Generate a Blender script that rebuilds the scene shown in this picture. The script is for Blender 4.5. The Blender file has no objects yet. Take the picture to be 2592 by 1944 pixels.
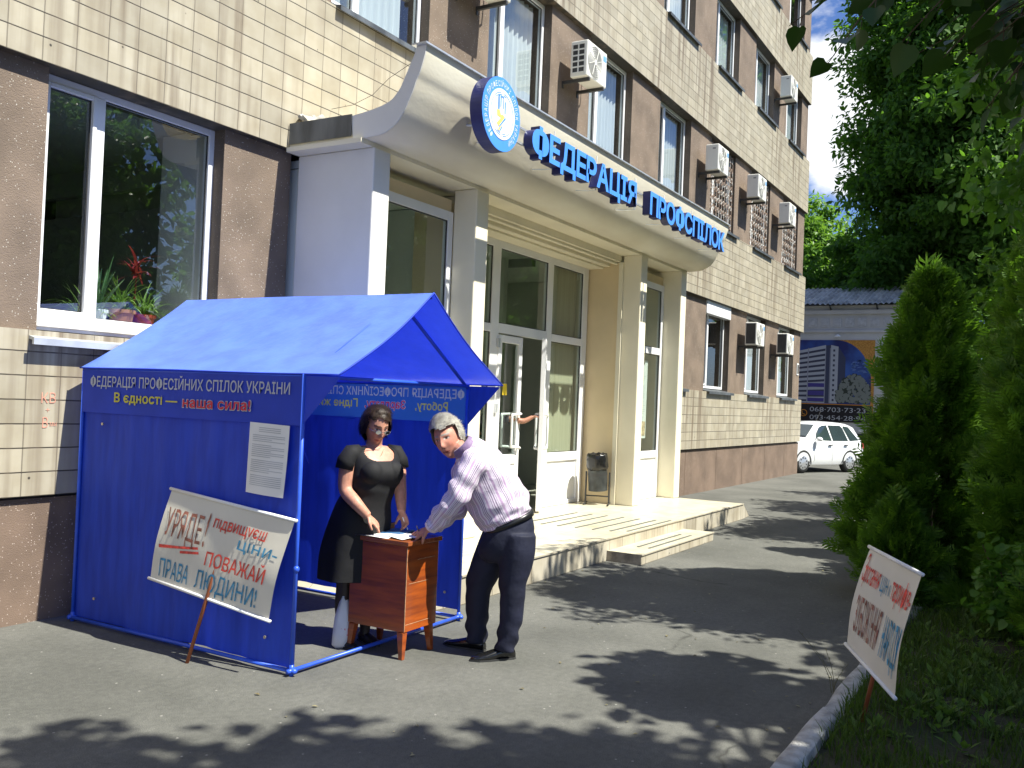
import bpy, bmesh, math, random
import numpy as np
from mathutils import Vector, Matrix, Quaternion
random.seed(7); RNG = np.random.default_rng(11)
SC = bpy.context.scene
COL = SC.collection
pi = math.pi
# ------------------------------------------------------------ camera
cam = bpy.data.cameras.new("camera"); camo = bpy.data.objects.new("camera", cam); COL.objects.link(camo)
YAW, PIT, ROLL = 0.531202, 0.0183139, 0.0407137
fw = Vector((math.cos(YAW)*math.cos(PIT), math.sin(YAW)*math.cos(PIT), math.sin(PIT)))
rt0 = Vector((math.sin(YAW), -math.cos(YAW), 0)); up0 = rt0.cross(fw)
rt = math.cos(ROLL)*rt0 + math.sin(ROLL)*up0; up = -math.sin(ROLL)*rt0 + math.cos(ROLL)*up0
M = Matrix((rt, up, -fw)).transposed().to_4x4(); M.translation = (0, 0, 1.65)
camo.matrix_world = M
cam.sensor_width = 36; cam.lens = 2351.7/2592*36; cam.clip_start = .05; cam.clip_end = 2000
SC.camera = camo
# ------------------------------------------------------------ light
SUN = Vector((.075, -.667, 1)).normalized()
SUN_EL = math.asin(SUN.z); SUN_ROT = math.atan2(SUN.x, SUN.y)
sl = bpy.data.lights.new("sun", 'SUN'); sl.energy = 5.0; sl.angle = math.radians(.53); sl.color = (1, .975, .86)
so = bpy.data.objects.new("sun", sl); COL.objects.link(so)
so.rotation_euler = SUN.to_track_quat('Z', 'Y').to_euler(); so.location = (2, -8, 20)
W = bpy.data.worlds.new("World"); SC.world = W; W.use_nodes = True
SC.view_settings.view_transform = 'Standard'; SC.view_settings.look = 'None'
SC.view_settings.exposure = 1.0; SC.view_settings.gamma = 1
def world_nodes():
    nt = W.node_tree; N = nt.nodes; L = nt.links; N.clear()
    out = N.new('ShaderNodeOutputWorld'); bg = N.new('ShaderNodeBackground'); bg.inputs[1].default_value = .055
    sky = N.new('ShaderNodeTexSky'); sky.sky_type = 'NISHITA'; sky.sun_disc = False
    sky.sun_elevation = SUN_EL; sky.sun_rotation = SUN_ROT; sky.air_density = 1.0; sky.dust_density = .6; sky.ozone_density = 2.2
    tc = N.new('ShaderNodeTexCoord')
    mp = N.new('ShaderNodeMapping'); mp.inputs['Location'].default_value = (.31, .62, .08); mp.inputs['Scale'].default_value = (1.6, 1.6, 3.0)
    no = N.new('ShaderNodeTexNoise'); no.inputs['Scale'].default_value = 2.1; no.inputs['Detail'].default_value = 9; no.inputs['Roughness'].default_value = .56
    cr = N.new('ShaderNodeValToRGB'); cr.color_ramp.elements[0].position = .55; cr.color_ramp.elements[1].position = .62
    mx = N.new('ShaderNodeMixRGB'); mx.inputs[2].default_value = (10.5, 10.8, 11.2, 1)
    L.new(tc.outputs['Generated'], mp.inputs[0]); L.new(mp.outputs[0], no.inputs['Vector'])
    # a cumulus bank piles up low in the east, thinner cloud elsewhere
    dd = N.new('ShaderNodeVectorMath'); dd.operation = 'DISTANCE'; dd.inputs[1].default_value = Vector((.945, .185, .285)).normalized(); nz = N.new('ShaderNodeVectorMath'); nz.operation = 'NORMALIZE'
    L.new(tc.outputs['Generated'], nz.inputs[0]); L.new(nz.outputs[0], dd.inputs[0])
    bk = N.new('ShaderNodeMapRange'); bk.inputs['From Min'].default_value = .03; bk.inputs['From Max'].default_value = .095; bk.inputs['To Min'].default_value = .22; bk.inputs['To Max'].default_value = 0; L.new(dd.outputs['Value'], bk.inputs['Value'])
    sm = N.new('ShaderNodeMath'); sm.operation = 'ADD'; L.new(no.outputs['Fac'], sm.inputs[0]); L.new(bk.outputs[0], sm.inputs[1]); L.new(sm.outputs[0], cr.inputs[0])
    tn = N.new('ShaderNodeMixRGB'); tn.blend_type = 'MULTIPLY'; tn.inputs[0].default_value = 1; tn.inputs[2].default_value = (.82, 1.0, 1.42, 1); L.new(sky.outputs[0], tn.inputs[1])
    L.new(cr.outputs[0], mx.inputs[0]); L.new(tn.outputs[0], mx.inputs[1]); L.new(mx.outputs[0], bg.inputs[0]); L.new(bg.outputs[0], out.inputs[0])
world_nodes()
# ------------------------------------------------------------ helpers
WO = {}
def setprops(o, label=None, cat=None, group=None, kind=None):
    if label: o['label'] = label
    if cat: o['category'] = cat
    if group: o['group'] = group
    if kind: o['kind'] = kind
    return o
def thing(name, label, cat, loc=(0, 0, 0), group=None):
    o = bpy.data.objects.new(name, None); COL.objects.link(o); o.location = loc; o.empty_display_size = .2
    WO[o.name] = Vector(loc)
    return setprops(o, label, cat, group)
def copy_tree(o, parent=None, shift=None):
    c = o.copy(); COL.objects.link(c)
    if parent is not None: c.parent = parent
    for ch in list(o.children): copy_tree(ch, c)
    return c
class MB:
    def __init__(s): s.v = []; s.f = []; s.mi = []; s.uv = None
    def add(s, vs, fs, mi=0):
        b = len(s.v); s.v += [tuple(map(float, p)) for p in vs]
        for f in fs: s.f.append(tuple(i+b for i in f)); s.mi.append(mi)
        return s
    def box(s, x0, x1, y0, y1, z0, z1, mi=0):
        return s.add([(x0,y0,z0),(x1,y0,z0),(x1,y1,z0),(x0,y1,z0),(x0,y0,z1),(x1,y0,z1),(x1,y1,z1),(x0,y1,z1)],
              [(0,3,2,1),(4,5,6,7),(0,1,5,4),(1,2,6,5),(2,3,7,6),(3,0,4,7)], mi)
    def hexa(s, p, mi=0):   # 8 points: bottom 4 ccw, top 4 ccw
        return s.add(p, [(0,3,2,1),(4,5,6,7),(0,1,5,4),(1,2,6,5),(2,3,7,6),(3,0,4,7)], mi)
    def prism(s, poly, fn, d0, d1, mi=0):
        n = len(poly); vs = [fn(u, v, d0) for u, v in poly] + [fn(u, v, d1) for u, v in poly]
        fs = [tuple(range(n-1, -1, -1)), tuple(range(n, 2*n))] + [(i, (i+1) % n, n+(i+1) % n, n+i) for i in range(n)]
        return s.add(vs, fs, mi)
    def tube(s, pts, r, n=8, mi=0, side=None, cap=True):
        pts = [Vector(p) for p in pts]; k = len(pts)
        rs = r if isinstance(r, (list, tuple)) else [r]*k
        rings = []
        prev = Vector(side) if side is not None else None
        for i, p in enumerate(pts):
            t = (pts[min(i+1, k-1)] - pts[max(i-1, 0)]).normalized()
            if prev is None:
                a = Vector((0, 0, 1)) if abs(t.z) < .9 else Vector((1, 0, 0)); prev = t.cross(a)
            sd = (prev - t*prev.dot(t))
            if sd.length < 1e-6: sd = t.orthogonal()
            sd.normalize(); prev = sd; bn = t.cross(sd)
            ra = rs[i]; rx, ry = ra if isinstance(ra, (list, tuple)) else (ra, ra)
            rings.append([p + sd*(rx*math.cos(2*pi*j/n)) + bn*(ry*math.sin(2*pi*j/n)) for j in range(n)])
        return s.rings(rings, mi, cap)
    def rings(s, rings, mi=0, cap=True):
        n = len(rings[0]); vs = [q for R in rings for q in R]; fs = []
        for i in range(len(rings)-1):
            for j in range(n):
                a = i*n+j; b = i*n+(j+1) % n; fs.append((a, b, b+n, a+n))
        if cap: fs += [tuple(range(n-1, -1, -1)), tuple(range((len(rings)-1)*n, len(rings)*n))]
        return s.add(vs, fs, mi)
    def lathe(s, prof, c, n=24, mi=0, axis='z', cap=True):
        rg = []
        for r, h in prof:
            R = []
            for j in range(n):
                a = 2*pi*j/n; x, y = r*math.cos(a), r*math.sin(a)
                R.append({'z': (c[0]+x, c[1]+y, c[2]+h), 'y': (c[0]+x, c[1]+h, c[2]+y), 'x': (c[0]+h, c[1]+x, c[2]+y)}[axis])
            rg.append(R)
        return s.rings(rg, mi, cap)
    def grid(s, nu, nv, fn, mi=0):
        vs = [fn(i/nu, j/nv) for j in range(nv+1) for i in range(nu+1)]
        fs = [(j*(nu+1)+i, j*(nu+1)+i+1, (j+1)*(nu+1)+i+1, (j+1)*(nu+1)+i) for j in range(nv) for i in range(nu)]
        return s.add(vs, fs, mi)
    def ball(s, c, r, nu=16, nv=10, mi=0):
        rx, ry, rz = r if isinstance(r, (tuple, list)) else (r, r, r)
        rg = []
        for i in range(nv+1):
            th = pi*(i+.0)/nv; th = min(max(th, .02), pi-.02)
            rg.append([(c[0]+rx*math.sin(th)*math.cos(2*pi*j/nu), c[1]+ry*math.sin(th)*math.sin(2*pi*j/nu), c[2]-rz*math.cos(th)) for j in range(nu)])
        return s.rings(rg, mi, True)
    def build(s, name, mats, parent=None, smooth=False, origin=None, bevel=0, seg=2, fixn=True, attrs=None):
        me = bpy.data.meshes.new(name)
        base = Vector((0, 0, 0))
        if parent is not None: base = WO[parent.name]
        org = Vector(origin) if origin is not None else base
        V = np.array(s.v, dtype=np.float64) - np.array(org)
        me.from_pydata(V.tolist(), [], s.f)
        if not isinstance(mats, (list, tuple)): mats = [mats]
        for m in mats: me.materials.append(m)
        if len(mats) > 1: me.polygons.foreach_set('material_index', s.mi)
        if smooth: me.polygons.foreach_set('use_smooth', [True]*len(me.polygons))
        if fixn:
            bm = bmesh.new(); bm.from_mesh(me); bmesh.ops.recalc_face_normals(bm, faces=bm.faces); bm.to_mesh(me); bm.free()
        if attrs:
            for an, (tp, data) in attrs.items():
                at = me.attributes.new(an, tp, 'POINT')
                at.data.foreach_set('value' if tp == 'FLOAT' else 'color', np.asarray(data, dtype=np.float32).ravel())
        me.update()
        o = bpy.data.objects.new(name, me); COL.objects.link(o)
        o.location = org - base
        if parent is not None: o.parent = parent
        WO[o.name] = org
        if bevel:
            b = o.modifiers.new('bevel', 'BEVEL'); b.width = bevel; b.segments = seg; b.limit_method = 'ANGLE'; b.angle_limit = math.radians(40)
        return o
def soft(o, ang=40):
    me = o.data
    me.polygons.foreach_set('use_smooth', [True]*len(me.polygons))
    try: me.set_sharp_from_angle(angle=math.radians(ang))
    except Exception: pass
    return o
_tc = {}
from mathutils.geometry import tessellate_polygon
def _splines(body, res):
    cu = bpy.data.curves.new('t', 'FONT'); cu.body = body; cu.size = 1
    o = bpy.data.objects.new('t', cu); COL.objects.link(o)
    dg = bpy.context.evaluated_depsgraph_get(); c = o.evaluated_get(dg).to_curve(dg); out = []
    for sp in c.splines:
        P = []
        if sp.type == 'BEZIER':
            n = len(sp.bezier_points)
            for i in range(n):
                a, b = sp.bezier_points[i], sp.bezier_points[(i+1) % n]; p0, p1, p2, p3 = a.co, a.handle_right, b.handle_left, b.co
                straight = ((p1-p0).cross(p3-p0)).length < 1e-5 and ((p2-p0).cross(p3-p0)).length < 1e-5
                for k in range(1 if straight else res+1):
                    t = k/(res+1); q = (1-t)**3*p0+3*t*(1-t)**2*p1+3*t*t*(1-t)*p2+t**3*p3; P.append((q.x, q.y))
        else: P = [(q.co[0], q.co[1]) for q in sp.points]
        Q = []
        for q in P:
            if not Q or (q[0]-Q[-1][0])**2+(q[1]-Q[-1][1])**2 > 1e-9: Q.append(q)
        if len(Q) > 2 and (Q[0][0]-Q[-1][0])**2+(Q[0][1]-Q[-1][1])**2 < 1e-9: Q.pop()
        if len(Q) > 2: out.append(Q)
    o.evaluated_get(dg).to_curve_clear(); bpy.data.objects.remove(o); bpy.data.curves.remove(cu)
    return out
def _area(P): return .5*sum(P[i][0]*P[(i+1) % len(P)][1]-P[(i+1) % len(P)][0]*P[i][1] for i in range(len(P)))
def _inside(p, P):
    c = False; n = len(P)
    for i in range(n):
        (x0, y0), (x1, y1) = P[i], P[(i+1) % n]
        if (y0 > p[1]) != (y1 > p[1]) and p[0] < (x1-x0)*(p[1]-y0)/(y1-y0)+x0: c = not c
    return c
def _offset(P, d, sg):
    P = list(P); i = 0
    while len(P) > 4 and i < len(P):     # melt the tiny ink-trap edges that would cross themselves
        a, b = P[i], P[(i+1) % len(P)]
        if math.hypot(b[0]-a[0], b[1]-a[1]) < .0275: P[i] = ((a[0]+b[0])/2, (a[1]+b[1])/2); P.pop((i+1) % len(P))
        else: i += 1
    n = len(P); out = []
    for i in range(n):
        a, b, c = P[i-1], P[i], P[(i+1) % n]; e0 = Vector((b[0]-a[0], b[1]-a[1])).normalized(); e1 = Vector((c[0]-b[0], c[1]-b[1])).normalized()
        n0 = Vector((e0.y, -e0.x)); n1 = Vector((e1.y, -e1.x)); m = n0+n1
        if m.length < .3: m = n0
        else: m = m/(max(.45, m.length**2/2))
        out.append((b[0]+m.x*d*sg, b[1]+m.y*d*sg))
    return out
def glyph(ch, bold, res):
    """outline of one letter: every outer contour filled on its own, so overlapping strokes stay whole"""
    k = ('g', ch, bold, res)
    if k in _tc: return _tc[k]
    S = _splines(ch, res); V = []; F = []
    if S:
        big = max(S, key=lambda P: abs(_area(P))); sg = 1 if _area(big) > 0 else -1
        outer = [P for P in S if _area(P)*sg > 0]; holes = [P for P in S if _area(P)*sg <= 0]
        if bold: outer = [_offset(P, bold, sg) for P in outer]; holes = [_offset(P, bold, sg) for P in holes]
        for ci, O in enumerate(outer):
            hs = [H for H in holes if _inside(H[0], O)]
            if any(_inside(O[0], Q) and Q is not O and abs(_area(Q)) < abs(_area(O)) for Q in outer): pass
            poly = [[Vector((x, y, 0)) for x, y in R] for R in [O]+hs]; b = len(V)
            flat = [q for R in poly for q in R]; V += [(q.x, q.y, ci) for q in flat]
            F += [tuple(i+b for i in t) for t in tessellate_polygon(poly)]
    F2 = []
    for t in F:
        (x0, y0, _), (x1, y1, _), (x2, y2, _) = V[t[0]], V[t[1]], V[t[2]]
        F2.append(t if (x1-x0)*(y2-y0)-(x2-x0)*(y1-y0) > 0 else t[::-1])
    _tc[k] = (np.array(V).reshape(-1, 3), F2); return _tc[k]
def text2d(st, bold=0.0, res=3):
    """letter outlines of a string as a flat mesh; third column numbers the strokes of a letter"""
    key = (st, bold, res)
    if key in _tc: return _tc[key]
    V = []; F = []; n = 0; bar = glyph('I', 0, 2)[0][:, 0].max() if st else 0
    for i, ch in enumerate(st):
        if ch == ' ': continue
        x = 0
        if i:
            kk = ('w', st[:i])
            if kk not in _tc: _tc[kk] = max(q[0] for P in _splines(st[:i]+'I', 1) for q in P)-bar
            x = _tc[kk]
        a, f = glyph(ch, bold, res); V.append(a+np.array([x+bold*.6*i, 0, 0])); F += [tuple(q+n for q in t) for t in f]; n += len(a)
    _tc[key] = (np.concatenate(V) if V else np.zeros((0, 3)), F); return _tc[key]
_cap = glyph('Н', 0, 2)[0][:, 1].max()
def text_tris(st, u0, u1, v0, cap, bold=0.0, res=3):
    vs, fs = text2d(st, bold, res); x0, x1 = vs[:, 0].min(), vs[:, 0].max(); sx = (u1-u0)/(x1-x0); sy = cap/_cap
    P = np.stack([u0+(vs[:, 0]-x0)*sx, v0+vs[:, 1]*sy], 1); return P, fs
def text(mb, st, fn, u0, u1, v0, cap, bold=.0, mi=0, res=3, depth=0):
    """lay a string between u0 and u1 (u1 None: natural width), baseline v0, cap height cap"""
    vs, fs = text2d(st, bold, res)
    if len(vs) == 0: return u0
    x0, x1 = vs[:, 0].min(), vs[:, 0].max(); sy = cap/_cap
    sx = sy if u1 is None else (u1-u0)/(x1-x0)
    P = [(u0+(x-x0)*sx, v0+y*sy, c*.00025) for x, y, c in vs]
    if not depth: mb.add([fn(u, v, -c if 0 else 0) if c == 0 else tuple(Vector(fn(u, v, 0))+_lift(fn, u, v)*c) for u, v, c in P], fs, mi)
    else:
        n = len(P); mb.add([fn(u, v, -c) for u, v, c in P], fs, mi)
        ed = {}
        for f in fs:
            for a, b in zip(f, f[1:]+f[:1]): ed[(a, b)] = 1
        be = [(a, b) for (a, b) in ed if (b, a) not in ed]
        mb.add([fn(u, v, -c) for u, v, c in P]+[fn(u, v, depth) for u, v, c in P], [(b, a, a+n, b+n) for a, b in be], mi+1)
        mb.add([fn(u, v, depth+c) for u, v, c in P], [tuple(reversed(f)) for f in fs], mi+1)
    return u0+(x1-x0)*sx
def _lift(fn, u, v):
    """unit vector out of the lettered surface, towards its reader"""
    p = Vector(fn(u, v, 0)); return (Vector(fn(u+.01, v, 0))-p).cross(Vector(fn(u, v+.01, 0))-p).normalized()
def jit(a): return random.uniform(-a, a)
# ------------------------------------------------------------ materials
def nodes(name):
    m = bpy.data.materials.new(name); m.use_nodes = True; nt = m.node_tree
    return m, nt, nt.nodes, nt.links, nt.nodes['Principled BSDF']
def pmat(name, col, rough=.6, var=.12, vs=4.0, bump=0, bs=60, metal=0, spec=.5, col2=None, stretch=(1, 1, 1), lo=.35, hi=.65, coat=0, detail=5, bdist=.01):
    m, nt, N, L, P = nodes(name)
    P.inputs['Roughness'].default_value = rough; P.inputs['Metallic'].default_value = metal
    P.inputs['Specular IOR Level'].default_value = spec
    if coat: P.inputs['Coat Weight'].default_value = coat; P.inputs['Coat Roughness'].default_value = .08
    tc = N.new('ShaderNodeTexCoord')
    c = tuple(col)+(1,)
    if var or col2:
        mp = N.new('ShaderNodeMapping'); mp.inputs['Scale'].default_value = stretch
        no = N.new('ShaderNodeTexNoise'); no.inputs['Scale'].default_value = vs; no.inputs['Detail'].default_value = detail
        cr = N.new('ShaderNodeValToRGB'); cr.color_ramp.elements[0].position = lo; cr.color_ramp.elements[1].position = hi
        d = tuple(col2)+(1,) if col2 else tuple(x*(1-var) for x in col)+(1,)
        e = c if col2 else tuple(min(1, x*(1+var)) for x in col)+(1,)
        cr.color_ramp.elements[0].color = d; cr.color_ramp.elements[1].color = e
        L.new(tc.outputs['Object'], mp.inputs[0]); L.new(mp.outputs[0], no.inputs['Vector']); L.new(no.outputs['Fac'], cr.inputs[0]); L.new(cr.outputs[0], P.inputs['Base Color'])
    else: P.inputs['Base Color'].default_value = c
    if bump:
        nb = N.new('ShaderNodeTexNoise'); nb.inputs['Scale'].default_value = bs; nb.inputs['Detail'].default_value = 4
        mp2 = N.new('ShaderNodeMapping'); mp2.inputs['Scale'].default_value = stretch
        b = N.new('ShaderNodeBump'); b.inputs['Strength'].default_value = bump; b.inputs['Distance'].default_value = bdist
        L.new(tc.outputs['Object'], mp2.inputs[0]); L.new(mp2.outputs[0], nb.inputs['Vector']); L.new(nb.outputs['Fac'], b.inputs['Height']); L.new(b.outputs[0], P.inputs['Normal'])
    return m
def cloth_mat(name, col, trans=.35, rough=.75, var=.08, bump=.15, bs=9, tcol=None, stretch=(1, 1, 1), sheen=.0, spec=.25):
    m = pmat(name, col, rough, var, 5, bump, bs, spec=spec, stretch=stretch)
    nt = m.node_tree; N = nt.nodes; L = nt.links; P = N['Principled BSDF']; out = N['Material Output']
    P.inputs['Sheen Weight'].default_value = sheen
    tr = N.new('ShaderNodeBsdfTranslucent'); tr.inputs[0].default_value = tuple(tcol or col)+(1,)
    mx = N.new('ShaderNodeMixShader'); mx.inputs[0].default_value = trans
    L.new(P.outputs[0], mx.inputs[1]); L.new(tr.outputs[0], mx.inputs[2]); L.new(mx.outputs[0], out.inputs[0])
    return m
def tile_mat(name, tw, th, col, col2, mort, streak=.5, bump=.5, mortar=.005, stain=(.16, .12, .08), vmort=None):
    """square cladding tiles in the object's own x/z (or x/y) plane, with tone per tile and rain streaks"""
    m, nt, N, L, P = nodes(name)
    P.inputs['Roughness'].default_value = .5
    tc = N.new('ShaderNodeTexCoord'); sx = N.new('ShaderNodeSeparateXYZ'); L.new(tc.outputs['Object'], sx.inputs[0])
    nwj = N.new('ShaderNodeTexNoise'); nwj.inputs['Scale'].default_value = 5.5; nwj.inputs['Detail'].default_value = 3; L.new(tc.outputs['Object'], nwj.inputs['Vector'])
    sub = N.new('ShaderNodeVectorMath'); sub.operation = 'SUBTRACT'; sub.inputs[1].default_value = (.5, .5, .5); L.new(nwj.outputs['Color'], sub.inputs[0])
    scl = N.new('ShaderNodeVectorMath'); scl.operation = 'SCALE'; scl.inputs['Scale'].default_value = .006; L.new(sub.outputs[0], scl.inputs[0])
    cb0 = N.new('ShaderNodeCombineXYZ'); L.new(sx.outputs[0], cb0.inputs[0]); L.new(sx.outputs[2], cb0.inputs[1])
    cb = N.new('ShaderNodeVectorMath'); cb.operation = 'ADD'; L.new(cb0.outputs[0], cb.inputs[0]); L.new(scl.outputs[0], cb.inputs[1])
    br = N.new('ShaderNodeTexBrick'); br.offset = 0; br.squash = 1
    br.inputs['Scale'].default_value = 1; br.inputs['Brick Width'].default_value = tw; br.inputs['Row Height'].default_value = th
    br.inputs['Mortar Size'].default_value = mortar; br.inputs['Mortar Smooth'].default_value = .2; br.inputs['Bias'].default_value = 0
    br.inputs['Color1'].default_value = tuple(col)+(1,); br.inputs['Color2'].default_value = tuple(col2)+(1,); br.inputs['Mortar'].default_value = tuple(mort)+(1,)
    L.new(cb.outputs[0], br.inputs['Vector'])
    # the shadow of the level joints is put into their dark colour, the upright ones are filled pale
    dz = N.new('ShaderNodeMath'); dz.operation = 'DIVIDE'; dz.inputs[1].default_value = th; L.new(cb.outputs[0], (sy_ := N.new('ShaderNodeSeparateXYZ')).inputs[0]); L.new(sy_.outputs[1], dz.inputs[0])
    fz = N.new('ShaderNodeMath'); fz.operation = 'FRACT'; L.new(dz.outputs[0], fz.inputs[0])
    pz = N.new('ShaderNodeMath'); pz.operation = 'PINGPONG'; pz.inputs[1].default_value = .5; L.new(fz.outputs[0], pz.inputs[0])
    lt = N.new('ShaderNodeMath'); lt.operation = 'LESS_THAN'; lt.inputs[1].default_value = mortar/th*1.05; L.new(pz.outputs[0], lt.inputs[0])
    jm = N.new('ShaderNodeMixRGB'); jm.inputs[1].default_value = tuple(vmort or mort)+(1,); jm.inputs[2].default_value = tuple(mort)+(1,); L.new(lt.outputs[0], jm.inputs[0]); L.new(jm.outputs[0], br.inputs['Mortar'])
    # dirt blotches
    n1 = N.new('ShaderNodeTexNoise'); n1.inputs['Scale'].default_value = 4; n1.inputs['Detail'].default_value = 6; L.new(tc.outputs['Object'], n1.inputs['Vector'])
    r1 = N.new('ShaderNodeValToRGB'); r1.color_ramp.elements[0].position = .35; r1.color_ramp.elements[1].position = .75
    r1.color_ramp.elements[0].color = (1, 1, 1, 1); r1.color_ramp.elements[1].color = (.74, .70, .62, 1); L.new(n1.outputs['Fac'], r1.inputs[0])
    mu = N.new('ShaderNodeMixRGB'); mu.blend_type = 'MULTIPLY'; mu.inputs[0].default_value = .8; L.new(br.outputs['Color'], mu.inputs[1]); L.new(r1.outputs[0], mu.inputs[2])
    # streaks running down
    mp = N.new('ShaderNodeMapping'); mp.inputs['Scale'].default_value = (9, 9, .45); L.new(tc.outputs['Object'], mp.inputs[0])
    n2 = N.new('ShaderNodeTexNoise'); n2.inputs['Scale'].default_value = 1; n2.inputs['Detail'].default_value = 4; L.new(mp.outputs[0], n2.inputs['Vector'])
    r2 = N.new('ShaderNodeValToRGB'); r2.color_ramp.elements[0].position = .45; r2.color_ramp.elements[1].position = .66; L.new(n2.outputs['Fac'], r2.inputs[0])
    mp3 = N.new('ShaderNodeMapping'); mp3.inputs['Scale'].default_value = (.55, .55, .2); L.new(tc.outputs['Object'], mp3.inputs[0])
    n3 = N.new('ShaderNodeTexNoise'); n3.inputs['Scale'].default_value = 1.4; L.new(mp3.outputs[0], n3.inputs['Vector'])
    r3 = N.new('ShaderNodeValToRGB'); r3.color_ramp.elements[0].position = .42; r3.color_ramp.elements[1].position = .58; L.new(n3.outputs['Fac'], r3.inputs[0])
    k = N.new('ShaderNodeMath'); k.operation = 'MULTIPLY'; L.new(r2.outputs[0], k.inputs[0]); L.new(r3.outputs[0], k.inputs[1])
    k2 = N.new('ShaderNodeMath'); k2.operation = 'MULTIPLY'; k2.inputs[1].default_value = streak; L.new(k.outputs[0], k2.inputs[0])
    ms = N.new('ShaderNodeMixRGB'); ms.inputs[2].default_value = tuple(stain)+(1,); L.new(k2.outputs[0], ms.inputs[0]); L.new(mu.outputs[0], ms.inputs[1])
    vc = N.new('ShaderNodeTexVoronoi'); vc.inputs['Scale'].default_value = 6.5; L.new(tc.outputs['Object'], vc.inputs['Vector'])
    vr = N.new('ShaderNodeValToRGB'); vr.color_ramp.elements[0].position = .04; vr.color_ramp.elements[1].position = .085; vr.color_ramp.elements[0].color = (1, 1, 1, 1); vr.color_ramp.elements[1].color = (0, 0, 0, 1); L.new(vc.outputs['Distance'], vr.inputs[0])
    vs_ = N.new('ShaderNodeSeparateColor'); L.new(vc.outputs['Color'], vs_.inputs[0]); vg = N.new('ShaderNodeMath'); vg.operation = 'GREATER_THAN'; vg.inputs[1].default_value = .72; L.new(vs_.outputs[1], vg.inputs[0])
    vm = N.new('ShaderNodeMath'); vm.operation = 'MULTIPLY'; L.new(vr.outputs[0], vm.inputs[0]); L.new(vg.outputs[0], vm.inputs[1])
    mch = N.new('ShaderNodeMixRGB'); mch.inputs[2].default_value = tuple(x*.5 for x in mort)+(1,); L.new(vm.outputs[0], mch.inputs[0]); L.new(ms.outputs[0], mch.inputs[1])
    L.new(mch.outputs[0], P.inputs['Base Color'])
    b = N.new('ShaderNodeBump'); b.inputs['Strength'].default_value = bump; b.inputs['Distance'].default_value = .008; b.invert = True
    L.new(br.outputs['Fac'], b.inputs['Height']); L.new(b.outputs[0], P.inputs['Normal'])
    return m
def speckle_mat(name, col, dot=(.6, .5, .42), scale=90, amt=.78, rough=.85, bump=.6, var=.2):
    """pebble-dash render: rough ground colour with pale grains"""
    m = pmat(name, col, rough, var, 2.2, bump, 130)
    nt = m.node_tree; N = nt.nodes; L = nt.links; P = N['Principled BSDF']
    src = P.inputs['Base Color'].links[0].from_socket
    tc = N.new('ShaderNodeTexCoord'); vo = N.new('ShaderNodeTexVoronoi'); vo.inputs['Scale'].default_value = scale
    L.new(tc.outputs['Object'], vo.inputs['Vector'])
    sp = N.new('ShaderNodeSeparateColor'); L.new(vo.outputs['Color'], sp.inputs[0])
    gt = N.new('ShaderNodeMath'); gt.operation = 'GREATER_THAN'; gt.inputs[1].default_value = amt; L.new(sp.outputs[0], gt.inputs[0])
    ds = N.new('ShaderNodeMath'); ds.operation = 'LESS_THAN'; ds.inputs[1].default_value = .35; L.new(vo.outputs['Distance'], ds.inputs[0])
    an = N.new('ShaderNodeMath'); an.operation = 'MULTIPLY'; L.new(gt.outputs[0], an.inputs[0]); L.new(ds.outputs[0], an.inputs[1])
    mx = N.new('ShaderNodeMixRGB'); mx.inputs[2].default_value = tuple(dot)+(1,); L.new(an.outputs[0], mx.inputs[0]); L.new(src, mx.inputs[1]); L.new(mx.outputs[0], P.inputs['Base Color'])
    return m
def glass_mat(name, tint=(.75, .85, .82), refl=.0, ior=1.75):
    m = bpy.data.materials.new(name); m.use_nodes = True; nt = m.node_tree; N = nt.nodes; L = nt.links; N.clear()
    out = N.new('ShaderNodeOutputMaterial'); t = N.new('ShaderNodeBsdfTransparent'); t.inputs[0].default_value = tuple(tint)+(1,)
    g = N.new('ShaderNodeBsdfGlossy'); g.inputs['Roughness'].default_value = .004
    # Schlick reflectance of both faces of the pane, the same from either side
    ge = N.new('ShaderNodeNewGeometry'); dt = N.new('ShaderNodeVectorMath'); dt.operation = 'DOT_PRODUCT'; L.new(ge.outputs['Incoming'], dt.inputs[0]); L.new(ge.outputs['Normal'], dt.inputs[1])
    ab = N.new('ShaderNodeMath'); ab.operation = 'ABSOLUTE'; L.new(dt.outputs['Value'], ab.inputs[0])
    om = N.new('ShaderNodeMath'); om.operation = 'SUBTRACT'; om.use_clamp = True; om.inputs[0].default_value = 1; L.new(ab.outputs[0], om.inputs[1])
    pw = N.new('ShaderNodeMath'); pw.operation = 'POWER'; pw.inputs[1].default_value = 4.2; L.new(om.outputs[0], pw.inputs[0])
    ad = N.new('ShaderNodeMath'); ad.operation = 'MULTIPLY_ADD'; ad.use_clamp = True; ad.inputs[1].default_value = 1-ior; ad.inputs[2].default_value = ior; L.new(pw.outputs[0], ad.inputs[0])
    tc = N.new('ShaderNodeTexCoord'); no = N.new('ShaderNodeTexNoise'); no.inputs['Scale'].default_value = 1.3; L.new(tc.outputs['Object'], no.inputs['Vector'])
    b = N.new('ShaderNodeBump'); b.inputs['Strength'].default_value = .05; b.inputs['Distance'].default_value = .02; L.new(no.outputs['Fac'], b.inputs['Height']); L.new(b.outputs[0], g.inputs['Normal'])
    mx = N.new('ShaderNodeMixShader'); L.new(ad.outputs[0], mx.inputs[0]); L.new(t.outputs[0], mx.inputs[1]); L.new(g.outputs[0], mx.inputs[2]); L.new(mx.outputs[0], out.inputs[0])
    return m
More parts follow.
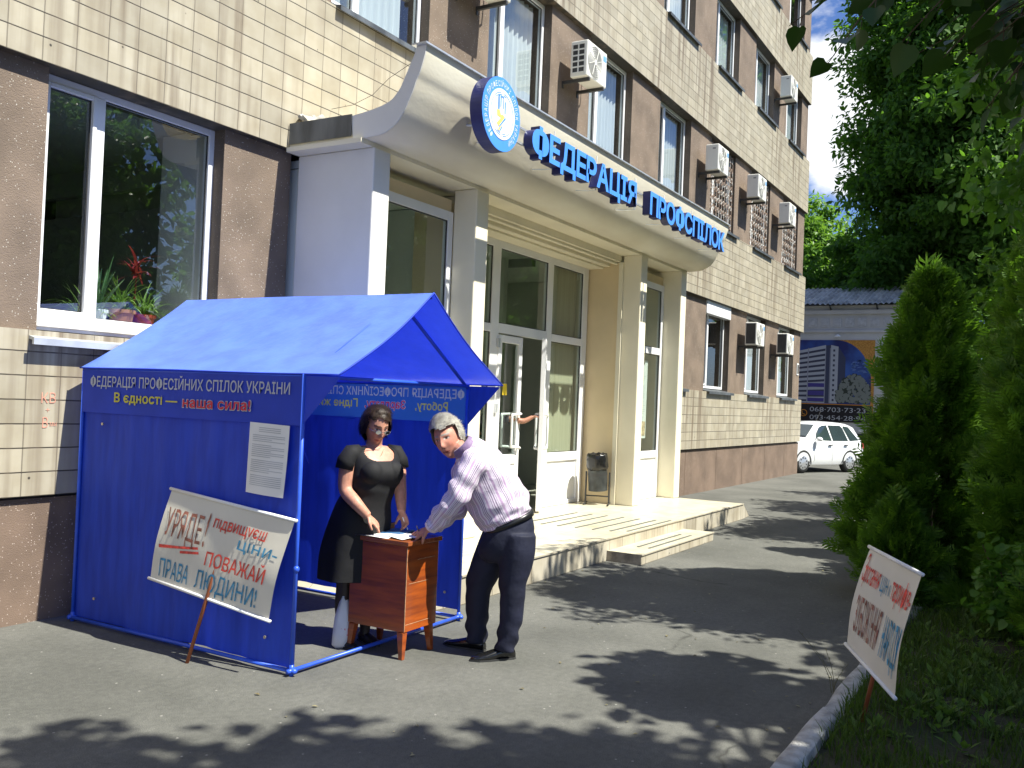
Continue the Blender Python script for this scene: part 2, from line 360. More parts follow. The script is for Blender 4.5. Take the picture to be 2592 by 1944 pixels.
def leaf_mat(name, c1, c2, trans=.35, tcol=(.16, .30, .03), rough=.45):
    m, nt, N, L, P = nodes(name); P.inputs['Roughness'].default_value = rough; P.inputs['Specular IOR Level'].default_value = .35
    ge = N.new('ShaderNodeNewGeometry'); cr = N.new('ShaderNodeValToRGB')
    cr.color_ramp.elements[0].color = tuple(c1)+(1,); cr.color_ramp.elements[1].color = tuple(c2)+(1,)
    L.new(ge.outputs['Random Per Island'], cr.inputs[0]); L.new(cr.outputs[0], P.inputs['Base Color'])
    tr = N.new('ShaderNodeBsdfTranslucent'); tr.inputs[0].default_value = tuple(tcol)+(1,)
    mx = N.new('ShaderNodeMixShader'); mx.inputs[0].default_value = trans
    L.new(P.outputs[0], mx.inputs[1]); L.new(tr.outputs[0], mx.inputs[2]); L.new(mx.outputs[0], N['Material Output'].inputs[0])
    return m
MT = {}
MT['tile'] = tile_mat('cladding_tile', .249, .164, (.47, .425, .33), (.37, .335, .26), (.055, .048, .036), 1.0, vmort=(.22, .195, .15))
MT['pebble'] = speckle_mat('pebbledash', (.180, .134, .100), (.50, .46, .40), 95, .945)
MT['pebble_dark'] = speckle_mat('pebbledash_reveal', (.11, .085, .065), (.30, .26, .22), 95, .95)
MT['plinth'] = speckle_mat('plinth_render', (.165, .115, .085), (.42, .34, .29), 90, .9, bump=.4)
MT['white'] = pmat('white_plastic', (.80, .80, .80), .35, .03, 3)
MT['cream'] = pmat('cream_plaster', (.80, .74, .57), .8, .06, 1.4, .08, 40)
MT['ochre'] = pmat('ochre_plaster', (.72, .58, .36), .8, .06, 1.4, .08, 40)
MT['palewall'] = pmat('pale_grey_plaster', (.70, .685, .64), .8, .07, 1.2, .1, 30)
MT['canopy'] = pmat('canopy_plaster', (.78, .74, .61), .85, .10, 1.6, .15, 25, col2=(.66, .60, .47), stretch=(.5, 1, 1))
MT['slate'] = pmat('sheet_metal_dark', (.11, .12, .13), .45, .35, 3, metal=.3, stretch=(2.2, 2.2, .5))
MT['zinc'] = pmat('zinc_sheet', (.62, .64, .66), .35, .1, 6, metal=.6)
MT['darkmetal'] = pmat('dark_metal', (.05, .05, .05), .5, .2, 8, metal=.3)
MT['glass'] = glass_mat('window_glass', (.86, .92, .92), 0, .17)
MT['glass_door'] = glass_mat('door_glass', (.80, .88, .84), 0, .09)
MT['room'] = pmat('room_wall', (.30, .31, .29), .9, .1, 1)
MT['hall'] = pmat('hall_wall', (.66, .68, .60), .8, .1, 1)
MT['floor_tile'] = pmat('hall_floor', (.55, .53, .46), .3, .1, 2)
MT['curtain'] = cloth_mat('curtain_cloth', (.85, .87, .90), .3, .9, .05, .3, 14, stretch=(3, 3, .1))
# ------------------------------------------------------------ ground
def asphalt():
    m, nt, N, L, P = nodes('asphalt'); P.inputs['Roughness'].default_value = .82; P.inputs['Specular IOR Level'].default_value = .3
    tc = N.new('ShaderNodeTexCoord')
    def noise(sc, det=4, rough=.55):
        n = N.new('ShaderNodeTexNoise'); n.inputs['Scale'].default_value = sc; n.inputs['Detail'].default_value = det; n.inputs['Roughness'].default_value = rough
        L.new(tc.outputs['Object'], n.inputs['Vector']); return n
    def ramp(src, a, b, ca, cb):
        r = N.new('ShaderNodeValToRGB'); r.color_ramp.elements[0].position = a; r.color_ramp.elements[1].position = b
        r.color_ramp.elements[0].color = ca; r.color_ramp.elements[1].color = cb; L.new(src, r.inputs[0]); return r
    n1 = noise(.75, 8, .62); r1 = ramp(n1.outputs['Fac'], .36, .64, (.090, .091, .084, 1), (.138, .138, .128, 1))
    n2 = noise(170, 2); r2 = ramp(n2.outputs['Fac'], .3, .75, (.66, .66, .66, 1), (1.4, 1.39, 1.36, 1))
    n4 = noise(26, 3); r4 = ramp(n4.outputs['Fac'], .3, .7, (.86, .86, .86, 1), (1.12, 1.12, 1.1, 1))
    mu = N.new('ShaderNodeMixRGB'); mu.blend_type = 'MULTIPLY'; mu.inputs[0].default_value = 1; L.new(r1.outputs[0], mu.inputs[1]); L.new(r2.outputs[0], mu.inputs[2])
    mv = N.new('ShaderNodeMixRGB'); mv.blend_type = 'MULTIPLY'; mv.inputs[0].default_value = 1; L.new(mu.outputs[0], mv.inputs[1]); L.new(r4.outputs[0], mv.inputs[2])
    # hairline cracks
    nw = noise(1.2, 3); va = N.new('ShaderNodeVectorMath'); va.operation = 'ADD'
    sc = N.new('ShaderNodeVectorMath'); sc.operation = 'SCALE'; sc.inputs['Scale'].default_value = .9; L.new(nw.outputs['Color'], sc.inputs[0])
    L.new(tc.outputs['Object'], va.inputs[0]); L.new(sc.outputs[0], va.inputs[1])
    vo = N.new('ShaderNodeTexVoronoi'); vo.feature = 'DISTANCE_TO_EDGE'; vo.inputs['Scale'].default_value = .34; L.new(va.outputs[0], vo.inputs['Vector'])
    rc = ramp(vo.outputs['Distance'], .0, .006, (.45, .45, .45, 1), (1, 1, 1, 1))
    n3 = noise(.8, 2); r3 = ramp(n3.outputs['Fac'], .5, .56, (0, 0, 0, 1), (1, 1, 1, 1))
    mc = N.new('ShaderNodeMixRGB'); mc.blend_type = 'MULTIPLY'; L.new(r3.outputs[0], mc.inputs[0]); L.new(mv.outputs[0], mc.inputs[1]); L.new(rc.outputs[0], mc.inputs[2])
    # pale scattered chips
    v2 = N.new('ShaderNodeTexVoronoi'); v2.inputs['Scale'].default_value = 9; L.new(tc.outputs['Object'], v2.inputs['Vector'])
    r5 = ramp(v2.outputs['Distance'], .045, .07, (1, 1, 1, 1), (0, 0, 0, 1))
    md = N.new('ShaderNodeMixRGB'); md.inputs[2].default_value = (.34, .33, .30, 1)
    kk = N.new('ShaderNodeMath'); kk.operation = 'MULTIPLY'; kk.inputs[1].default_value = .8; L.new(r5.outputs[0], kk.inputs[0]); L.new(kk.outputs[0], md.inputs[0]); L.new(mc.outputs[0], md.inputs[1])
    L.new(md.outputs[0], P.inputs['Base Color'])
    b = N.new('ShaderNodeBump'); b.inputs['Strength'].default_value = .35; b.inputs['Distance'].default_value = .004; L.new(n2.outputs['Fac'], b.inputs['Height']); L.new(b.outputs[0], P.inputs['Normal'])
    return m
MT['asphalt'] = asphalt()
g = MB(); g.add([(-400, -400, 0), (600, -400, 0), (600, 400, 0), (-400, 400, 0)], [(0, 1, 2, 3)])
setprops(g.build('ground', MT['asphalt']), kind='structure')
# dry leaves and scraps blown over the asphalt
fl = MB(); rf_ = random.Random(17)
for i in range(150):
    x = rf_.uniform(3.2, 14); y = rf_.uniform(1.2, 4.0) if i % 3 else rf_.uniform(1.1, 1.35); a = rf_.uniform(0, 6.28); l = rf_.uniform(.012, .04); c = Vector((x, y, .004)); d = Vector((math.cos(a), math.sin(a), .12)); s_ = Vector((-math.sin(a), math.cos(a), 0))
    fl.add([c, c+d*l*.5+s_*l*.3+Vector((0, 0, .004)), c+d*l, c+d*l*.5-s_*l*.3+Vector((0, 0, .003))], [(0, 1, 2, 3)])
setprops(fl.build('fallen_leaves', leaf_mat('fallen_leaf', (.10, .07, .03), (.30, .27, .16), .1), fixn=False), kind='stuff')
MT['earth'] = pmat('lawn_earth', (.060, .050, .030), .95, .4, 3, .8, 30, col2=(.035, .045, .016))
def lz(x, y): return .05 + .03*math.sin(x*1.7+y)*math.sin(y*2.3-x*.6) - .02*max(0, y-.6)
lw = MB(); lw.grid(120, 40, lambda u, v: (-3+u*25.2, -7.5+v*8.5, lz(-3+u*25.2, -7.5+v*8.5)))
setprops(lw.build('lawn', MT['earth'], smooth=True), kind='structure')
# beyond the lawn: the street side, out of the picture
v = MB(); v.add([(-60, -40, .004), (60, -40, .004), (60, -7.6, .004), (-60, -7.6, .004)], [(0, 1, 2, 3)])
setprops(v.build('road', pmat('road_asphalt', (.07, .07, .07), .9, .2, .8, .3, 90)), kind='structure')
# whitewashed kerb, slightly wavering
MT['kerb'] = pmat('whitewashed_kerb', (.50, .50, .49), .9, .1, 11, 1.0, 45, col2=(.31, .30, .28), lo=.36, hi=.60)
kb = MB(); rr = random.Random(3)
xk = -3.0
while xk < 22:
    L_ = rr.uniform(.92, 1.08); dy = rr.uniform(-.015, .015); dz = rr.uniform(-.012, .012); da = rr.uniform(-.012, .012)
    n = 5; rg = []
    for i in range(n+1):
        t = i/n; x = xk+.006+(L_-.012)*t; y = 1.0+dy+da*(t-.5)+rr.uniform(-.004, .004); top = .092+dz+rr.uniform(-.005, .005)
        e = .012 if 0 < i < n else .022
        rg.append([(x, y-.058, -.05), (x, y+.060, -.05), (x, y+.056, top-e*1.5-rr.uniform(0, .006)), (x, y+.036, top), (x, y-.036, top), (x, y-.056, top-e)])
    kb.rings(rg); xk += L_
setprops(soft(kb.build('kerb', MT['kerb']), 50), kind='structure')
# grass of the lawn
MT['grass'] = leaf_mat('grass_blade', (.030, .065, .010), (.075, .12, .02), .4, (.12, .22, .02))
def grass(name, n, x0, x1, y0, y1, hmin, hmax, seed):
    r = np.random.default_rng(seed); V = []; F = []
    x = r.uniform(x0, x1, n); y = r.uniform(y0, y1, n)
    cl = (np.sin(x*3.1+1)*np.sin(y*4.3)+np.sin(x*7.7-y*5.1)*.6+r.normal(0, .5, n)) > -.45
    x = x[cl]; y = y[cl]; n = len(x)
    h = r.uniform(hmin, hmax, n)*(.7+.5*r.random(n)); a = r.uniform(0, 2*pi, n); w = r.uniform(.002, .005, n); ln = r.uniform(.1, .8, n)*h; a2 = r.uniform(0, 2*pi, n)
    z = np.array([lz(p, q) for p, q in zip(x, y)])-.004
    P = np.zeros((n, 5, 3)); dx, dy = np.cos(a)*w, np.sin(a)*w; bx, by = np.cos(a2)*ln, np.sin(a2)*ln
    P[:, 0] = np.stack([x-dx, y-dy, z], 1); P[:, 1] = np.stack([x+dx, y+dy, z], 1)
    P[:, 2] = np.stack([x+dx*.8+bx*.35, y+dy*.8+by*.35, z+h*.6], 1); P[:, 3] = np.stack([x-dx*.8+bx*.35, y-dy*.8+by*.35, z+h*.6], 1)
    P[:, 4] = np.stack([x+bx, y+by, z+h], 1)
    b = np.arange(n)[:, None]*5
    m = MB(); m.v = P.reshape(-1, 3); m.f = np.concatenate([b+np.array([[0, 1, 2, 3]])]).tolist()+(b+np.array([[3, 2, 4]])).tolist(); m.mi = []
    return setprops(m.build(name, MT['grass'], fixn=False), kind='stuff')
grass('grass', 42000, 2.6, 12.5, -1.2, .95, .05, .14, 5)
# weeds of the verge: rosettes of small broad leaves
def leafcard(c, d, n_, w, l, bend=.25):
    d = Vector(d).normalized(); n_ = Vector(n_); s_ = d.cross(n_).normalized(); n_ = s_.cross(d)
    c = Vector(c); m1 = c+d*l*.5+n_*bend*l*.15; e = c+d*l-n_*bend*l*.2
    return [c, m1+s_*w*.5, e, m1-s_*w*.5]
MT['weed'] = leaf_mat('weed_leaf', (.05, .11, .015), (.13, .22, .04), .4, (.2, .36, .04))
wd = MB(); rw = random.Random(8)
for i in range(330):
    x = rw.uniform(4.6, 10.5); y = rw.uniform(-1.0, .85)
    if i < 140: x = rw.uniform(5.3, 8.2); y = rw.uniform(-.1, .6)
    z = lz(x, y)
    for k in range(rw.randint(6, 13)):
        a = rw.uniform(0, 2*pi); el = rw.uniform(.1, 1.0); d = (math.cos(a)*math.cos(el), math.sin(a)*math.cos(el), math.sin(el))
        l = rw.uniform(.03, .08); st = Vector((x, y, z))+Vector(d)*rw.uniform(.0, .07)
        wd.add(leafcard(st, d, (0, 0, 1), l*.5, l), [(0, 1, 2, 3)])
setprops(wd.build('weeds', MT['weed'], fixn=False), kind='stuff')
# the tall dry weed growing at the kerb edge
wk = thing('weed_plant', 'thin dry weed growing out over the white kerb', 'weed', (5.75, 1.09, 0))
m = MB()
for dx, dy, h, lean in ((0, 0, .34, .22), (.05, .01, .25, .06), (-.03, 0, .2, -.08), (.02, .02, .28, .15)):
    pts = [(5.75+dx, 1.09+dy+lean*t*t, h*t) for t in (0, .3, .6, 1)]
    m.tube(pts, [.0022, .002, .0016, .001], 5)
    for t in (.35, .5, .62, .74, .84, .93):
        p = Vector((5.75+dx, 1.09+dy+lean*t*t, h*t)); a = rw.uniform(0, 6.28)
        m.add(leafcard(p, (math.cos(a), math.sin(a), .5), (0, 0, 1), .007, .025), [(0, 1, 2, 3)])
m.build('stem', pmat('dry_stem', (.12, .11, .05), .8), wk)
# ------------------------------------------------------------ the office building
BL = thing('office_building', 'four-storey office building clad in beige tiles with brown pebble-dash piers and curved entrance canopy', 'building', (10, 6, 0))
XL, XR = -6.5, 25.75
PER, OPW, E0 = 2.8, 1.58, 5.43          # bay, window width, right edge of window 0
bands = [(.87, 2.0), (3.83, 5.33), (7.08, 8.50), (10.06, 11.37), (12.95, 13.6)]
def inent(x0, x1): return x1 > 6.3 and x0 < 14.0
for i, (z0, z1) in enumerate(bands):
    m = MB()
    segs = [(XL, 6.21), (14.07, XR)] if i == 0 else [(XL, XR)]
    for a, b in segs: MB().box(a, b, 6.0, 6.5, z0, z1).build('tile_band', MT['tile'], BL, origin=(.01, 6, z0))
for a, b in ((XL, 6.21), (14.07, XR-.03)):
    MB().box(a, b, 6.04, 6.5, -.05, .85).build('plinth', MT['plinth'], BL)
    MB().box(a, b, 6.075, 6.5, .8485, .872).build('plinth_shadow_line', MT['darkmetal'], BL)  # dark strip stands in for the shadow under the tile lip
# joints of the plinth panels
m = MB(); x = 15.0
while x < 25.5: m.box(x, x+.008, 6.0375, 6.045, 0, .845); x += 1.85
m.build('plinth_seam', pmat('seam', (.10, .06, .04), .9), BL)
floors = [(2.0, 3.83), (5.33, 7.08), (8.5, 10.06), (11.37, 12.95)]
for fi, (z0, z1) in enumerate(floors):
    for k in range(-4, 8):
        a = E0+PER*k; b = a+PER-OPW
        if k == 7: b = XR-.02
        if fi == 0 and inent(a, b):
            if a < 6.2: b = 6.21
            elif b > 14.05: a = 14.07
            else: continue
        if b-a < .05: continue
        o = MB().box(a, b, 6.08, 6.5, z0, z1).build('pilaster', MT['pebble'], BL)
m = MB(); m.box(XR-.25, XR-.03, 6.51, 20, 0, 13.2); m.box(XL, XL+.2, 6.51, 20, 0, 13.2)
m.box(XL, XR, 20, 20.3, 0, 13.2); m.build('end_wall', MT['pebble'], BL)
m = MB(); m.box(XL-.1, XR+.1, 5.9, 20.4, 13.6, 13.75); m.build('roof', MT['slate'], BL)
# rooms behind the glass
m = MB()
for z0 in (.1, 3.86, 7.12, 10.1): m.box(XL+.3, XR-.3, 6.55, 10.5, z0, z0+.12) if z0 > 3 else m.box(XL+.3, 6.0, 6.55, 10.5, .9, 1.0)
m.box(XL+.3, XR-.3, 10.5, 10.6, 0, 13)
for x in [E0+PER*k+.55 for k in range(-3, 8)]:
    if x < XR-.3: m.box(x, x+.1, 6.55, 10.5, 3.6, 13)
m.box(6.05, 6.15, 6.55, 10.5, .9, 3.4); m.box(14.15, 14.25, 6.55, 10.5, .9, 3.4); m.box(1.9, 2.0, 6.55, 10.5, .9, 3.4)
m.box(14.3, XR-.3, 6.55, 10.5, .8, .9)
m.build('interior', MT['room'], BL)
MB().box(5.432, 5.9, 6.505, 6.86, 1.0, 3.85).build('inner_wall', MT['palewall'], BL)
MB().box(5.424, 5.4295, 6.275, 6.50, 2.11, 3.82).build('inner_reveal', MT['palewall'], BL)
MT['sill'] = pmat('sill_sheet', (.50, .52, .54), .4, .1, 8, metal=.4)
MT['grille'] = pmat('wrought_grille', (.34, .24, .18), .55, .5, 14, col2=(.62, .60, .56), lo=.42, hi=.5)
MT['pvc'] = MT['white']
def window(k, z0, z1, sill='slim', grille=False, box=False, name_label=None, mull=.50, curt=None):
    x1 = E0+PER*k; x0 = x1-OPW; y = 6.20; zt = z1
    m = MB(); fw_ = .055
    zb = z0+.07 if sill == 'slim' else z0+.035
    m.box(x0, x0+fw_, y, y+.07, zb, zt); m.box(x1-fw_, x1, y, y+.07, zb, zt)
    m.box(x0+fw_, x1-fw_, y, y+.07, zt-fw_, zt); m.box(x0+fw_, x1-fw_, y, y+.07, zb, zb+(.10 if sill != 'slim' else fw_))
    xm = x0+mull
    m.box(xm-.036, xm+.036, y-.004, y+.07, zb+fw_, zt-fw_)
    # sash of the left casement
    s = .034; a, b, c, d = x0+fw_, xm-.036, zb+(.10 if sill != 'slim' else fw_), zt-fw_
    for q in ((a, a+s, c, d), (b-s, b, c, d), (a+s, b-s, c, c+s), (a+s, b-s, d-s, d)): m.box(q[0], q[1], y-.012, y+.05, q[2], q[3])
    w = m.build('window', MT['pvc'], BL, bevel=.004, seg=1)
    MB().add([(x0+fw_, y+.03, zb), (x1-fw_, y+.03, zb), (x1-fw_, y+.03, zt-fw_), (x0+fw_, y+.03, zt-fw_)], [(0, 1, 2, 3)]).build('pane', MT['glass'], w)
    g = MB()
    for q in ((a+s, b-s, c+s, d-s), (xm+.036, x1-fw_, c, d)):    # dark rubber gaskets
        t = .008
        g.box(q[0], q[0]+t, y+.018, y+.03, q[2], q[3]); g.box(q[1]-t, q[1], y+.018, y+.03, q[2], q[3]); g.box(q[0]+t, q[1]-t, y+.018, y+.03, q[2], q[2]+t); g.box(q[0]+t, q[1]-t, y+.018, y+.03, q[3]-t, q[3])
    g.build('gasket', MT['darkmetal'], w)
    sl = MB()
    if sill == 'big':
        sl.hexa([(x0-.10, 5.93, z0-.075), (x1+.04, 5.93, z0-.075), (x1+.04, 6.20, z0-.02), (x0-.10, 6.20, z0-.02), (x0-.10, 5.93, z0-.055), (x1+.04, 5.93, z0-.055), (x1+.04, 6.20, z0+.012), (x0-.10, 6.20, z0+.012)])
        sl.box(x0-.08, x1+.03, 6.12, 6.262, z0+.0125, z0+.035)
        sl.box(x0-.12, x1+.05, 5.91, 5.93, z0-.10, z0-.055)
        sl.build('sill', MT['sill'], w)
        MB().box(x0-.06, x1+.02, 6.10, 6.199, z0+.036, z0+.13).build('sill_board', MT['pvc'], w, bevel=.006)
    else:
        sl.hexa([(x0-.02, 5.95, z0-.02), (x1+.02, 5.95, z0-.02), (x1+.02, 6.27, z0+.05), (x0-.02, 6.27, z0+.05), (x0-.02, 5.95, z0+.004), (x1+.02, 5.95, z0+.004), (x1+.02, 6.27, z0+.069), (x0-.02, 6.27, z0+.069)])
        sl.box(x0-.02, x1+.02, 5.938, 5.95, z0-.045, z0+.004)
        sl.build('sill', MT['slate'], w)
    # rough dark reveals to the sides
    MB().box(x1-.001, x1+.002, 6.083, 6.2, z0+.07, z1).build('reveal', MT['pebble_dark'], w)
    if box:
        MB().box(x0+.002, x1-.003, 6.055, 6.19, zt-.27, zt-.002).build('shutter_box', MT['pvc'], w, bevel=.012)
    if grille:
        gm = MB(); yy = 6.13; n = 9
        for i in range(n+1):
            xx_ = x0+.04+(x1-x0-.08)*i/n; gm.box(xx_-.008, xx_+.008, yy-.008, yy+.008, z0+.08, z1-.02)
        for j in range(4):
            zz = z0+.1+(z1-z0-.16)*j/3; gm.box(x0+.03, x1-.03, yy-.006, yy+.006, zz-.007, zz+.007)
        for i in range(n):
            for j in range(8):
                cx = x0+.04+(x1-x0-.08)*(i+.5)/n; cz = z0+.1+(z1-z0-.16)*(j+.5)/8; sg = 1 if (i+j) % 2 else -1
                pts = [(cx+sg*.05*math.cos(t)*(1-t/9), yy-.012, cz+.075*math.sin(t)*(1-t/9)) for t in [q*.75 for q in range(9)]]
                gm.tube(pts, .0085, 5)
        gm.build('grille', MT['grille'], w)
    return w
WN = {}
for k in (-3, -2, -1, 0, 4, 5, 6, 7):
    if k < 1: WN[(0, k)] = window(k, 2.0, 3.83, 'big')
    elif k == 4: WN[(0, k)] = window(k, 2.0, 3.83, 'slim', box=True)
    else: WN[(0, k)] = window(k, 2.0, 3.83, 'slim', box=(k == 5))
for k in range(-3, 8): WN[(1, k)] = window(k, 5.33, 7.08, grille=(k in (5, 6, 7)))
for k in range(-3, 8): WN[(2, k)] = window(k, 8.5, 10.06)
for k in range(-3, 8): WN[(3, k)] = window(k, 11.37, 12.95)
# curtains and blinds, each hanging behind one window
def curtain(k, z0, z1, f0, f1, label):
    x1 = E0+PER*k; x0 = x1-OPW
    a = x0+(x1-x0)*f0; b = x0+(x1-x0)*f1
    o = MB().grid(60, 2, lambda u, v: (a+(b-a)*u, 6.36+.022*math.sin(u*(b-a)*52+v*.4), z0+.06+(z1-z0-.1)*v)).build('curtain', MT['curtain'], smooth=True, origin=((a+b)/2, 6.36, z0))
    return setprops(o, label, 'curtain', 'curtains behind the upper windows')
curtain(1, 5.33, 7.08, .05, .90, 'white curtain behind the window above the left end of the entrance canopy')
curtain(2, 5.33, 7.08, .2, .97, 'pale curtain behind the window above the round blue emblem')
curtain(3, 5.33, 7.08, .2, .99, 'pale curtain behind the first-floor window beside the lowest-hung air conditioner')
curtain(4, 5.33, 7.08, .22, .99, 'pale curtain behind the first-floor window above the gap between the two sign words')
curtain(6, 8.5, 10.06, .22, .97, 'pale curtain behind the second-floor window just left of the highest air conditioner')
curtain(5, 8.5, 10.06, .22, .97, 'pale curtain behind the second-floor window two bays left of the highest air conditioner')
curtain(7, 8.5, 10.06, .22, .97, 'pale curtain behind the last second-floor window before the corner')
curtain(4, 8.5, 10.06, .22, .97, 'pale curtain behind the second-floor window cut by the top edge of the photo')
curtain(7, 2.0, 3.83, .1, .9, 'white curtain behind the last ground-floor window before the building corner')
curtain(6, 2.0, 3.83, .45, .95, 'white curtain behind the ground-floor window between the two black-sided air conditioners')
# number plate at the far corner of the ground floor
pl = thing('wall_plate', 'small white plate on the brown pier at the far corner of the building', 'plate', (25.5, 6.07, 2.8))
MB().box(25.42, 25.62, 6.062, 6.078, 2.66, 2.98).build('backing', MT['pvc'], pl, bevel=.004); MB().box(25.45, 25.59, 6.058, 6.0615, 2.70, 2.94).build('face', MT['darkmetal'], pl)
# red chalk scrawl on the tiles left of the tent
sc_ = MB(); fn = lambda u, v, w: (u, 5.9965, v)
text(sc_, 'КВ', fn, 3.86, 3.965, 1.505, .075, -.006); text(sc_, '+', fn, 3.895, 3.925, 1.44, .04, -.006); text(sc_, 'В', fn, 3.875, 3.915, 1.335, .075, -.006); text(sc_, 'мы', fn, 3.93, 3.98, 1.345, .04, -.006)
sc_.build('chalk_scrawl', pmat('red_chalk', (.62, .30, .22), .9, .2, 60), BL)
# ------------------------------------------------------------ entrance
XC0, XC1 = 6.1, 14.2
lower = [(5.998, 3.83), (5.25, 3.83), (5.07, 3.832), (4.93, 3.846), (4.81, 3.903), (4.735, 3.983), (4.674, 4.094), (4.633, 4.178), (4.601, 4.262), (4.568, 4.33), (4.528, 4.46), (4.515, 4.53)]
upper = [(4.615, 4.53), (4.635, 4.47), (4.68, 4.377), (4.735, 4.27), (4.775, 4.197), (4.87, 4.112), (5.04, 4.066), (5.28, 4.036), (5.998, 4.04)]
def smoothcurve(p, n=5):
    out = []
    for i in range(len(p)-1):
        p0, p1, p2, p3 = p[max(i-1, 0)], p[i], p[i+1], p[min(i+2, len(p)-1)]
        for j in range(n):
            t = j/n
            out.append(tuple(.5*((2*p1[c])+(-p0[c]+p2[c])*t+(2*p0[c]-5*p1[c]+4*p2[c]-p3[c])*t*t+(-p0[c]+3*p1[c]-3*p2[c]+p3[c])*t**3) for c in (0, 1)))
    out.append(p[-1]); return out
prof = smoothcurve(lower[1:], 4)
poly = [lower[0]]+prof+smoothcurve(upper[:-1], 4)+[upper[-1]]
cp = MB().prism(poly, lambda u, v, w: (w, u, v), XC0, XC1).build('entrance_canopy', MT['canopy'], BL); soft(cp, 35)
# soffit board under the canopy, end face plate, metal capping of the lip
MB().box(XC0-.04, XC1-.1, 5.14, 5.995, 3.79, 3.829).build('soffit', MT['cream'], cp)
ef = [(y, z) for y, z in smoothcurve(lower[1:], 4)]+smoothcurve(upper[:-1], 4)
MB().prism([(y, z+.004 if z < 4 else z) for y, z in ef], lambda u, v, w: (w, u, v), XC0-.012, XC0-.001).build('end_face', MT['palewall'], cp)
MB().box(XC0-.02, XC0-.013, 5.27, 5.99, 3.862, 4.05).build('end_flashing', MT['slate'], cp)
MB().box(XC0-.05, XC1+.02, 4.49, 4.64, 4.531, 4.545).build('lip_capping', MT['zinc'], cp)
# columns
for x0, x1, yb, nm in ((6.22, 6.45, 5.998, 0), (7.87, 8.10, 5.40, 1), (12.20, 12.43, 5.40, 2), (13.83, 14.06, 5.998, 3)):
    MB().box(x0, x1, 5.12, yb, .238, 3.789 if nm not in (0, 3) else 3.789).build('entrance_column', MT['palewall'] if nm == 0 else MT['cream'], BL, bevel=.012)
MB().box(8.10, 12.199, 5.43, 5.99, 3.70, 3.788).build('door_beam', MT['cream'], BL)
mo = MB()
mo.box(8.101, 12.198, 5.60, 5.98, 3.64, 3.699); mo.box(8.102, 12.197, 5.48, 5.54, 3.665, 3.698); mo.box(8.103, 12.196, 5.70, 5.975, 3.61, 3.639)
mo.build('cornice', MT['cream'], BL, bevel=.008)
for xa, xb, xs in ((8.0, 8.10, 8.10), (12.20, 12.30, 12.20)):
    MB().box(xa, xb, 5.45, 5.995, .239, 3.69).build('door_jamb', MT['ochre'], BL)
for xa, xb in ((8.075, 8.14), (12.16, 12.225)):
    MB().box(xa, xb, 5.385, 5.449, .24, 3.69).build('jamb_trim', MT['cream'], BL)
# hall inside
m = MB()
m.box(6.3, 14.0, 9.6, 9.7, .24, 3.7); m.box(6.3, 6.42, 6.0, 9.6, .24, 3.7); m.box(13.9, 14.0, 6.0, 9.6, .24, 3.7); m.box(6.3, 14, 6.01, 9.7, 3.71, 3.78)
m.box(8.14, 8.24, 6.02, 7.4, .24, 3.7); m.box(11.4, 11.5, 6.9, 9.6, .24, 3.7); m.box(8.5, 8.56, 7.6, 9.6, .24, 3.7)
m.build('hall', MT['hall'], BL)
MB().box(6.3, 14, 5.93, 9.7, .18, .236).build('hall_floor', MT['floor_tile'], BL)
MB().box(12.6, 13.3, 9.55, 9.599, .24, 2.4).build('inner_door', pmat('inner_door', (.10, .07, .05), .5), BL)
# glazed screens
def bars(m, rects, y0, y1):
    for a, b, c, d in rects: m.box(a, b, y0, y1, c, d)
def sidescreen(x0, x1):
    m = MB(); f = .085
    bars(m, [(x0, x0+f, .24, 3.56), (x1-f, x1, .24, 3.56), (x0+f, x1-f, 3.465, 3.56), (x0+f, x1-f, 2.46, 2.565), (x0+f, x1-f, .86, .97), (x0+f, x1-f, .24, .30)], 5.40, 5.47)
    s = m.build('side_screen', MT['pvc'], BL, bevel=.005, seg=1)
    for z0, z1 in ((.97, 2.46), (2.565, 3.465)):
        MB().add([(x0+f, 5.43, z0), (x1-f, 5.43, z0), (x1-f, 5.43, z1), (x0+f, 5.43, z1)], [(0, 1, 2, 3)]).build('pane', MT['glass_door'], s)
        t = .01; g = MB()
        bars(g, [(x0+f, x0+f+t, z0, z1), (x1-f-t, x1-f, z0, z1), (x0+f+t, x1-f-t, z0, z0+t), (x0+f+t, x1-f-t, z1-t, z1)], 5.415, 5.428); g.build('gasket', MT['darkmetal'], s)
    MB().box(x0+f, x1-f, 5.425, 5.455, .30, .86).build('lower_panel', MT['pvc'], s)
    MB().box(x0, x1, 5.43, 5.60, 3.565, 3.69).build('head', MT['ochre'], s)
    return s
sidescreen(6.452, 7.868); sidescreen(12.432, 13.828)
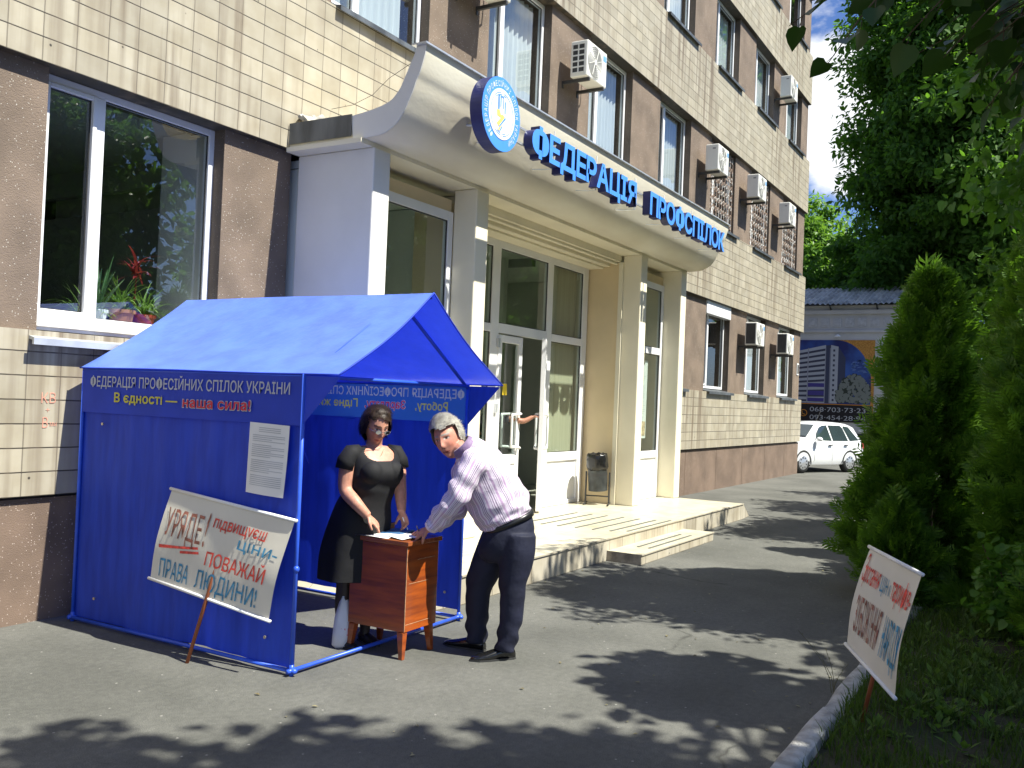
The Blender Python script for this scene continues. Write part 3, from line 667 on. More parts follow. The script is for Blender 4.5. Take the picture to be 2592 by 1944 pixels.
# screen with the double door
m = MB(); y0, y1 = 5.92, 5.99; f = .08
cols = [(8.142, 8.24), (9.52, 9.70), (10.935, 11.08), (12.0, 12.158)]
for a, b in cols: m.box(a, b, y0, y1, .24, 3.61)
bars(m, [(8.24, 9.52, 3.52, 3.61), (9.70, 10.935, 3.52, 3.61), (11.08, 12.0, 3.52, 3.61), (8.24, 9.52, 2.48, 2.58), (9.70, 10.935, 2.48, 2.60), (11.08, 12.0, 2.48, 2.58), (8.24, 9.52, .85, .97), (11.08, 12.0, .85, .97), (8.24, 9.52, .24, .3), (11.08, 12.0, .24, .3)], y0, y1)
ds = m.build('door_screen', MT['pvc'], BL, bevel=.005, seg=1)
for a, b, c, d in ((8.24, 9.52, .97, 2.48), (8.24, 9.52, 2.58, 3.52), (9.70, 10.935, 2.60, 3.52), (11.08, 12.0, 2.58, 3.52), (11.08, 12.0, .97, 2.48)):
    MB().add([(a, 5.95, c), (b, 5.95, c), (b, 5.95, d), (a, 5.95, d)], [(0, 1, 2, 3)]).build('pane', MT['glass_door'], ds)
    t = .01; g = MB(); bars(g, [(a, a+t, c, d), (b-t, b, c, d), (a+t, b-t, c, c+t), (a+t, b-t, d-t, d)], 5.935, 5.948); g.build('gasket', MT['darkmetal'], ds)
for c, d in ((.97, 2.48), (2.58, 3.52)): MB().box(11.09, 11.99, 6.03, 6.04, c-.1, d+.06).build('window_blind', pmat('khaki_blind', (.42, .39, .29), .8, .08, 3, stretch=(9, 1, .3)), ds)
for a, b in ((8.24, 9.52), (11.08, 12.0)): MB().box(a, b, 5.945, 5.975, .3, .85).build('lower_panel', MT['pvc'], ds)
m = MB(); bars(m, [(9.70, 10.3, 3.2, 3.5)], 6.0, 6.005)
def door(hx, hy, ang, w, sgn, name_):
    """a glazed leaf hinged at (hx, hy); local x runs from the hinge"""
    c, s = math.cos(ang), math.sin(ang)
    T = lambda x, y, z: (hx+c*x-s*y, hy+s*x+c*y, z)
    def lb(m, a, b, c_, d, ya, yb): m.hexa([T(a, ya, c_), T(b, ya, c_), T(b, yb, c_), T(a, yb, c_), T(a, ya, d), T(b, ya, d), T(b, yb, d), T(a, yb, d)])
    m = MB(); W_ = w; f = .085
    for q in ((0, f, .26, 2.46), (W_-f, W_, .26, 2.46), (f, W_-f, 2.37, 2.46), (f, W_-f, .86, .98), (f, W_-f, .26, .36)): lb(m, *q, -.03, .03)
    d = m.build('door', MT['pvc'], BL, bevel=.005, seg=1)
    m = MB(); lb(m, f, W_-f, .36, .86, -.012, .012); m.build('door_panel', MT['pvc'], d)
    MB().add([T(f, 0, .98), T(W_-f, 0, .98), T(W_-f, 0, 2.37), T(f, 0, 2.37)], [(0, 1, 2, 3)]).build('pane', MT['glass_door'], d)
    for yy in (-1, 1):
        x = W_-.06; o_ = .075*yy
        x2 = x-.22
        MB().tube([T(x, .03*yy, 1.5), T(x, o_, 1.49), T(x-.05, o_, 1.485), T(x2, o_, 1.48), T(x2, o_, 1.44), T(x2, o_, 1.12), T(x2, o_, 1.08), T(x-.05, o_, 1.07), T(x, o_, 1.06), T(x, .03*yy, 1.05)], .017, 8).build('handle', MT['pvc'], d, smooth=True)
    return d
door(9.702, 5.94, 0.0, .595, 1, 'l')
door(10.935, 5.93, math.radians(180+27), .60, 1, 'r')
hb = MB()
for z in (.55, 1.5, 2.3): hb.box(9.66, 9.70, 5.885, 5.919, z, z+.11)
hb.build('hinge', MT['zinc'], ds)
MB().box(9.83, 9.93, 5.908, 5.9085, 1.72, 1.86).build('yellow_sticker', pmat('yellow_paper', (.85, .62, .03), .6), ds)
# poster behind the right hand side screen, just inside the glass
po = thing('notice_poster', 'tall white notice poster taped inside the narrow glazed panel right of the doors', 'poster', (13.3, 5.5, 1.15))
MB().box(13.0, 13.48, 5.492, 5.498, 1.16, 2.36).build('sheet', MT['pvc'], po)
m = MB(); fnp = lambda u, v, w: (u, 5.490, v); rp = random.Random(4)
for j in range(30):
    z = 2.2-.03*j
    if j % 8 == 7: continue
    m.add([fnp(13.16, z, 0), fnp(13.16+.27*rp.uniform(.6, 1), z, 0), fnp(13.16+.27*rp.uniform(.6, 1), z+.008, 0), fnp(13.16, z+.008, 0)], [(0, 1, 2, 3)])
m.build('print', pmat('grey_print', (.55, .56, .58), .8), po)
MB().box(13.30, 13.45, 5.4885, 5.4915, 1.2, 1.42).build('picture', pmat('poster_picture', (.55, .40, .25), .7, .5, 25), po)
# small things on the canopy: wire from the tiles to the lip, scrap of slate
o = MB().tube([(6.62, 5.99, 4.34), (6.58, 5.7, 4.33), (6.5, 5.4, 4.36), (6.35, 5.1, 4.42), (6.2, 4.75, 4.45)], .0024, 5).build('wire', MT['darkmetal'], smooth=True)
setprops(o, 'thin loose wire strung from the tiled wall to the canopy edge', 'wire')
o = MB(); rs_ = random.Random(2)
for i in range(9):
    c = Vector((6.3+rs_.uniform(-.14, .16), 5.86+rs_.uniform(-.1, .1), 4.075+rs_.uniform(0, .06))); q = rs_.uniform(.03, .09)
    a = Vector((rs_.uniform(-1, 1), rs_.uniform(-1, 1), rs_.uniform(-.6, .6))).normalized()*q; b = a.orthogonal().normalized()*q*.7; d = a.cross(b).normalized()*.014
    o.hexa([c-a-b-d, c+a-b-d, c+a+b-d, c-a+b-d, c-a-b+d, c+a-b+d, c+a+b+d, c-a+b+d])
setprops(o.build('rubble', pmat('rubble', (.38, .36, .32), .9, .3, 20)), 'small heap of broken plaster lying on the canopy against the tiled wall', 'rubble')
# ------------------------------------------------------------ platform and step
MT['plat'] = tile_mat('platform_tile', .40, .40, (.62, .575, .45), (.57, .53, .41), (.36, .33, .26), .15, .3, .004)
MT['platside'] = tile_mat('platform_side_tile', .34, .5, (.52, .475, .385), (.47, .43, .35), (.20, .175, .14), .5, .4, .006)
def plat_top_mat():
    m = MT['plat']; nt = m.node_tree
    for n in nt.nodes:
        if n.type == 'COMBXYZ':
            for l in list(n.inputs[1].links): nt.links.remove(l)  # lay the tiles flat: x and y
            sx = [q for q in nt.nodes if q.type == 'SEPXYZ'][0]; nt.links.new(sx.outputs[1], n.inputs[1])
    m.node_tree.nodes['Principled BSDF'].inputs['Roughness'].default_value = .35
plat_top_mat()
pf = thing('entrance_platform', 'low tiled platform with sloped ends in front of the entrance doors', 'platform', (10.14, 5, 0))
m = MB(); m.add([(6.25, 4.07, .236), (14.0, 4.07, .236), (14.0, 5.93, .236), (6.25, 5.93, .236)], [(0, 1, 2, 3)])
m.add([(14.0, 4.07, .236), (14.5, 4.12, 0), (14.5, 6.03, 0), (14.0, 5.93, .236)], [(0, 1, 2, 3)]); m.add([(5.95, 4.12, 0), (6.25, 4.07, .236), (6.25, 5.93, .236), (5.95, 5.93, 0)], [(0, 1, 2, 3)])
m.build('top_tiles', MT['plat'], pf)
m = MB(); m.add([(6.25, 4.071, -.02), (14.0, 4.071, -.02), (14.0, 4.071, .2355), (6.25, 4.071, .2355)], [(0, 1, 2, 3)]); m.add([(14.0, 4.071, 0), (14.5, 4.121, 0), (14.0, 4.071, .2355)], [(0, 1, 2)]); m.add([(5.95, 4.121, 0), (6.25, 4.071, 0), (6.25, 4.071, .2355)], [(0, 1, 2)])
m.build('side_tiles', MT['platside'], pf)
MB().box(6.25, 14.0, 4.058, 4.070, .226, .240).build('edge_strip', pmat('edge_strip', (.42, .38, .30), .6), pf)
MT['strip'] = pmat('rubber_strip', (.12, .125, .11), .8, .2, 20)
for i, (xa, ya) in enumerate(((9.52, 5.32), (9.52, 5.11), (9.53, 4.90), (9.55, 4.68), (9.56, 4.47), (9.6, 4.27), (9.73, 4.12))):
    m = MB(); yb = ya; m.box(xa, xa+1.36, yb, yb+.028, .2365, .242); m.build('grip_strip', MT['strip'], pf)
st = thing('step', 'single low tiled step with two grip strips in front of the platform', 'step', (10.2, 3.87, 0))
m = MB(); m.add([(9.05, 3.68, .11), (11.4, 3.68, .11), (11.4, 4.069, .11), (9.05, 4.069, .11)], [(0, 1, 2, 3)]); m.build('tread', MT['plat'], st)
m = MB(); m.add([(9.05, 3.681, -.02), (11.4, 3.681, -.02), (11.4, 3.681, .1095), (9.05, 3.681, .1095)], [(0, 1, 2, 3)]); m.add([(11.399, 3.681, 0), (11.399, 4.069, 0), (11.399, 4.069, .1095), (11.399, 3.681, .1095)], [(0, 1, 2, 3)])
m.build('riser', MT['platside'], st)
MB().add([(9.051, 3.681, -.02), (9.051, 4.069, -.02), (9.051, 4.069, .1095), (9.051, 3.681, .1095)], [(0, 1, 2, 3)]).build('side', pmat('raw_mortar', (.30, .26, .20), .9, .3, 12, .6, 40), st)
MB().box(9.045, 11.4, 3.668, 3.680, .10, .113).build('nosing', pmat('nosing', (.42, .38, .30), .6), st)
for y in (3.77, 3.90): MB().box(9.52, 10.86, y, y+.028, .1105, .116).build('grip_strip', MT['strip'], st)
# ------------------------------------------------------------ raised letters and emblem over the canopy
MT['sign_face'] = pmat('sign_face_blue', (.075, .29, .92), .35, .04, 3)
MT['sign_side'] = pmat('sign_side_navy', (.012, .016, .11), .4, .1, 3)
LS = thing('roof_sign', 'row of raised blue letters reading a federation name along the canopy lip', 'sign', (10.5, 4.35, 4.0))
LY = 4.35
fn = lambda u, v, w: (u, LY+w, v)
def letters(word, x0, x1):
    adv = []; 
    for ch in word:
        vs, fs = text2d(ch, .030, 4); adv.append(vs[:, 0].max()-vs[:, 0].min())
    gap = .035; tot = sum(adv)+gap*(len(word)-1); k = (x1-x0)/tot; x = x0
    for ch, a in zip(word, adv):
        m = MB(); zoff = 0
        text(m, ch, fn, x, x+a*k, 4.012, .262, .030, 0, 4, .10)
        m.build('letter', [MT['sign_face'], MT['sign_side']], LS, fixn=False)
        x += (a+gap)*k
letters('ФЕДЕРАЦІЯ', 7.60, 10.13); letters('ПРОФСПІЛОК', 10.56, 13.50)
for z in (4.10, 4.245): MB().box(7.15, 13.55, 4.455, 4.475, z-.01, z+.01).build('rail', MT['zinc'], LS)
for x in (7.2, 8.25, 9.25, 10.33, 10.36, 11.3, 12.35, 13.35):
    MB().tube([(x, 4.465, 4.30), (x, 4.465, 4.02), (x, 4.56, 4.02), (x-.02, 4.70, 4.03)], .008, 6).build('bracket', MT['zinc'], LS)
    MB().tube([(x, 4.465, 4.26), (x, 4.465, 4.40)], .006, 6).build('upright', MT['pvc'], LS)
EM = thing('emblem_sign', 'round blue and white emblem disc mounted at the left end of the canopy lip', 'emblem', (6.94, 4.3, 4.175))
EC = Vector((6.94, 0, 4.175)); ER = .325
MB().lathe([(ER, 4.30), (ER, 4.42)], (EC.x, 0, EC.z), 64, axis='y').build('disc_body', MT['sign_side'], EM)
MB().lathe([(ER-.002, 4.2955), (ER-.002, 4.299)], (EC.x, 0, EC.z), 64, axis='y').build('blue_ring', MT['sign_face'], EM)
MT['emw'] = pmat('emblem_white', (.80, .82, .84), .4, .02, 2); MT['emy'] = pmat('emblem_yellow', (.80, .60, .16), .5, .03, 2)
MB().lathe([(.222, 4.2915), (.222, 4.295)], (EC.x, 0, EC.z), 64, axis='y').build('white_disc', MT['emw'], EM)
def ringseg(m, r0, r1, a0, a1, y):
    n = max(2, int(abs(a1-a0)/.08)); V = []; F = []
    for i in range(n+1):
        a = a0+(a1-a0)*i/n
        for r in (r0, r1): V.append((EC.x+r*math.cos(a), y, EC.z+r*math.sin(a)))
        if i: F.append((2*i-2, 2*i-1, 2*i+1, 2*i))
    m.add(V, F)
m = MB()
for a0, a1 in ((.75, 1.45), (1.75, 2.4), (2.5, 3.9), (4.1, 4.6), (4.85, 5.5), (5.6, 6.95)): ringseg(m, .186, .192, a0, a1, 4.2895)
for a0, a1 in ((1.2, 1.5), (1.68, 2.3), (4.25, 4.62), (4.8, 5.1)): ringseg(m, .168, .174, a0, a1, 4.2895)
m.build('ring_lines', MT['sign_face'], EM)
# ring lettering
m = MB(); s_ = 'ФЕДЕРАЦІЯ ПРОФЕСІЙНИХ СПІЛОК УКРАЇНИ'; A0, A1 = math.radians(238), math.radians(-62)
ws = [(.38 if c in ' ' else (.35 if c in 'ІЇ' else .75)) for c in s_]; tot = sum(ws); acc = 0
for c, w_ in zip(s_, ws):
    a = A0+(A1-A0)*(acc+w_/2)/tot; acc += w_
    if c == ' ': continue
    rd = Vector((math.cos(a), 0, math.sin(a))); tg = Vector((math.sin(a), 0, -math.cos(a))); R0 = .242; wd_ = w_*.036
    f2 = lambda u, v, w, rd=rd, tg=tg: tuple(Vector((EC.x, 4.294, EC.z))+rd*(R0+v)+tg*u)
    text(m, c, f2, -wd_/2, wd_/2, 0, .048, .0)
m.build('ring_lettering', MT['emw'], EM)
def epoly(pts, y, m): m.add([(EC.x+x, y, EC.z+z) for x, z in pts], [tuple(range(len(pts)))])
m = MB()   # blue strokes of the upright hand
for p in (((-.075, .02), (-.062, .03), (-.062, .15), (-.075, .14)), ((-.055, .03), (-.046, .035), (-.046, .155), (-.055, .15)), ((-.032, .06), (-.02, .06), (-.02, .15), (-.032, .15)), ((.012, .055), (.022, .05), (.022, .145), (.012, .15)), ((-.032, .15), (.022, .145), (.022, .158), (-.032, .163)), ((.04, .02), (.055, .01), (.055, .12), (.04, .125)), ((-.075, .14), (-.046, .155), (-.046, .162), (-.075, .147)),
          ((.055, -.01), (.062, -.03), (-.04, -.125), (-.045, -.112)), ((.0, -.10), (.008, -.115), (-.03, -.165), (-.04, -.155))): epoly(p, 4.289, m)
m.build('hand_strokes', MT['sign_face'], EM)
m = MB()
for p in (((-.09, .02), (-.05, .035), (-.02, -.01), (.01, .0), (.055, -.02), (.03, -.05), (-.05, -.12), (-.085, -.095), (-.02, -.035), (-.08, -.03)), ((-.03, -.11), (.0, -.09), (.0, -.12), (-.035, -.165), (-.06, -.15))): epoly(p, 4.2893, m)
m.build('yellow_hand', MT['emy'], EM)
for z in (4.09, 4.25): MB().tube([(7.0, 4.46, z), (7.6, 4.46, z)], .008, 6).build('rail', MT['zinc'], EM)
MB().tube([(6.94, 4.42, 4.1), (6.94, 4.66, 4.12)], .012, 6).build('bracket', MT['zinc'], EM)
# ------------------------------------------------------------ air conditioners
MT['ac'] = pmat('ac_white', (.74, .73, .68), .45, .04, 3)
ac_black = MT['darkmetal']; MT['fan_dark'] = pmat('fan_dark', (.34, .34, .33), .6)
def make_ac(name, label, side='plain'):
    # origin: front-left-bottom corner of the casing; x right, +y into the wall
    Wd, Hh, Dp = .63, .50, .26
    t = thing(name, label, 'air conditioner', (0, 0, 0), 'air conditioner units on the facade')
    MB().box(0, Wd, 0, Dp, 0, Hh).build('casing', MT['ac'], t, bevel=.018)
    if side != 'plain':
        a, b, c_, d = (.05, .22, .05, .45) if side == 'vents' else (.03, .235, .03, .47)
        m = MB(); m.box(-.006, -.001, a, b, c_, d); m.build('side_vent', ac_black, t)
    if side == 'vents':
        m = MB()
        for i in range(6): m.box(-.010, -.0065, .05, .22, .05+.08*i-.010, .05+.08*i+.010)
        m.box(-.010, -.0065, .125, .145, .055, .445); m.build('vent_slats', MT['ac'], t)
    else:
        m = MB(); m.box(-.004, -.001, .06, .12, .40, .43); m.build('hand_grip', MT['fan_dark'], t)
    c = (.24, 0, .25)
    MB().lathe([(.215, -.004), (.215, -.001)], c, 40, axis='y').build('fan_opening', MT['fan_dark'], t)
    g = MB()
    for r in (.04, .07, .10, .13, .16, .19, .215):
        g.tube([(c[0]+r*math.cos(a), -.010, c[2]+r*math.sin(a)) for a in np.linspace(0, 2*pi, 29)], .0035, 4, cap=False)
    for a in np.linspace(0, 2*pi, 9)[:-1]: g.tube([(c[0]+.03*math.cos(a), -.012, c[2]+.03*math.sin(a)), (c[0]+.215*math.cos(a+.35), -.012, c[2]+.215*math.sin(a+.35))], .004, 4)
    g.lathe([(.035, -.014), (.035, -.004)], c, 16, axis='y')
    g.build('fan_grille', MT['ac'], t)
    MB().box(.50, .60, -.0025, -.001, .36, .44).build('energy_label', pmat('ac_label', (.18, .40, .70), .5), t)
    for x in (.09, .54):
        m = MB(); m.box(x-.02, x+.02, .0, .42, -.045, -.004); m.box(x-.018, x+.018, .405, .42, -.10, -.0455); m.build('bracket', ac_black, t)
    m = MB(); m.tube([(Wd+.002, .2, .12), (Wd+.05, .24, .10), (Wd+.06, .40, .16), (Wd+.06, .415, .6)], .012, 6); m.build('pipe', MT['palewall'], t)
    return t
ac_spots = [((8.62, 5.66, 6.32), 'air conditioner cut by the top edge of the photo above the emblem'),
 ((11.31, 5.66, 6.145), 'air conditioner with open side louvres on the pier right above the first sign word'),
 ((17.02, 5.66, 6.20), 'air conditioner on the first-floor pier left of the leftmost wrought grille'),
 ((19.76, 5.66, 6.26), 'air conditioner between the first and second wrought window grilles'),
 ((22.45, 5.66, 6.20), 'air conditioner left of the last wrought window grille, near the corner'),
 ((22.20, 5.66, 9.20), 'highest air conditioner, on the second-floor pier near the corner'),
 ((20.02, 5.66, 3.08), 'ground-floor air conditioner with black side, the one nearer the entrance'),
 ((22.68, 5.66, 3.06), 'ground-floor air conditioner with black side, the one nearest the corner')]
acp = {}
for i, (p, lb) in enumerate(ac_spots):
    kind = 'vents' if i < 2 else ('black' if i > 5 else 'plain')
    if kind in acp: a = copy_tree(acp[kind])
    else: a = acp[kind] = make_ac('air_conditioner', lb, kind)
    a.location = p; a['label'] = lb
# ------------------------------------------------------------ litter bin on its stand
bn = thing('litter_bin', 'dark grey tilting litter bin with black liner on an iron stand beside the door', 'bin', (11.98, 5.57, .24))
MT['bin'] = pmat('bin_paint', (.045, .05, .05), .45, .4, 9, .1, 20, metal=.3)
ax = Vector((-.10, .02, 1)).normalized()
def cyl(m, c, r0, r1, h0, h1, n=28): 
    e1 = ax.orthogonal().normalized(); e2 = ax.cross(e1); rg = []
    for r, h in ((r0, h0), (r1, h1)): rg.append([c+ax*h+e1*r*math.cos(2*pi*j/n)+e2*r*math.sin(2*pi*j/n) for j in range(n)])
    return rg
bc = Vector((12.0, 5.57, .44))
m = MB(); m.rings(cyl(m, bc, .135, .135, 0, .47), cap=True); soft(m.build('barrel', MT['bin'], bn))
m = MB(); m.rings(cyl(m, bc, .138, .138, .22, .25), cap=False); m.rings(cyl(m, bc, .138, .138, .46, .475), cap=False); m.build('hoop', MT['darkmetal'], bn)
lm = MB(); rb = random.Random(5); e1 = ax.orthogonal().normalized(); e2 = ax.cross(e1); rg = []
for h, r in ((.30, .1385), (.34, .150), (.40, .146), (.46, .150), (.515, .141), (.52, .125), (.45, .118)):
    rg.append([bc+ax*(h+rb.uniform(-.012, .012))+(e1*math.cos(2*pi*j/40)+e2*math.sin(2*pi*j/40))*(r*(1+rb.uniform(-.04, .05))) for j in range(40)])
lm.rings(rg, cap=True); lm.build('liner', pmat('black_film', (.012, .012, .012), .18, 0, 3, .3, 30), bn, smooth=True)
for dy, dx in ((-.16, 0), (.16, 0)):
    c = Vector((11.98, 5.57, 0)); sd = Vector((.35, -1, 0)).normalized()*(.165 if dy < 0 else -.165)
    p = c+sd; f_ = Vector((1, .35, 0)).normalized()
    m = MB(); m.tube([p+Vector((0, 0, .265)), p+Vector((0, 0, .70))], .014, 6); m.tube([p-f_*.17+Vector((0, 0, .255)), p+f_*.17+Vector((0, 0, .255))], .014, 6); m.build('stand_leg', MT['darkmetal'], bn)
sd = Vector((.35, -1, 0)).normalized()*.165; c = Vector((11.98, 5.57, .36)); MB().tube([c+sd, c-sd], .010, 6).build('cross_bar', MT['darkmetal'], bn)
# ------------------------------------------------------------ blue tent
TB = (.022, .045, .40)
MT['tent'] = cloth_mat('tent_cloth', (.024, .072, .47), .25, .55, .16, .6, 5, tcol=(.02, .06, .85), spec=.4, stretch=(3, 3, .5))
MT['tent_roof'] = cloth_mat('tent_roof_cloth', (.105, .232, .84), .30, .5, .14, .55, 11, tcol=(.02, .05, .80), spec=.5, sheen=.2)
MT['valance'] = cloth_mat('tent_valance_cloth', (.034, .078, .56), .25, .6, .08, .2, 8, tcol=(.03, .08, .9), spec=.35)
MT['valance_thin'] = cloth_mat('tent_valance_thin_cloth', (.04, .11, .60), .5, .6, .06, .2, 8, tcol=(.04, .17, .75), spec=.3)
MT['tgrey_b'] = cloth_mat('print_through_grey', (.42, .46, .60), .55, .7, .03, 0, tcol=(.45, .52, .75)); MT['tyel_b'] = cloth_mat('print_through_yellow', (.50, .50, .14), .55, .7, .03, 0, tcol=(.52, .55, .14)); MT['tred_b'] = cloth_mat('print_through_red', (.55, .05, .16), .5, .7, .03, 0, tcol=(.6, .05, .2))
MT['pipe'] = pmat('blue_pipe', (.03, .10, .62), .35, .1, 9, spec=.5)
MT['tgrey'] = pmat('print_grey', (.46, .48, .55), .7, .03); MT['tyel'] = pmat('print_yellow', (.62, .56, .06), .7, .03); MT['tred'] = pmat('print_red', (.62, .03, .06), .7, .03)
TN = thing('market_tent', 'blue gabled market tent with printed valances standing against the building', 'tent', (4.95, 4.85, 0))
xl, xr, yf, yb = 4.08, 5.82, 3.80, 5.86
ze, zr = 1.76, 2.335; xm_ = 4.955; yo = 3.53
def wav(a, b, s=1): return s*(.016*math.sin(a*6+b*1.3)+.009*math.sin(a*17-b*3.1)+.006*math.sin(b*9+a*7)+.0035*math.sin(a*41+b*2))
# left wall (faces the viewer's left) and right wall
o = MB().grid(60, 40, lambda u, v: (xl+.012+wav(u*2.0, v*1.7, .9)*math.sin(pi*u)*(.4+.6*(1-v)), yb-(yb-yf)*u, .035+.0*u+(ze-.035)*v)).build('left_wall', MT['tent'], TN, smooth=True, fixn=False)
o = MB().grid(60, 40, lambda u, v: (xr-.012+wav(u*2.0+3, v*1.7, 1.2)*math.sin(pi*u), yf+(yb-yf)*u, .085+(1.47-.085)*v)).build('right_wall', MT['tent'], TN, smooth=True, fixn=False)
# roof slopes, sagging slightly between ridge and eave, from a little in front of the posts
def slope(xe, sg):
    def f(u, v):
        y = yb+.03+(yo-yb-.03)*u
        x = xe+(xm_-xe)*v; z = ze+(zr-ze)*v - .055*math.sin(pi*v)*(.5+.5*math.sin(pi*u)) + .006*math.sin(u*14+v*4)*math.sin(pi*v)+.004*math.sin(v*18+u*6)*math.sin(pi*u)
        if u > .86: z -= .012*(u-.86)/.14*math.sin(pi*v)
        return (x, y, z)
    return f
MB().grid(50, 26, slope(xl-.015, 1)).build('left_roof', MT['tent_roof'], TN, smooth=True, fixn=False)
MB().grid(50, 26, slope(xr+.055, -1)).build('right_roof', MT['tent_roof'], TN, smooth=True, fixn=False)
# printed valances hanging from the eaves, their front end cut on the slant to the tip of the overhang
def valance(x, mat, name, sg, y0=yb, y1=yf, n=40):
    m = MB()
    top = [y0-(y0-y1)*i/n for i in range(n+1)]
    V = []; F = []
    for i, y in enumerate(top):
        zb = 1.455 if y > yf-.01 else 1.455+(ze-.02-1.455)*((yf-y)/(yf-yo))
        for j in range(6):
            t = j/5; V.append((x+sg*.004*math.sin(y*11+t*3)*t, y, (ze-.012)+(zb-ze+.012)*t))
    for i in range(n):
        for j in range(5): a = i*6+j; F.append((a, a+1, a+7, a+6))
    m.add(V, F); return m.build(name, mat, TN, smooth=True, fixn=False)
vl = valance(xl-.012, MT['valance'], 'left_valance', -1)
valance(xl-.012, MT['valance'], 'valance_flap', -1, yf, yo, 8); valance(xr+.010, MT['tent'], 'valance_flap', 1, yf, yo, 8)
Lf = lambda u, v, w: (xl-.020, -u, v)
m = MB(); text(m, 'ФЕДЕРАЦІЯ ПРОФЕСІЙНИХ СПІЛОК УКРАЇНИ', Lf, -5.76, -3.90, 1.635, .070, .012); m.build('grey_lettering', MT['tgrey'], vl)
m = MB(); text(m, 'В єдності —', Lf, -5.50, -4.87, 1.535, .063, .022); m.build('yellow_lettering', MT['tyel'], vl)
m = MB(); text(m, 'наша сила!', Lf, -4.825, -4.21, 1.525, .066, .05); m.build('white_outline', MT['tgrey'], vl)
Lf2 = lambda u, v, w: (xl-.0225, -u, v)
m = MB(); text(m, 'наша сила!', Lf2, -4.818, -4.217, 1.5270, .062, .014); m.build('red_lettering', MT['tred'], vl)
# the right valance is printed through: its cloth is cut fine and every cell takes the ink lying over it
def printed_valance():
    nx, nz = 640, 104; z1, z0 = ze-.012, 1.455; cell = np.zeros((nz, nx), np.int32); dx = (yb-yf)/nx; dz = (z1-z0)/nz
    def ink(tris, mi):
        P, fs = tris
        for f in fs:
            (ax, ay), (bx, by), (cx, cy) = (P[i] for i in f); d = (by-cy)*(ax-cx)+(cx-bx)*(ay-cy)
            if abs(d) < 1e-12: continue
            i0, i1 = int((min(ax, bx, cx)-yf)/dx)-1, int((max(ax, bx, cx)-yf)/dx)+2; j0, j1 = int((min(ay, by, cy)-z0)/dz)-1, int((max(ay, by, cy)-z0)/dz)+2
            i0 = max(i0, 0); j0 = max(j0, 0); i1 = min(i1, nx); j1 = min(j1, nz)
            X, Y = np.meshgrid(yf+(np.arange(i0, i1)+.5)*dx, z0+(np.arange(j0, j1)+.5)*dz)
            l1 = ((by-cy)*(X-cx)+(cx-bx)*(Y-cy))/d; l2 = ((cy-ay)*(X-cx)+(ax-cx)*(Y-cy))/d
            cell[j0:j1, i0:i1][(l1 >= 0) & (l2 >= 0) & (l1+l2 <= 1)] = mi
    ink(text_tris('ФЕДЕРАЦІЯ ПРОФЕСІЙНИХ СПІЛОК УКРАЇНИ', 3.835, 5.74, 1.650, .068, .010), 1)
    ink(text_tris('Роботу,', 3.98, 4.285, 1.555, .064, .016), 2); ink(text_tris('Гідне життя!', 4.86, 5.45, 1.555, .064, .016), 2)
    ink(text_tris('Зарплату,', 4.375, 4.79, 1.555, .064, .045), 1); ink(text_tris('Зарплату,', 4.380, 4.785, 1.556, .062, .014), 3)
    m = MB(); m.grid(nx, nz, lambda u, v: (xr+.010+.004*math.sin((yf+u*(yb-yf))*11)*(1-v), yf+u*(yb-yf), z0+(z1-z0)*v)); m.mi = cell.ravel().tolist()
    return m.build('right_valance', [MT['valance_thin'], MT['tgrey_b'], MT['tyel_b'], MT['tred_b']], TN, smooth=True, fixn=False)
printed_valance()
# hems along the roof edge
for xe in (xl-.015, xr+.055):
    f = slope(xe, 1); MB().tube([f(1, i/12) for i in range(13)], .0055, 6).build('roof_hem', MT['valance'], TN, smooth=True)
    MB().tube([f(i/20, 0) for i in range(21)], .0055, 6).build('roof_hem', MT['valance'], TN, smooth=True)
# pipes
def pipe(name, *pts, r=.0125): return MB().tube(pts, r, 10).build(name, MT['pipe'], TN, smooth=True)
pipe('post', (xl-.01, yf, 0), (xl-.01, yf, ze)); pipe('post', (xr, yf, 0), (xr, yf, ze)); pipe('post', (xl, yb, 0), (xl, yb, ze)); pipe('post', (xr, yb, 0), (xr, yb, ze))
pipe('base_rail', (xl-.01, yf, .028), (xl-.01, yb, .028)); pipe('base_rail', (xr, yf, .028), (xr, yb, .028)); pipe('base_rail', (xl-.01, yf, .030), (xr, yf, .030))
pipe('base_rail', (xl, yb, .028), (xr, yb, .028))
pipe('eave_rail', (xl, yf, ze-.012), (xl, yb, ze-.012)); pipe('eave_rail', (xr, yf, ze-.012), (xr, yb, ze-.012)); pipe('eave_rail', (xl, yf, ze-.012), (xr, yf, ze-.012))
for y in (yf, yb):
    pipe('rafter', (xl, y, ze-.03), (xm_, y, zr-.05)); pipe('rafter', (xr, y, ze-.03), (xm_, y, zr-.05))
pipe('ridge_pole', (xm_, yo+.02, zr-.03), (xm_, yb, zr-.03))
for x, y in ((xl-.01, yf), (xr, yf), (xl, yb), (xr, yb)):
    MB().tube([(x, y, 0), (x, y, .065)], .0145, 10).tube([(x-.035, y, .03), (x+.035, y, .03)], .0145, 8).tube([(x, y-.035, .03), (x, y+.035, .03)], .0145, 8).build('corner_joint', MT['pipe'], TN, smooth=True)
MT['brass'] = pmat('eyelet_metal', (.55, .50, .40), .35, .1, 5, metal=.8)
for x, y, z in ((xl-.012, 4.02, .19), (xl-.012, 5.62, .19), (xl-.012, 5.62, 1.38), (xr-.018, 3.92, .20)):
    MB().tube([(x-.004, y, z), (x+.004, y, z)], .010, 10).build('eyelet', MT['brass'], TN)
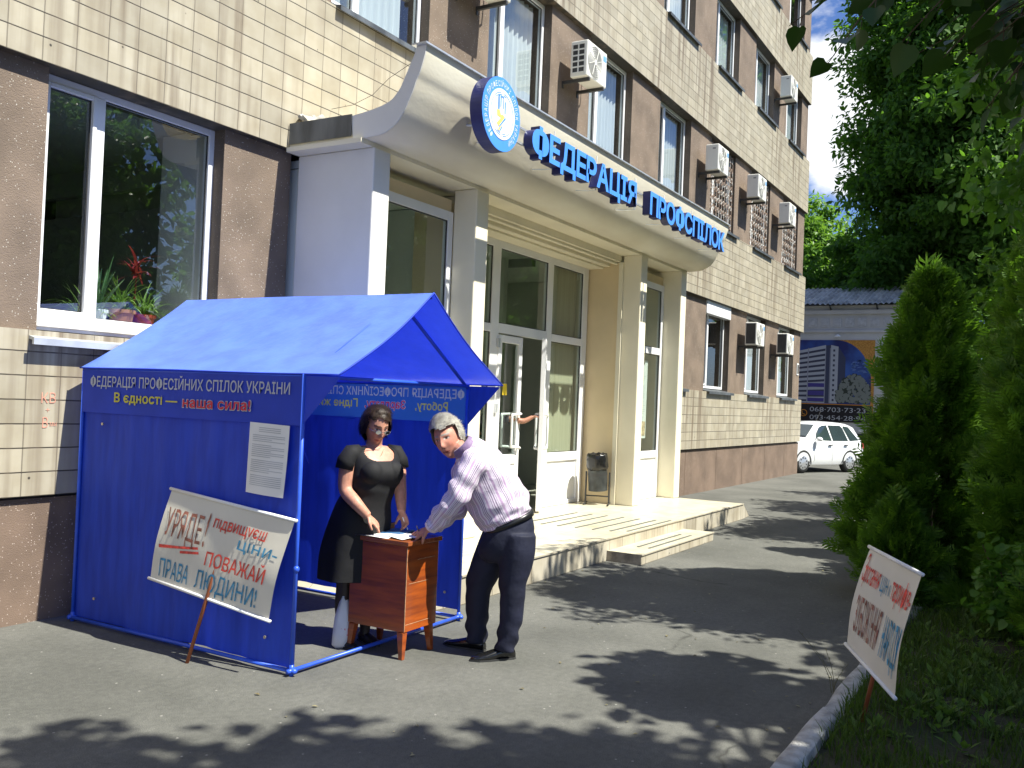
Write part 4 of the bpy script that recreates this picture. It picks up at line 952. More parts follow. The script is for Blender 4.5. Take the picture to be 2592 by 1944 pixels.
# tie tapes at the front post
m = MB(); m.grid(2, 6, lambda u, v: (xl+.0+.05*v, yf-.012+.02*u, 1.32-.09*v+.02*u)); m.build('tie_tape', MT['pipe'], TN)
m = MB(); m.ball((xl-.012, yf-.005, .62), (.02, .02, .022), 8, 6); m.build('tie_knot', MT['pipe'], TN, smooth=True)
# paper taped to the left wall
pp = thing('notice_sheet', 'long white printed notice taped to the left wall of the tent', 'notice', (4.06, 4.05, 1.25))
def papf(u, v): # u right (toward -y), v up
    return (4.062-.012*math.sin(pi*u)*(1-v)-.03*u*(1-v)**2*.6, 4.215-.325*u+.012*(1-v), 1.035+.425*v-.01*u)
MB().grid(12, 16, papf).build('sheet', MT['white'], pp, smooth=True)
m = MB(); rp = random.Random(9)
for j in range(31):
    v = .93-.027*j
    if j in (3, 8, 16, 24): continue
    u0, u1 = (.25, .8) if j < 3 else (.10, .92 if rp.random() > .2 else .6)
    p = [papf(u0+(u1-u0)*i/8, v) for i in range(9)]+[papf(u0+(u1-u0)*i/8, v+.010) for i in range(9)]
    p = [(a-.003, b, c) for a, b, c in p]; m.add(p, [(i, i+1, i+10, i+9) for i in range(8)])
m.build('print', pmat('print_on_paper', (.50, .51, .53), .9), pp)
# ------------------------------------------------------------ placards
MT['board'] = pmat('placard_paper', (.70, .66, .56), .75, .05, 2.2, .12, 8)
MT['paintbrown'] = pmat('paint_brown', (.27, .10, .07), .7, .45, 26); MT['paintred'] = pmat('paint_red', (.66, .07, .05), .7, .4, 26); MT['paintblue'] = pmat('paint_blue', (.06, .25, .41), .7, .4, 26)
MT['stick'] = pmat('varnished_stick', (.26, .075, .028), .45, .25, 6, stretch=(5, 5, .6))
def placard(name, label, TL, TR, BR, BL, base, stick_top, curl):
    TL, TR, BR, BL = map(Vector, (TL, TR, BR, BL)); t = thing(name, label, 'placard', base)
    nr = (TR-TL).cross(BL-TL).normalized()
    if nr.dot(Vector((0, 0, 1.65))-TL) < 0: nr = -nr
    def S(u, v, w=0):   # u 0..1 left to right, v 0..1 down
        p = TL*(1-u)*(1-v)+TR*u*(1-v)+BL*(1-u)*v+BR*u*v
        return tuple(p+nr*(curl*math.sin(pi*v)+(.008*math.sin(u*6+v*3)+.002*math.sin(u*12-v*7+1))*math.sin(pi*v)+w))
    MB().grid(60, 44, lambda u, v: S(u, v, 0)).build('sheet', MT['board'], t, smooth=True, fixn=False)
    for a, b in ((TL, TR), (BL, BR)):
        d = (b-a).normalized(); MB().tube([a-d*.012+nr*.004, b+d*.018+nr*.004], .0105, 8).build('batten', MT['white'], t, smooth=True)
    MB().tube([Vector(base), Vector(stick_top)-nr*.022], [.011, .013], 8).build('stick', MT['stick'], t, smooth=True)
    return t, S
def sh(s, dx=0): return s
# left placard, leaning against the tent wall
t, S = placard('protest_placard', 'cream hand-painted placard leaning against the left wall of the blue tent', (4.02, 4.83, 1.005), (4.045, 3.80, .905), (3.965, 3.895, .325), (3.945, 4.905, .44), (3.88, 4.46, 0), (4.02, 4.30, .92), .02)
def sk(S, du=0, shear=0, w=.005): return lambda u, v, q: S(u+shear*v+.0018*math.sin(v*61+u*17), -v+.003*math.sin(u*43+v*9), w)
# v grows upward in the lettering, so rows are given as negative v
L1 = sk(S)
m = MB(); text(m, 'УРЯДЕ', sk(S, .02, -.04), .03, .335, -.49, .30, .0); text(m, '!', sk(S), .374, .388, -.50, .38, .0); m.build('brown_lettering', MT['paintbrown'], t)
m = MB(); text(m, 'підвищуєш', sk(S, 0, .02), .425, .845, -.275, .125, .012); text(m, 'ПОВАЖАЙ', sk(S), .425, .912, -.675, .145, .010)
m.add([S(.03, .605, .003), S(.20, .565, .003), S(.348, .52, .003), S(.352, .545, .003), S(.20, .592, .003), S(.035, .64, .003)], [(0, 1, 2, 3, 4, 5)]); m.add([S(.21, .61, .003), S(.36, .565, .003), S(.365, .59, .003), S(.212, .638, .003)], [(0, 1, 2, 3)])
m.build('red_lettering', MT['paintred'], t)
m = MB(); text(m, 'ціни-', L1, .645, .965, -.425, .125, .006); text(m, 'ПРАВА', sk(S, 0, -.02), .052, .300, -.935, .195, .004); text(m, 'ЛЮДИНИ!', sk(S, 0, -.02), .358, .868, -.925, .185, .004); m.build('blue_lettering', MT['paintblue'], t)
# right placard, stuck in the lawn
t, S = placard('protest_placard', 'cream hand-painted placard on a stick in the lawn in front of the thuja', (5.53, .88, .915), (4.97, .55, .885), (4.93, .65, .275), (5.48, .98, .365), (5.17, .84, .03), (5.22, .70, .88), .02)
m = MB(); text(m, 'З', sk(S, 0, -.04), .045, .10, -.32, .27, -.004); text(m, 'ростання', sk(S, 0, .0), .105, .385, -.32, .20, .008); text(m, 'тарифів-', sk(S, 0, .0), .615, .985, -.322, .20, .008); m.build('red_lettering', MT['paintred'], t)
m = MB(); text(m, 'цін', sk(S), .415, .54, -.318, .19, -.004); text(m, 'і', sk(S), .572, .584, -.316, .13, -.004); text(m, 'НАРОДУ', sk(S, 0, .0), .635, .985, -.812, .34, .010); m.build('blue_lettering', MT['paintblue'], t)
m = MB(); text(m, 'ЗУБОЖІННЯ', sk(S, 0, .0), .095, .56, -.811, .345, .008); m.build('brown_lettering', MT['paintbrown'], t)
# ------------------------------------------------------------ desk and what lies on it
MT['wood'] = pmat('varnished_wood', (.40, .085, .012), .28, .2, 3, .05, 30, col2=(.20, .042, .012), stretch=(1, 1, 9), coat=.5)
MT['wood_top'] = pmat('varnished_top', (.36, .11, .035), .25, .2, 3, .04, 30, col2=(.24, .06, .02), stretch=(7, 1, 1), coat=.5)
MT['wood_edge'] = pmat('worn_edge', (.42, .24, .13), .6, .3, 30)
dk = thing('bedside_cabinet', 'varnished brown wooden cabinet on four tapered legs used as a signing desk', 'cabinet', (4.90, 3.72, 0))
MB().box(4.73, 5.075, 3.49, 3.945, .17, .712).build('body', MT['wood'], dk, bevel=.004)
MB().box(4.715, 5.09, 3.472, 3.955, .713, .742).build('top', MT['wood_top'], dk, bevel=.004)
m = MB()
for z, x0, x1 in ((.47, 4.76, 4.97), (.615, 4.84, 5.03), (.215, 4.74, 5.0)): m.box(x0, x1, 3.4885, 3.4905, z, z+.003)
m.box(4.729, 4.734, 3.4885, 3.4925, .18, .70); m.build('worn_lines', MT['wood_edge'], dk)
for x, y, dx, dy in ((4.75, 3.52, -.015, -.015), (5.03, 3.52, .015, -.015), (4.75, 3.91, -.015, .015), (5.03, 3.91, .015, .015)):
    a = .024; b = .014; c = (x+dx, y+dy)
    MB().hexa([(c[0]-b, c[1]-b, 0), (c[0]+b, c[1]-b, 0), (c[0]+b, c[1]+b, 0), (c[0]-b, c[1]+b, 0), (x-a, y-a, .169), (x+a, y-a, .169), (x+a, y+a, .169), (x-a, y+a, .169)]).build('leg', MT['wood'], dk, bevel=.002)
MT['paper'] = pmat('paper', (.82, .82, .80), .7, .02, 3)
def paper(name, label, cx, cy, w, h, ang, z, curl=.004):
    t = MB(); c, s = math.cos(ang), math.sin(ang)
    def f(u, v):
        x = (u-.5)*w; y = (v-.5)*h; return (cx+c*x-s*y, cy+s*x+c*y, z+curl*math.sin(u*5+v*3)**2)
    o = t.grid(10, 10, f).build(name, MT['paper'], smooth=True, origin=(cx, cy, z)); return o
o = paper('paper_sheet', '', 4.80, 3.80, .20, .29, .15, .745, .006); setprops(o, 'white sheet at the left corner of the cabinet top under the woman\'s hand', 'paper', 'sheets on the cabinet')
o = paper('paper_sheet', '', 4.86, 3.63, .21, .24, -.2, .7485, .006); setprops(o, 'white signature sheet on the cabinet top next to the man\'s hands', 'paper', 'sheets on the cabinet')
o = MB().box(-.12, .12, -.09, .09, 0, .012).build('folder', pmat('blue_folder', (.05, .13, .26), .5, .1), bevel=.002); o.location = (4.975, 3.78, .743); o.rotation_euler = (0, 0, .2); setprops(o, 'dark blue folder lying on the cabinet between woman and man', 'folder')
o = MB().box(-.055, .055, -.035, .035, 0, .042).box(-.058, .058, -.038, .038, .0421, .05).build('wooden_box', MT['wood_top'], bevel=.003); o.location = (5.03, 3.895, .743); o.rotation_euler = (0, 0, .15); setprops(o, 'small brown wooden box at the far corner of the cabinet top', 'box')
# carrier bag behind the cabinet
MT['bag'] = pmat('carrier_bag', (.72, .72, .72), .45, .05, 4, .35, 14)
bg_ = thing('carrier_bag', 'white plastic carrier bag with a red mark standing behind the cabinet', 'bag', (4.755, 4.02, 0))
rg = []
for z, a, b in ((0, .085, .05), (.02, .10, .06), (.10, .10, .062), (.20, .085, .05), (.28, .06, .03), (.33, .045, .018)):
    rg.append([(4.755+.45*z*.1+a*math.cos(t)*.86+jit(.006), 4.00+b*math.sin(t)+jit(.006), z) for t in np.linspace(0, 2*pi, 25)[:-1]])
MB().rings(rg).build('sack', MT['bag'], bg_, smooth=True)
for s in (-1, 1): MB().tube([(4.77, 4.02+s*.015, .32), (4.765, 4.02+s*.02, .40), (4.80, 4.02+s*.02, .44), (4.835, 4.02+s*.02, .40), (4.83, 4.02+s*.015, .32)], .006, 5).build('handle', MT['bag'], bg_, smooth=True)
m = MB(); f_ = lambda u, v, w: (4.70+u*.5, 3.975-u*.86-.012, v)
m = MB(); text(m, 'Ш', lambda u, v, w: (4.690+u*.75, 3.965-u*.66, v), 0, .05, .085, .045, .0); m.build('red_mark', MT['tred'], bg_)
# ------------------------------------------------------------ pot plants behind the big ground-floor window
MT['terracotta'] = pmat('terracotta', (.42, .19, .10), .8, .15, 8); MT['redpot'] = pmat('red_pot', (.36, .05, .03), .5, .1, 6)
MT['aloe'] = leaf_mat('aloe_leaf', (.05, .12, .05), (.10, .20, .09), .15); MT['spider'] = leaf_mat('spider_leaf', (.10, .22, .04), (.24, .36, .12), .3, (.2, .35, .05)); MT['redleaf'] = leaf_mat('red_leaf', (.22, .02, .04), (.34, .05, .06), .3, (.4, .05, .04))
MB().box(3.9, 5.4, 6.272, 6.53, 2.07, 2.105).build('inner_sill', MT['pvc'], BL)
def blade(m, c, az, el, l, w, droop, n=6):
    pts = []; c = Vector(c); d = Vector((math.cos(az)*math.cos(el), math.sin(az)*math.cos(el), math.sin(el))); s = Vector((-math.sin(az), math.cos(az), 0)); p = c.copy(); V = []
    for i in range(n+1):
        t = i/n; ww = w*(1-t)**.6*min(1, .5+2*t); V += [p-s*ww, p+s*ww]
        p = p+d*(l/n); d = (d+Vector((0, 0, -droop/n))).normalized()
    m.add(V, [(2*i, 2*i+1, 2*i+3, 2*i+2) for i in range(n)])
def pot(label, x, y, r, h, mat, kind, seed):
    r_ = random.Random(seed); t = thing('pot_plant', label, 'pot plant', (x, y, 2.105), 'pot plants on the window sill')
    soft(MB().lathe([(r*.72, 0), (r*.95, h*.8), (r*1.06, h*.8), (r*1.06, h), (r*.92, h), (r*.9, h*.85)], (x, y, 2.1055), 24).build('pot', mat, t)); top = 2.105+h*.9
    m = MB()
    if kind == 'aloe':
        for i in range(16): blade(m, (x+r_.uniform(-.03, .03), y+r_.uniform(-.02, .02), top), r_.uniform(0, 6.28), r_.uniform(.9, 1.5), r_.uniform(.26, .50), .016, .45)
        lm = MT['aloe']
    elif kind == 'spider':
        for i in range(60): blade(m, (x+r_.uniform(-.04, .04), y+r_.uniform(-.02, .02), top), r_.uniform(0, 6.28), r_.uniform(.5, 1.4), r_.uniform(.20, .38), .009, 1.6)
        lm = MT['spider']
    else:
        m.tube([(x, y, top), (x+.01, y, top+.2), (x+.015, y, top+.40)], .008, 6)
        for i in range(26): blade(m, (x+.015, y, top+.28+.13*r_.random()), r_.uniform(0, 6.28), r_.uniform(.0, 1.2), r_.uniform(.14, .24), .016, 1.2)
        lm = MT['redleaf']
    m.build('leaves', lm, t, smooth=True, fixn=False); return t
pot('grey-green aloe in a white pot beside the window mullion', 4.54, 6.40, .075, .12, MT['white'], 'aloe', 1)
pot('spider plant in a pale terracotta pot right of the white pot', 4.76, 6.41, .10, .14, MT['terracotta'], 'spider', 2)
pot('spider plant in a red pot close to the tent roof', 4.97, 6.41, .09, .12, MT['redpot'], 'spider', 3)
pot('tall red-leaved plant standing at the back of the window sill', 4.92, 6.48, .05, .14, MT['redpot'], 'red', 4)
pot('small low plant in a shallow red pot against the mullion', 4.45, 6.45, .06, .06, MT['redpot'], 'spider', 5)
# ------------------------------------------------------------ people
AX_A = Vector((.506, -.8624, 0)); AX_T = Vector((-.8624, -.506, 0)); AX_Z = Vector((0, 0, 1))
def frame(O): 
    O = Vector(O); return lambda a, t, z: O+AX_A*a+AX_T*t+AX_Z*z
def vec(a, t, z): return AX_A*a+AX_T*t+AX_Z*z
def cat(P, n=6):
    P = [Vector(p) for p in P]; out = []
    for i in range(len(P)-1):
        p0, p1, p2, p3 = P[max(i-1, 0)], P[i], P[i+1], P[min(i+2, len(P)-1)]
        for j in range(n):
            t = j/n; out.append(.5*((2*p1)+(p2-p0)*t+(2*p0-5*p1+4*p2-p3)*t*t+(3*p1-p0-3*p2+p3)*t**3))
    out.append(P[-1]); return out
def catv(P, n=6): return [v.x for v in cat([Vector((p, 0, 0)) for p in P], n)]
def limb(m, pts, rad, n=14, k=5, mi=0, flat=None):
    """tapered limb through joints; rad in metres, one per joint"""
    r = catv(rad, k)
    m.tube(cat(pts, k), [(x, x*(flat or 1)) for x in r], n, mi)
def remesh(m, voxel, it=4, fac=.5):
    me = bpy.data.meshes.new('tmp'); me.from_pydata([tuple(p) for p in m.v], [], m.f)
    bm = bmesh.new(); bm.from_mesh(me); bmesh.ops.recalc_face_normals(bm, faces=bm.faces); bm.to_mesh(me); bm.free()
    o = bpy.data.objects.new('tmp', me); COL.objects.link(o)
    a = o.modifiers.new('r', 'REMESH'); a.mode = 'VOXEL'; a.voxel_size = voxel; a.adaptivity = 0
    if it: s = o.modifiers.new('s', 'SMOOTH'); s.factor = fac; s.iterations = it
    dg = bpy.context.evaluated_depsgraph_get(); e = bpy.data.meshes.new_from_object(o.evaluated_get(dg))
    q = MB(); q.v = [tuple(v.co) for v in e.vertices]; q.f = [tuple(p.vertices) for p in e.polygons]; q.mi = [0]*len(q.f)
    bpy.data.objects.remove(o); bpy.data.meshes.remove(me); bpy.data.meshes.remove(e); return q
class Head:
    def __init__(s, c, f, up, k=1.0, tilt=0, fem=False):
        s.c = Vector(c); s.f = Vector(f).normalized(); s.u = (Vector(up)-s.f*Vector(up).dot(s.f)).normalized(); s.r = s.f.cross(s.u); s.k = k; s.fem = fem
    def w(s, x, y, z): return s.c+(s.r*x+s.f*y+s.u*z)*s.k
    def loc(s, p): d = (Vector(p)-s.c)/s.k; return d.dot(s.r), d.dot(s.f), d.dot(s.u)
    def shape(s, x, y, z):   # unit direction -> head surface
        g = lambda a, b, cx, cz, sx, sz: math.exp(-((a-cx)/sx)**2-((b-cz)/sz)**2)
        X = .076*x; Z = (.118 if z > 0 else .122)*z; Y = (.098 if y > 0 else .100)*y
        if Z < 0:
            q = (-Z/.122)
            X *= 1-.30*q**1.6
            if y > 0: Y += .012*q*(1-abs(x))*(1 if q < .9 else .6)
            else: Y *= 1-.42*q
        if y > 0:
            Y = Y*(1-.10*abs(x))
            Y += .006*g(X, Z, .028, .030, .02, .009)+.006*g(X, Z, -.028, .030, .02, .009)
            Y -= .012*g(X, Z, .031, .010, .015, .011)+.012*g(X, Z, -.031, .010, .015, .011)
            Y += .020*g(X, Z, 0, -.028, .010, .016)+.011*g(X, Z, 0, .0, .008, .022)+.006*g(X, Z, .012, -.034, .007, .008)+.006*g(X, Z, -.012, -.034, .007, .008)
            Y += .006*g(X, Z, 0, -.066, .020, .010)-.004*g(X, Z, 0, -.0675, .022, .003)+.008*g(X, Z, 0, -.102, .022, .014)-.004*g(X, Z, 0, -.084, .02, .007)
            Y += .005*g(X, Z, .045, -.028, .018, .022)+.005*g(X, Z, -.045, -.028, .018, .022)
        return X, Y, Z
    def mesh(s, m):
        nu, nv = 64, 48; rg = []
        for i in range(nv+1):
            th = min(max(pi*i/nv, .015), pi-.015)
            rg.append([s.w(*s.shape(math.sin(th)*math.cos(2*pi*j/nu), math.sin(th)*math.sin(2*pi*j/nu), -math.cos(th))) for j in range(nu)])
        m.rings(rg)
        for sg in (-1, 1):
            b = MB(); b.ball((0, 0, 0), (.010, .020, .032), 12, 8); m.add([s.w(sg*.079+x+sg*.25*y*-.5, -.012+y, -.004+z) for x, y, z in b.v], b.f)
    def colour(s, p, skin, brow, lip):
        x, y, z = s.loc(p)
        if y < .02 or abs(x) > .085 or abs(z) > .14: return skin
        e = lambda cx, cz, rx, rz: ((x-cx)/rx)**2+((z-cz)/rz)**2
        ax = abs(x)
        if e(math.copysign(.031, x), .010, .0065, .006) < 1: return (.03, .025, .02)
        if e(math.copysign(.031, x), .010, .0145, .0055) < 1: return (.55, .50, .46)
        if e(math.copysign(.031, x), .016, .017, .004) < 1: return tuple(c*.45 for c in skin)
        if .010 < ax < .052 and abs(z-.034+.16*max(0, ax-.035)) < .0055: return brow
        if e(0, -.067, .025, .0030) < 1: return tuple(c*.35 for c in lip)
        if e(0, -.067, .025, .0095) < 1: return lip
        if e(.0, -.042, .014, .005) < 1 and e(math.copysign(.007, x), -.043, .004, .003) < 1: return tuple(c*.4 for c in skin)
        ck = math.exp(-((ax-.045)/.02)**2-((z+.025)/.02)**2)
        return (skin[0]*(1+.08*ck), skin[1]*(1-.08*ck), skin[2]*(1-.10*ck))
def skin_mat(name):
    m, nt, N, L, P = nodes(name); P.inputs['Roughness'].default_value = .48; P.inputs['Specular IOR Level'].default_value = .4
    P.inputs['Subsurface Weight'].default_value = .12; P.inputs['Subsurface Radius'].default_value = (.012, .005, .003); P.inputs['Subsurface Scale'].default_value = 1
    at = N.new('ShaderNodeAttribute'); at.attribute_name = 'tone'
    tc = N.new('ShaderNodeTexCoord'); no = N.new('ShaderNodeTexNoise'); no.inputs['Scale'].default_value = 38; no.inputs['Detail'].default_value = 4; L.new(tc.outputs['Object'], no.inputs['Vector'])
    cr = N.new('ShaderNodeValToRGB'); cr.color_ramp.elements[0].color = (.86, .80, .78, 1); cr.color_ramp.elements[1].color = (1.1, 1.06, 1.05, 1); cr.color_ramp.elements[0].position = .3; cr.color_ramp.elements[1].position = .7
    L.new(no.outputs['Fac'], cr.inputs[0]); mu = N.new('ShaderNodeMixRGB'); mu.blend_type = 'MULTIPLY'; mu.inputs[0].default_value = 1
    L.new(at.outputs['Color'], mu.inputs[1]); L.new(cr.outputs[0], mu.inputs[2]); L.new(mu.outputs[0], P.inputs['Base Color'])
    b = N.new('ShaderNodeBump'); b.inputs['Strength'].default_value = .2; b.inputs['Distance'].default_value = .002; n2 = N.new('ShaderNodeTexNoise'); n2.inputs['Scale'].default_value = 160; L.new(tc.outputs['Object'], n2.inputs['Vector']); L.new(n2.outputs['Fac'], b.inputs['Height']); L.new(b.outputs[0], P.inputs['Normal'])
    return m
MT['skin'] = skin_mat('skin')
def hand(m, wr, d, n, s, L=.18, curl=(.5, .5, .55, .6), spread=.06, thumb=1, tcurl=.5):
    """palm and five separate fingers. d: wrist to knuckles, n: back of hand normal, s: +1/-1 thumb side"""
    wr = Vector(wr); d = Vector(d).normalized(); n = (Vector(n)-d*Vector(n).dot(d)).normalized(); x = d.cross(n)*s; k = L/.18
    kn = wr+d*.085*k
    m.tube([wr-d*.02, wr+d*.015*k, wr+d*.05*k, kn-d*.004, kn+d*.010*k], [(.024*k, .018*k), (.030*k, .017*k), (.040*k, .016*k), (.041*k, .013*k), (.032*k, .009*k)], 14, side=x)
    for i, (ln, off) in enumerate(((.072, .031), (.080, .010), (.074, -.011), (.058, -.031))):
        ln *= k; b = kn+x*off*k-d*.010; dd = (d+x*spread*(1.5-i)*.6).normalized(); p = [b]; ang = 0
        for f, q in ((.45, .35), (.32, 1), (.23, 1)):
            ang += curl[i]*q; v = dd*math.cos(ang)-n*math.sin(ang); p.append(p[-1]+v*ln*f)
        m.tube(p, [.0092*k, .0090*k, .0080*k, .0062*k], 9)
    b = wr+d*.022*k+x*.022*k; v1 = (d*.55+x*.75-n*.25).normalized(); v2 = (d*.9+x*.25-n*tcurl).normalized(); v3 = (d*.9-x*.2-n*tcurl).normalized()
    m.tube([b, b+v1*.035*k, b+v1*.035*k+v2*.030*k, b+v1*.035*k+v2*.030*k+v3*.022*k], [.014*k, .0115*k, .0098*k, .0070*k], 9)
def body_obj(q, head, parent, skin, brow, lip, extra=None):
    cols = []
    for p in q.v:
        c = head.colour(p, skin, brow, lip)
        if extra: c = extra(Vector(p), c)
        cols.append((*c, 1))
    return q.build('body', MT['skin'], parent, smooth=True, fixn=False, attrs={'tone': ('FLOAT_COLOR', cols)})
def hairstrands(pts, n_, l, w, rr, flow):
    """short tapering locks lying over a hair shell"""
    m = MB()
    for p, nr in zip(pts, n_):
        p = Vector(p); nr = Vector(nr); f = flow(p, nr)+Vector((rr.gauss(0, .28), rr.gauss(0, .28), rr.gauss(0, .28))); f = (f-nr*f.dot(nr)*.75).normalized(); s = f.cross(nr).normalized(); ll = l*rr.uniform(.6, 1.3); ww = w*rr.uniform(.6, 1.2)
        a = p-nr*.003; b = p+f*ll*.5+nr*.006; c = p+f*ll+nr*.001
        m.add([a-s*ww, a+s*ww, b+s*ww*.7, c, b-s*ww*.7], [(0, 1, 2, 4), (4, 2, 3)])
    return m
def ringloft(m, secs, n=44, k=5, sq=2.3, disp=None):
    """secs: (centre, e1, e2) ellipses, interpolated; returns nothing, adds closed tube"""
    C = cat([s[0] for s in secs], k); E1 = cat([s[1] for s in secs], k); E2 = cat([s[2] for s in secs], k); rg = []
    for i, (c, a, b) in enumerate(zip(C, E1, E2)):
        R = []
        for j in range(n):
            t = 2*pi*j/n; ct, st = math.cos(t), math.sin(t); cc = math.copysign(abs(ct)**(2/sq), ct); ss = math.copysign(abs(st)**(2/sq), st)
            v = a*cc+b*ss
            if disp: v = v*(1+disp(i/(len(C)-1), t)/max(.05, v.length))
            R.append(c+v)
        rg.append(R)
    m.rings(rg); return rg
# ---- the man bending over the cabinet
PM = frame((5.146, 3.218, 0))
man = thing('person', 'grey-haired man in a striped mauve shirt and dark trousers bending over the cabinet to sign', 'person', (5.146, 3.218, 0))
hd = Head(PM(-.236, -.02, 1.388), vec(-.34, .91, -.17), vec(-.38, .10, .9), 1.09)
m = MB(); hd.mesh(m)
limb(m, [PM(-.09, .01, 1.28), PM(-.15, .01, 1.315), PM(-.21, -.03, 1.36)], [.066, .060, .058])
limb(m, [PM(-.12, -.0, 1.20), PM(-.09, .01, 1.30)], [.07, .065])
limb(m, [PM(-.255, .185, .885), PM(-.300, .155, .838), PM(-.325, .135, .812)], [.034, .028, .026])
hand(m, PM(-.318, .14, .818), vec(-.80, -.28, -.50), vec(-.35, .35, .85), -1, .185, (.75, .85, .95, 1.0), .03, tcurl=.9)
limb(m, [PM(-.25, -.07, .84), PM(-.315, -.025, .806), PM(-.335, -.01, .80)], [.034, .028, .026])
hand(m, PM(-.330, -.015, .80), vec(-.85, .25, -.28), vec(-.2, -.1, .95), 1, .18, (.35, .45, .5, .6), .05, tcurl=.5)
q = remesh(m, .0052, 3)
body_obj(q, hd, man, (.50, .235, .165), (.30, .27, .24), (.40, .13, .10))
# hair: grey, brushed back from a high forehead
MT['hair_grey'] = pmat('hair_grey', (.46, .44, .38), .6, .3, 30, .35, 60, col2=(.28, .26, .22), stretch=(1, 1, .5))
def hairshell(H, test, grow, seed, nu=60, nv=44):
    rr = random.Random(seed); V = {}; m = MB(); idx = {}; pts = []; nrm = []
    def P(i, j):
        th = min(max(pi*i/nv, .02), pi-.02); d = (math.sin(th)*math.cos(2*pi*j/nu), math.sin(th)*math.sin(2*pi*j/nu), -math.cos(th)); x, y, z = H.shape(*d); return d, (x, y, z)
    for i in range(nv):
        for j in range(nu):
            d, p = P(i+.5, j+.5)
            if not test(*p): continue
            f = []
            for a, b in ((i, j), (i, j+1), (i+1, j+1), (i+1, j)):
                key = (a, b % nu)
                if key not in idx:
                    dd, pp = P(a, b % nu); g = grow(*pp); nn = Vector(dd).normalized()
                    w_ = H.w(pp[0]+nn.x*g, pp[1]+nn.y*g, pp[2]+nn.z*g); idx[key] = len(m.v); m.v.append(tuple(w_)); V[key] = (w_, (H.r*nn.x+H.f*nn.y+H.u*nn.z))
                f.append(idx[key])
            m.f.append(tuple(f)); m.mi.append(0)
            for k in range(3):
                w_, nn = V[(i, j)]; w2 = V[(i+1, (j+1) % nu)][0]; pts.append(w_.lerp(w2, rr.random())); nrm.append(nn)
    return m, pts, nrm
def mtest(x, y, z):
    if y > .02: return z > .064-.14*max(0, abs(x)-.05)+.006*math.sin(x*60)
    if z > .045: return True
    if y > -.012: return z > -.012 or (abs(x) > .06 and z > -.03 and y < .012)
    return z > -.060
mg = lambda x, y, z: .014+.014*max(0, z)/.118+.004*math.sin(x*90+z*50)*math.sin(y*70)+(.006 if z > .05 and y > 0 else 0)
hm, hp, hn = hairshell(hd, mtest, mg, 3); b = len(hm.v)
hp = hp[::2]; hn = hn[::2]
_r = random.Random(12); hp = [p+Vector((_r.uniform(-.006, .006), _r.uniform(-.006, .006), _r.uniform(-.006, .006))) for p in hp for _ in range(4)]; hn = [n_ for n_ in hn for _ in range(4)]
hs = hairstrands(hp, hn, .030, .0011, random.Random(4), lambda p, n: (-hd.f*.8+hd.r*-.35+hd.u*.15)); hm.add(hs.v, hs.f)
hm.build('hair', MT['hair_grey'], man, smooth=True, fixn=False)
# shirt
def shirt_mat():
    m, nt, N, L, P = nodes('striped_shirt'); P.inputs['Roughness'].default_value = .62; P.inputs['Sheen Weight'].default_value = .25
    at = N.new('ShaderNodeAttribute'); at.attribute_name = 'across'
    def stripe(period, duty, off):
        a = N.new('ShaderNodeMath'); a.operation = 'ADD'; a.inputs[1].default_value = off; L.new(at.outputs['Fac'], a.inputs[0])
        d = N.new('ShaderNodeMath'); d.operation = 'DIVIDE'; d.inputs[1].default_value = period; L.new(a.outputs[0], d.inputs[0])
        f = N.new('ShaderNodeMath'); f.operation = 'FRACT'; L.new(d.outputs[0], f.inputs[0])
        c = N.new('ShaderNodeMath'); c.operation = 'LESS_THAN'; c.inputs[1].default_value = duty; L.new(f.outputs[0], c.inputs[0]); return c
    group = stripe(.060, .48, 0); fine = stripe(.0098, .40, .002); band = stripe(.060, .18, -.036)
    an = N.new('ShaderNodeMath'); an.operation = 'MULTIPLY'; L.new(group.outputs[0], an.inputs[0]); L.new(fine.outputs[0], an.inputs[1])
    m1 = N.new('ShaderNodeMixRGB'); m1.inputs[1].default_value = (.70, .62, .72, 1); m1.inputs[2].default_value = (.50, .34, .52, 1); L.new(band.outputs[0], m1.inputs[0])
    m2 = N.new('ShaderNodeMixRGB'); m2.inputs[2].default_value = (.20, .13, .24, 1); L.new(an.outputs[0], m2.inputs[0]); L.new(m1.outputs[0], m2.inputs[1]); L.new(m2.outputs[0], P.inputs['Base Color'])
    tc = N.new('ShaderNodeTexCoord'); no = N.new('ShaderNodeTexNoise'); no.inputs['Scale'].default_value = 16; no.inputs['Detail'].default_value = 3; no.inputs['Distortion'].default_value = .6; L.new(tc.outputs['Object'], no.inputs['Vector'])
    b = N.new('ShaderNodeBump'); b.inputs['Strength'].default_value = .35; b.inputs['Distance'].default_value = .02; L.new(no.outputs['Fac'], b.inputs['Height']); L.new(b.outputs[0], P.inputs['Normal'])
    return m
MT['shirt'] = shirt_mat()
ACR = []
def addacr(m, n): ACR.extend(n)
def sec(b, f, lat): 
    bp = PM(b[0], 0, b[1]); fp = PM(f[0], 0, f[1]); return ((bp+fp)/2, (fp-bp)/2, vec(*lat))
tors = [sec((.318, .915), (.045, .775), (0, .160, 0)), sec((.318, .945), (.035, .795), (0, .172, 0)), sec((.318, .985), (.0, .815), (0, .186, 0)), sec((.288, 1.074), (-.056, .877), (0, .195, 0)), sec((.206, 1.197), (-.140, 1.034), (.01, .200, .005)), sec((.115, 1.305), (-.178, 1.125), (.02, .205, .012)), sec((.045, 1.362), (-.190, 1.180), (.025, .170, .015)), sec((-.030, 1.395), (-.180, 1.225), (.01, .090, .008)), sec((-.070, 1.405), (-.178, 1.262), (.0, .068, .0))]
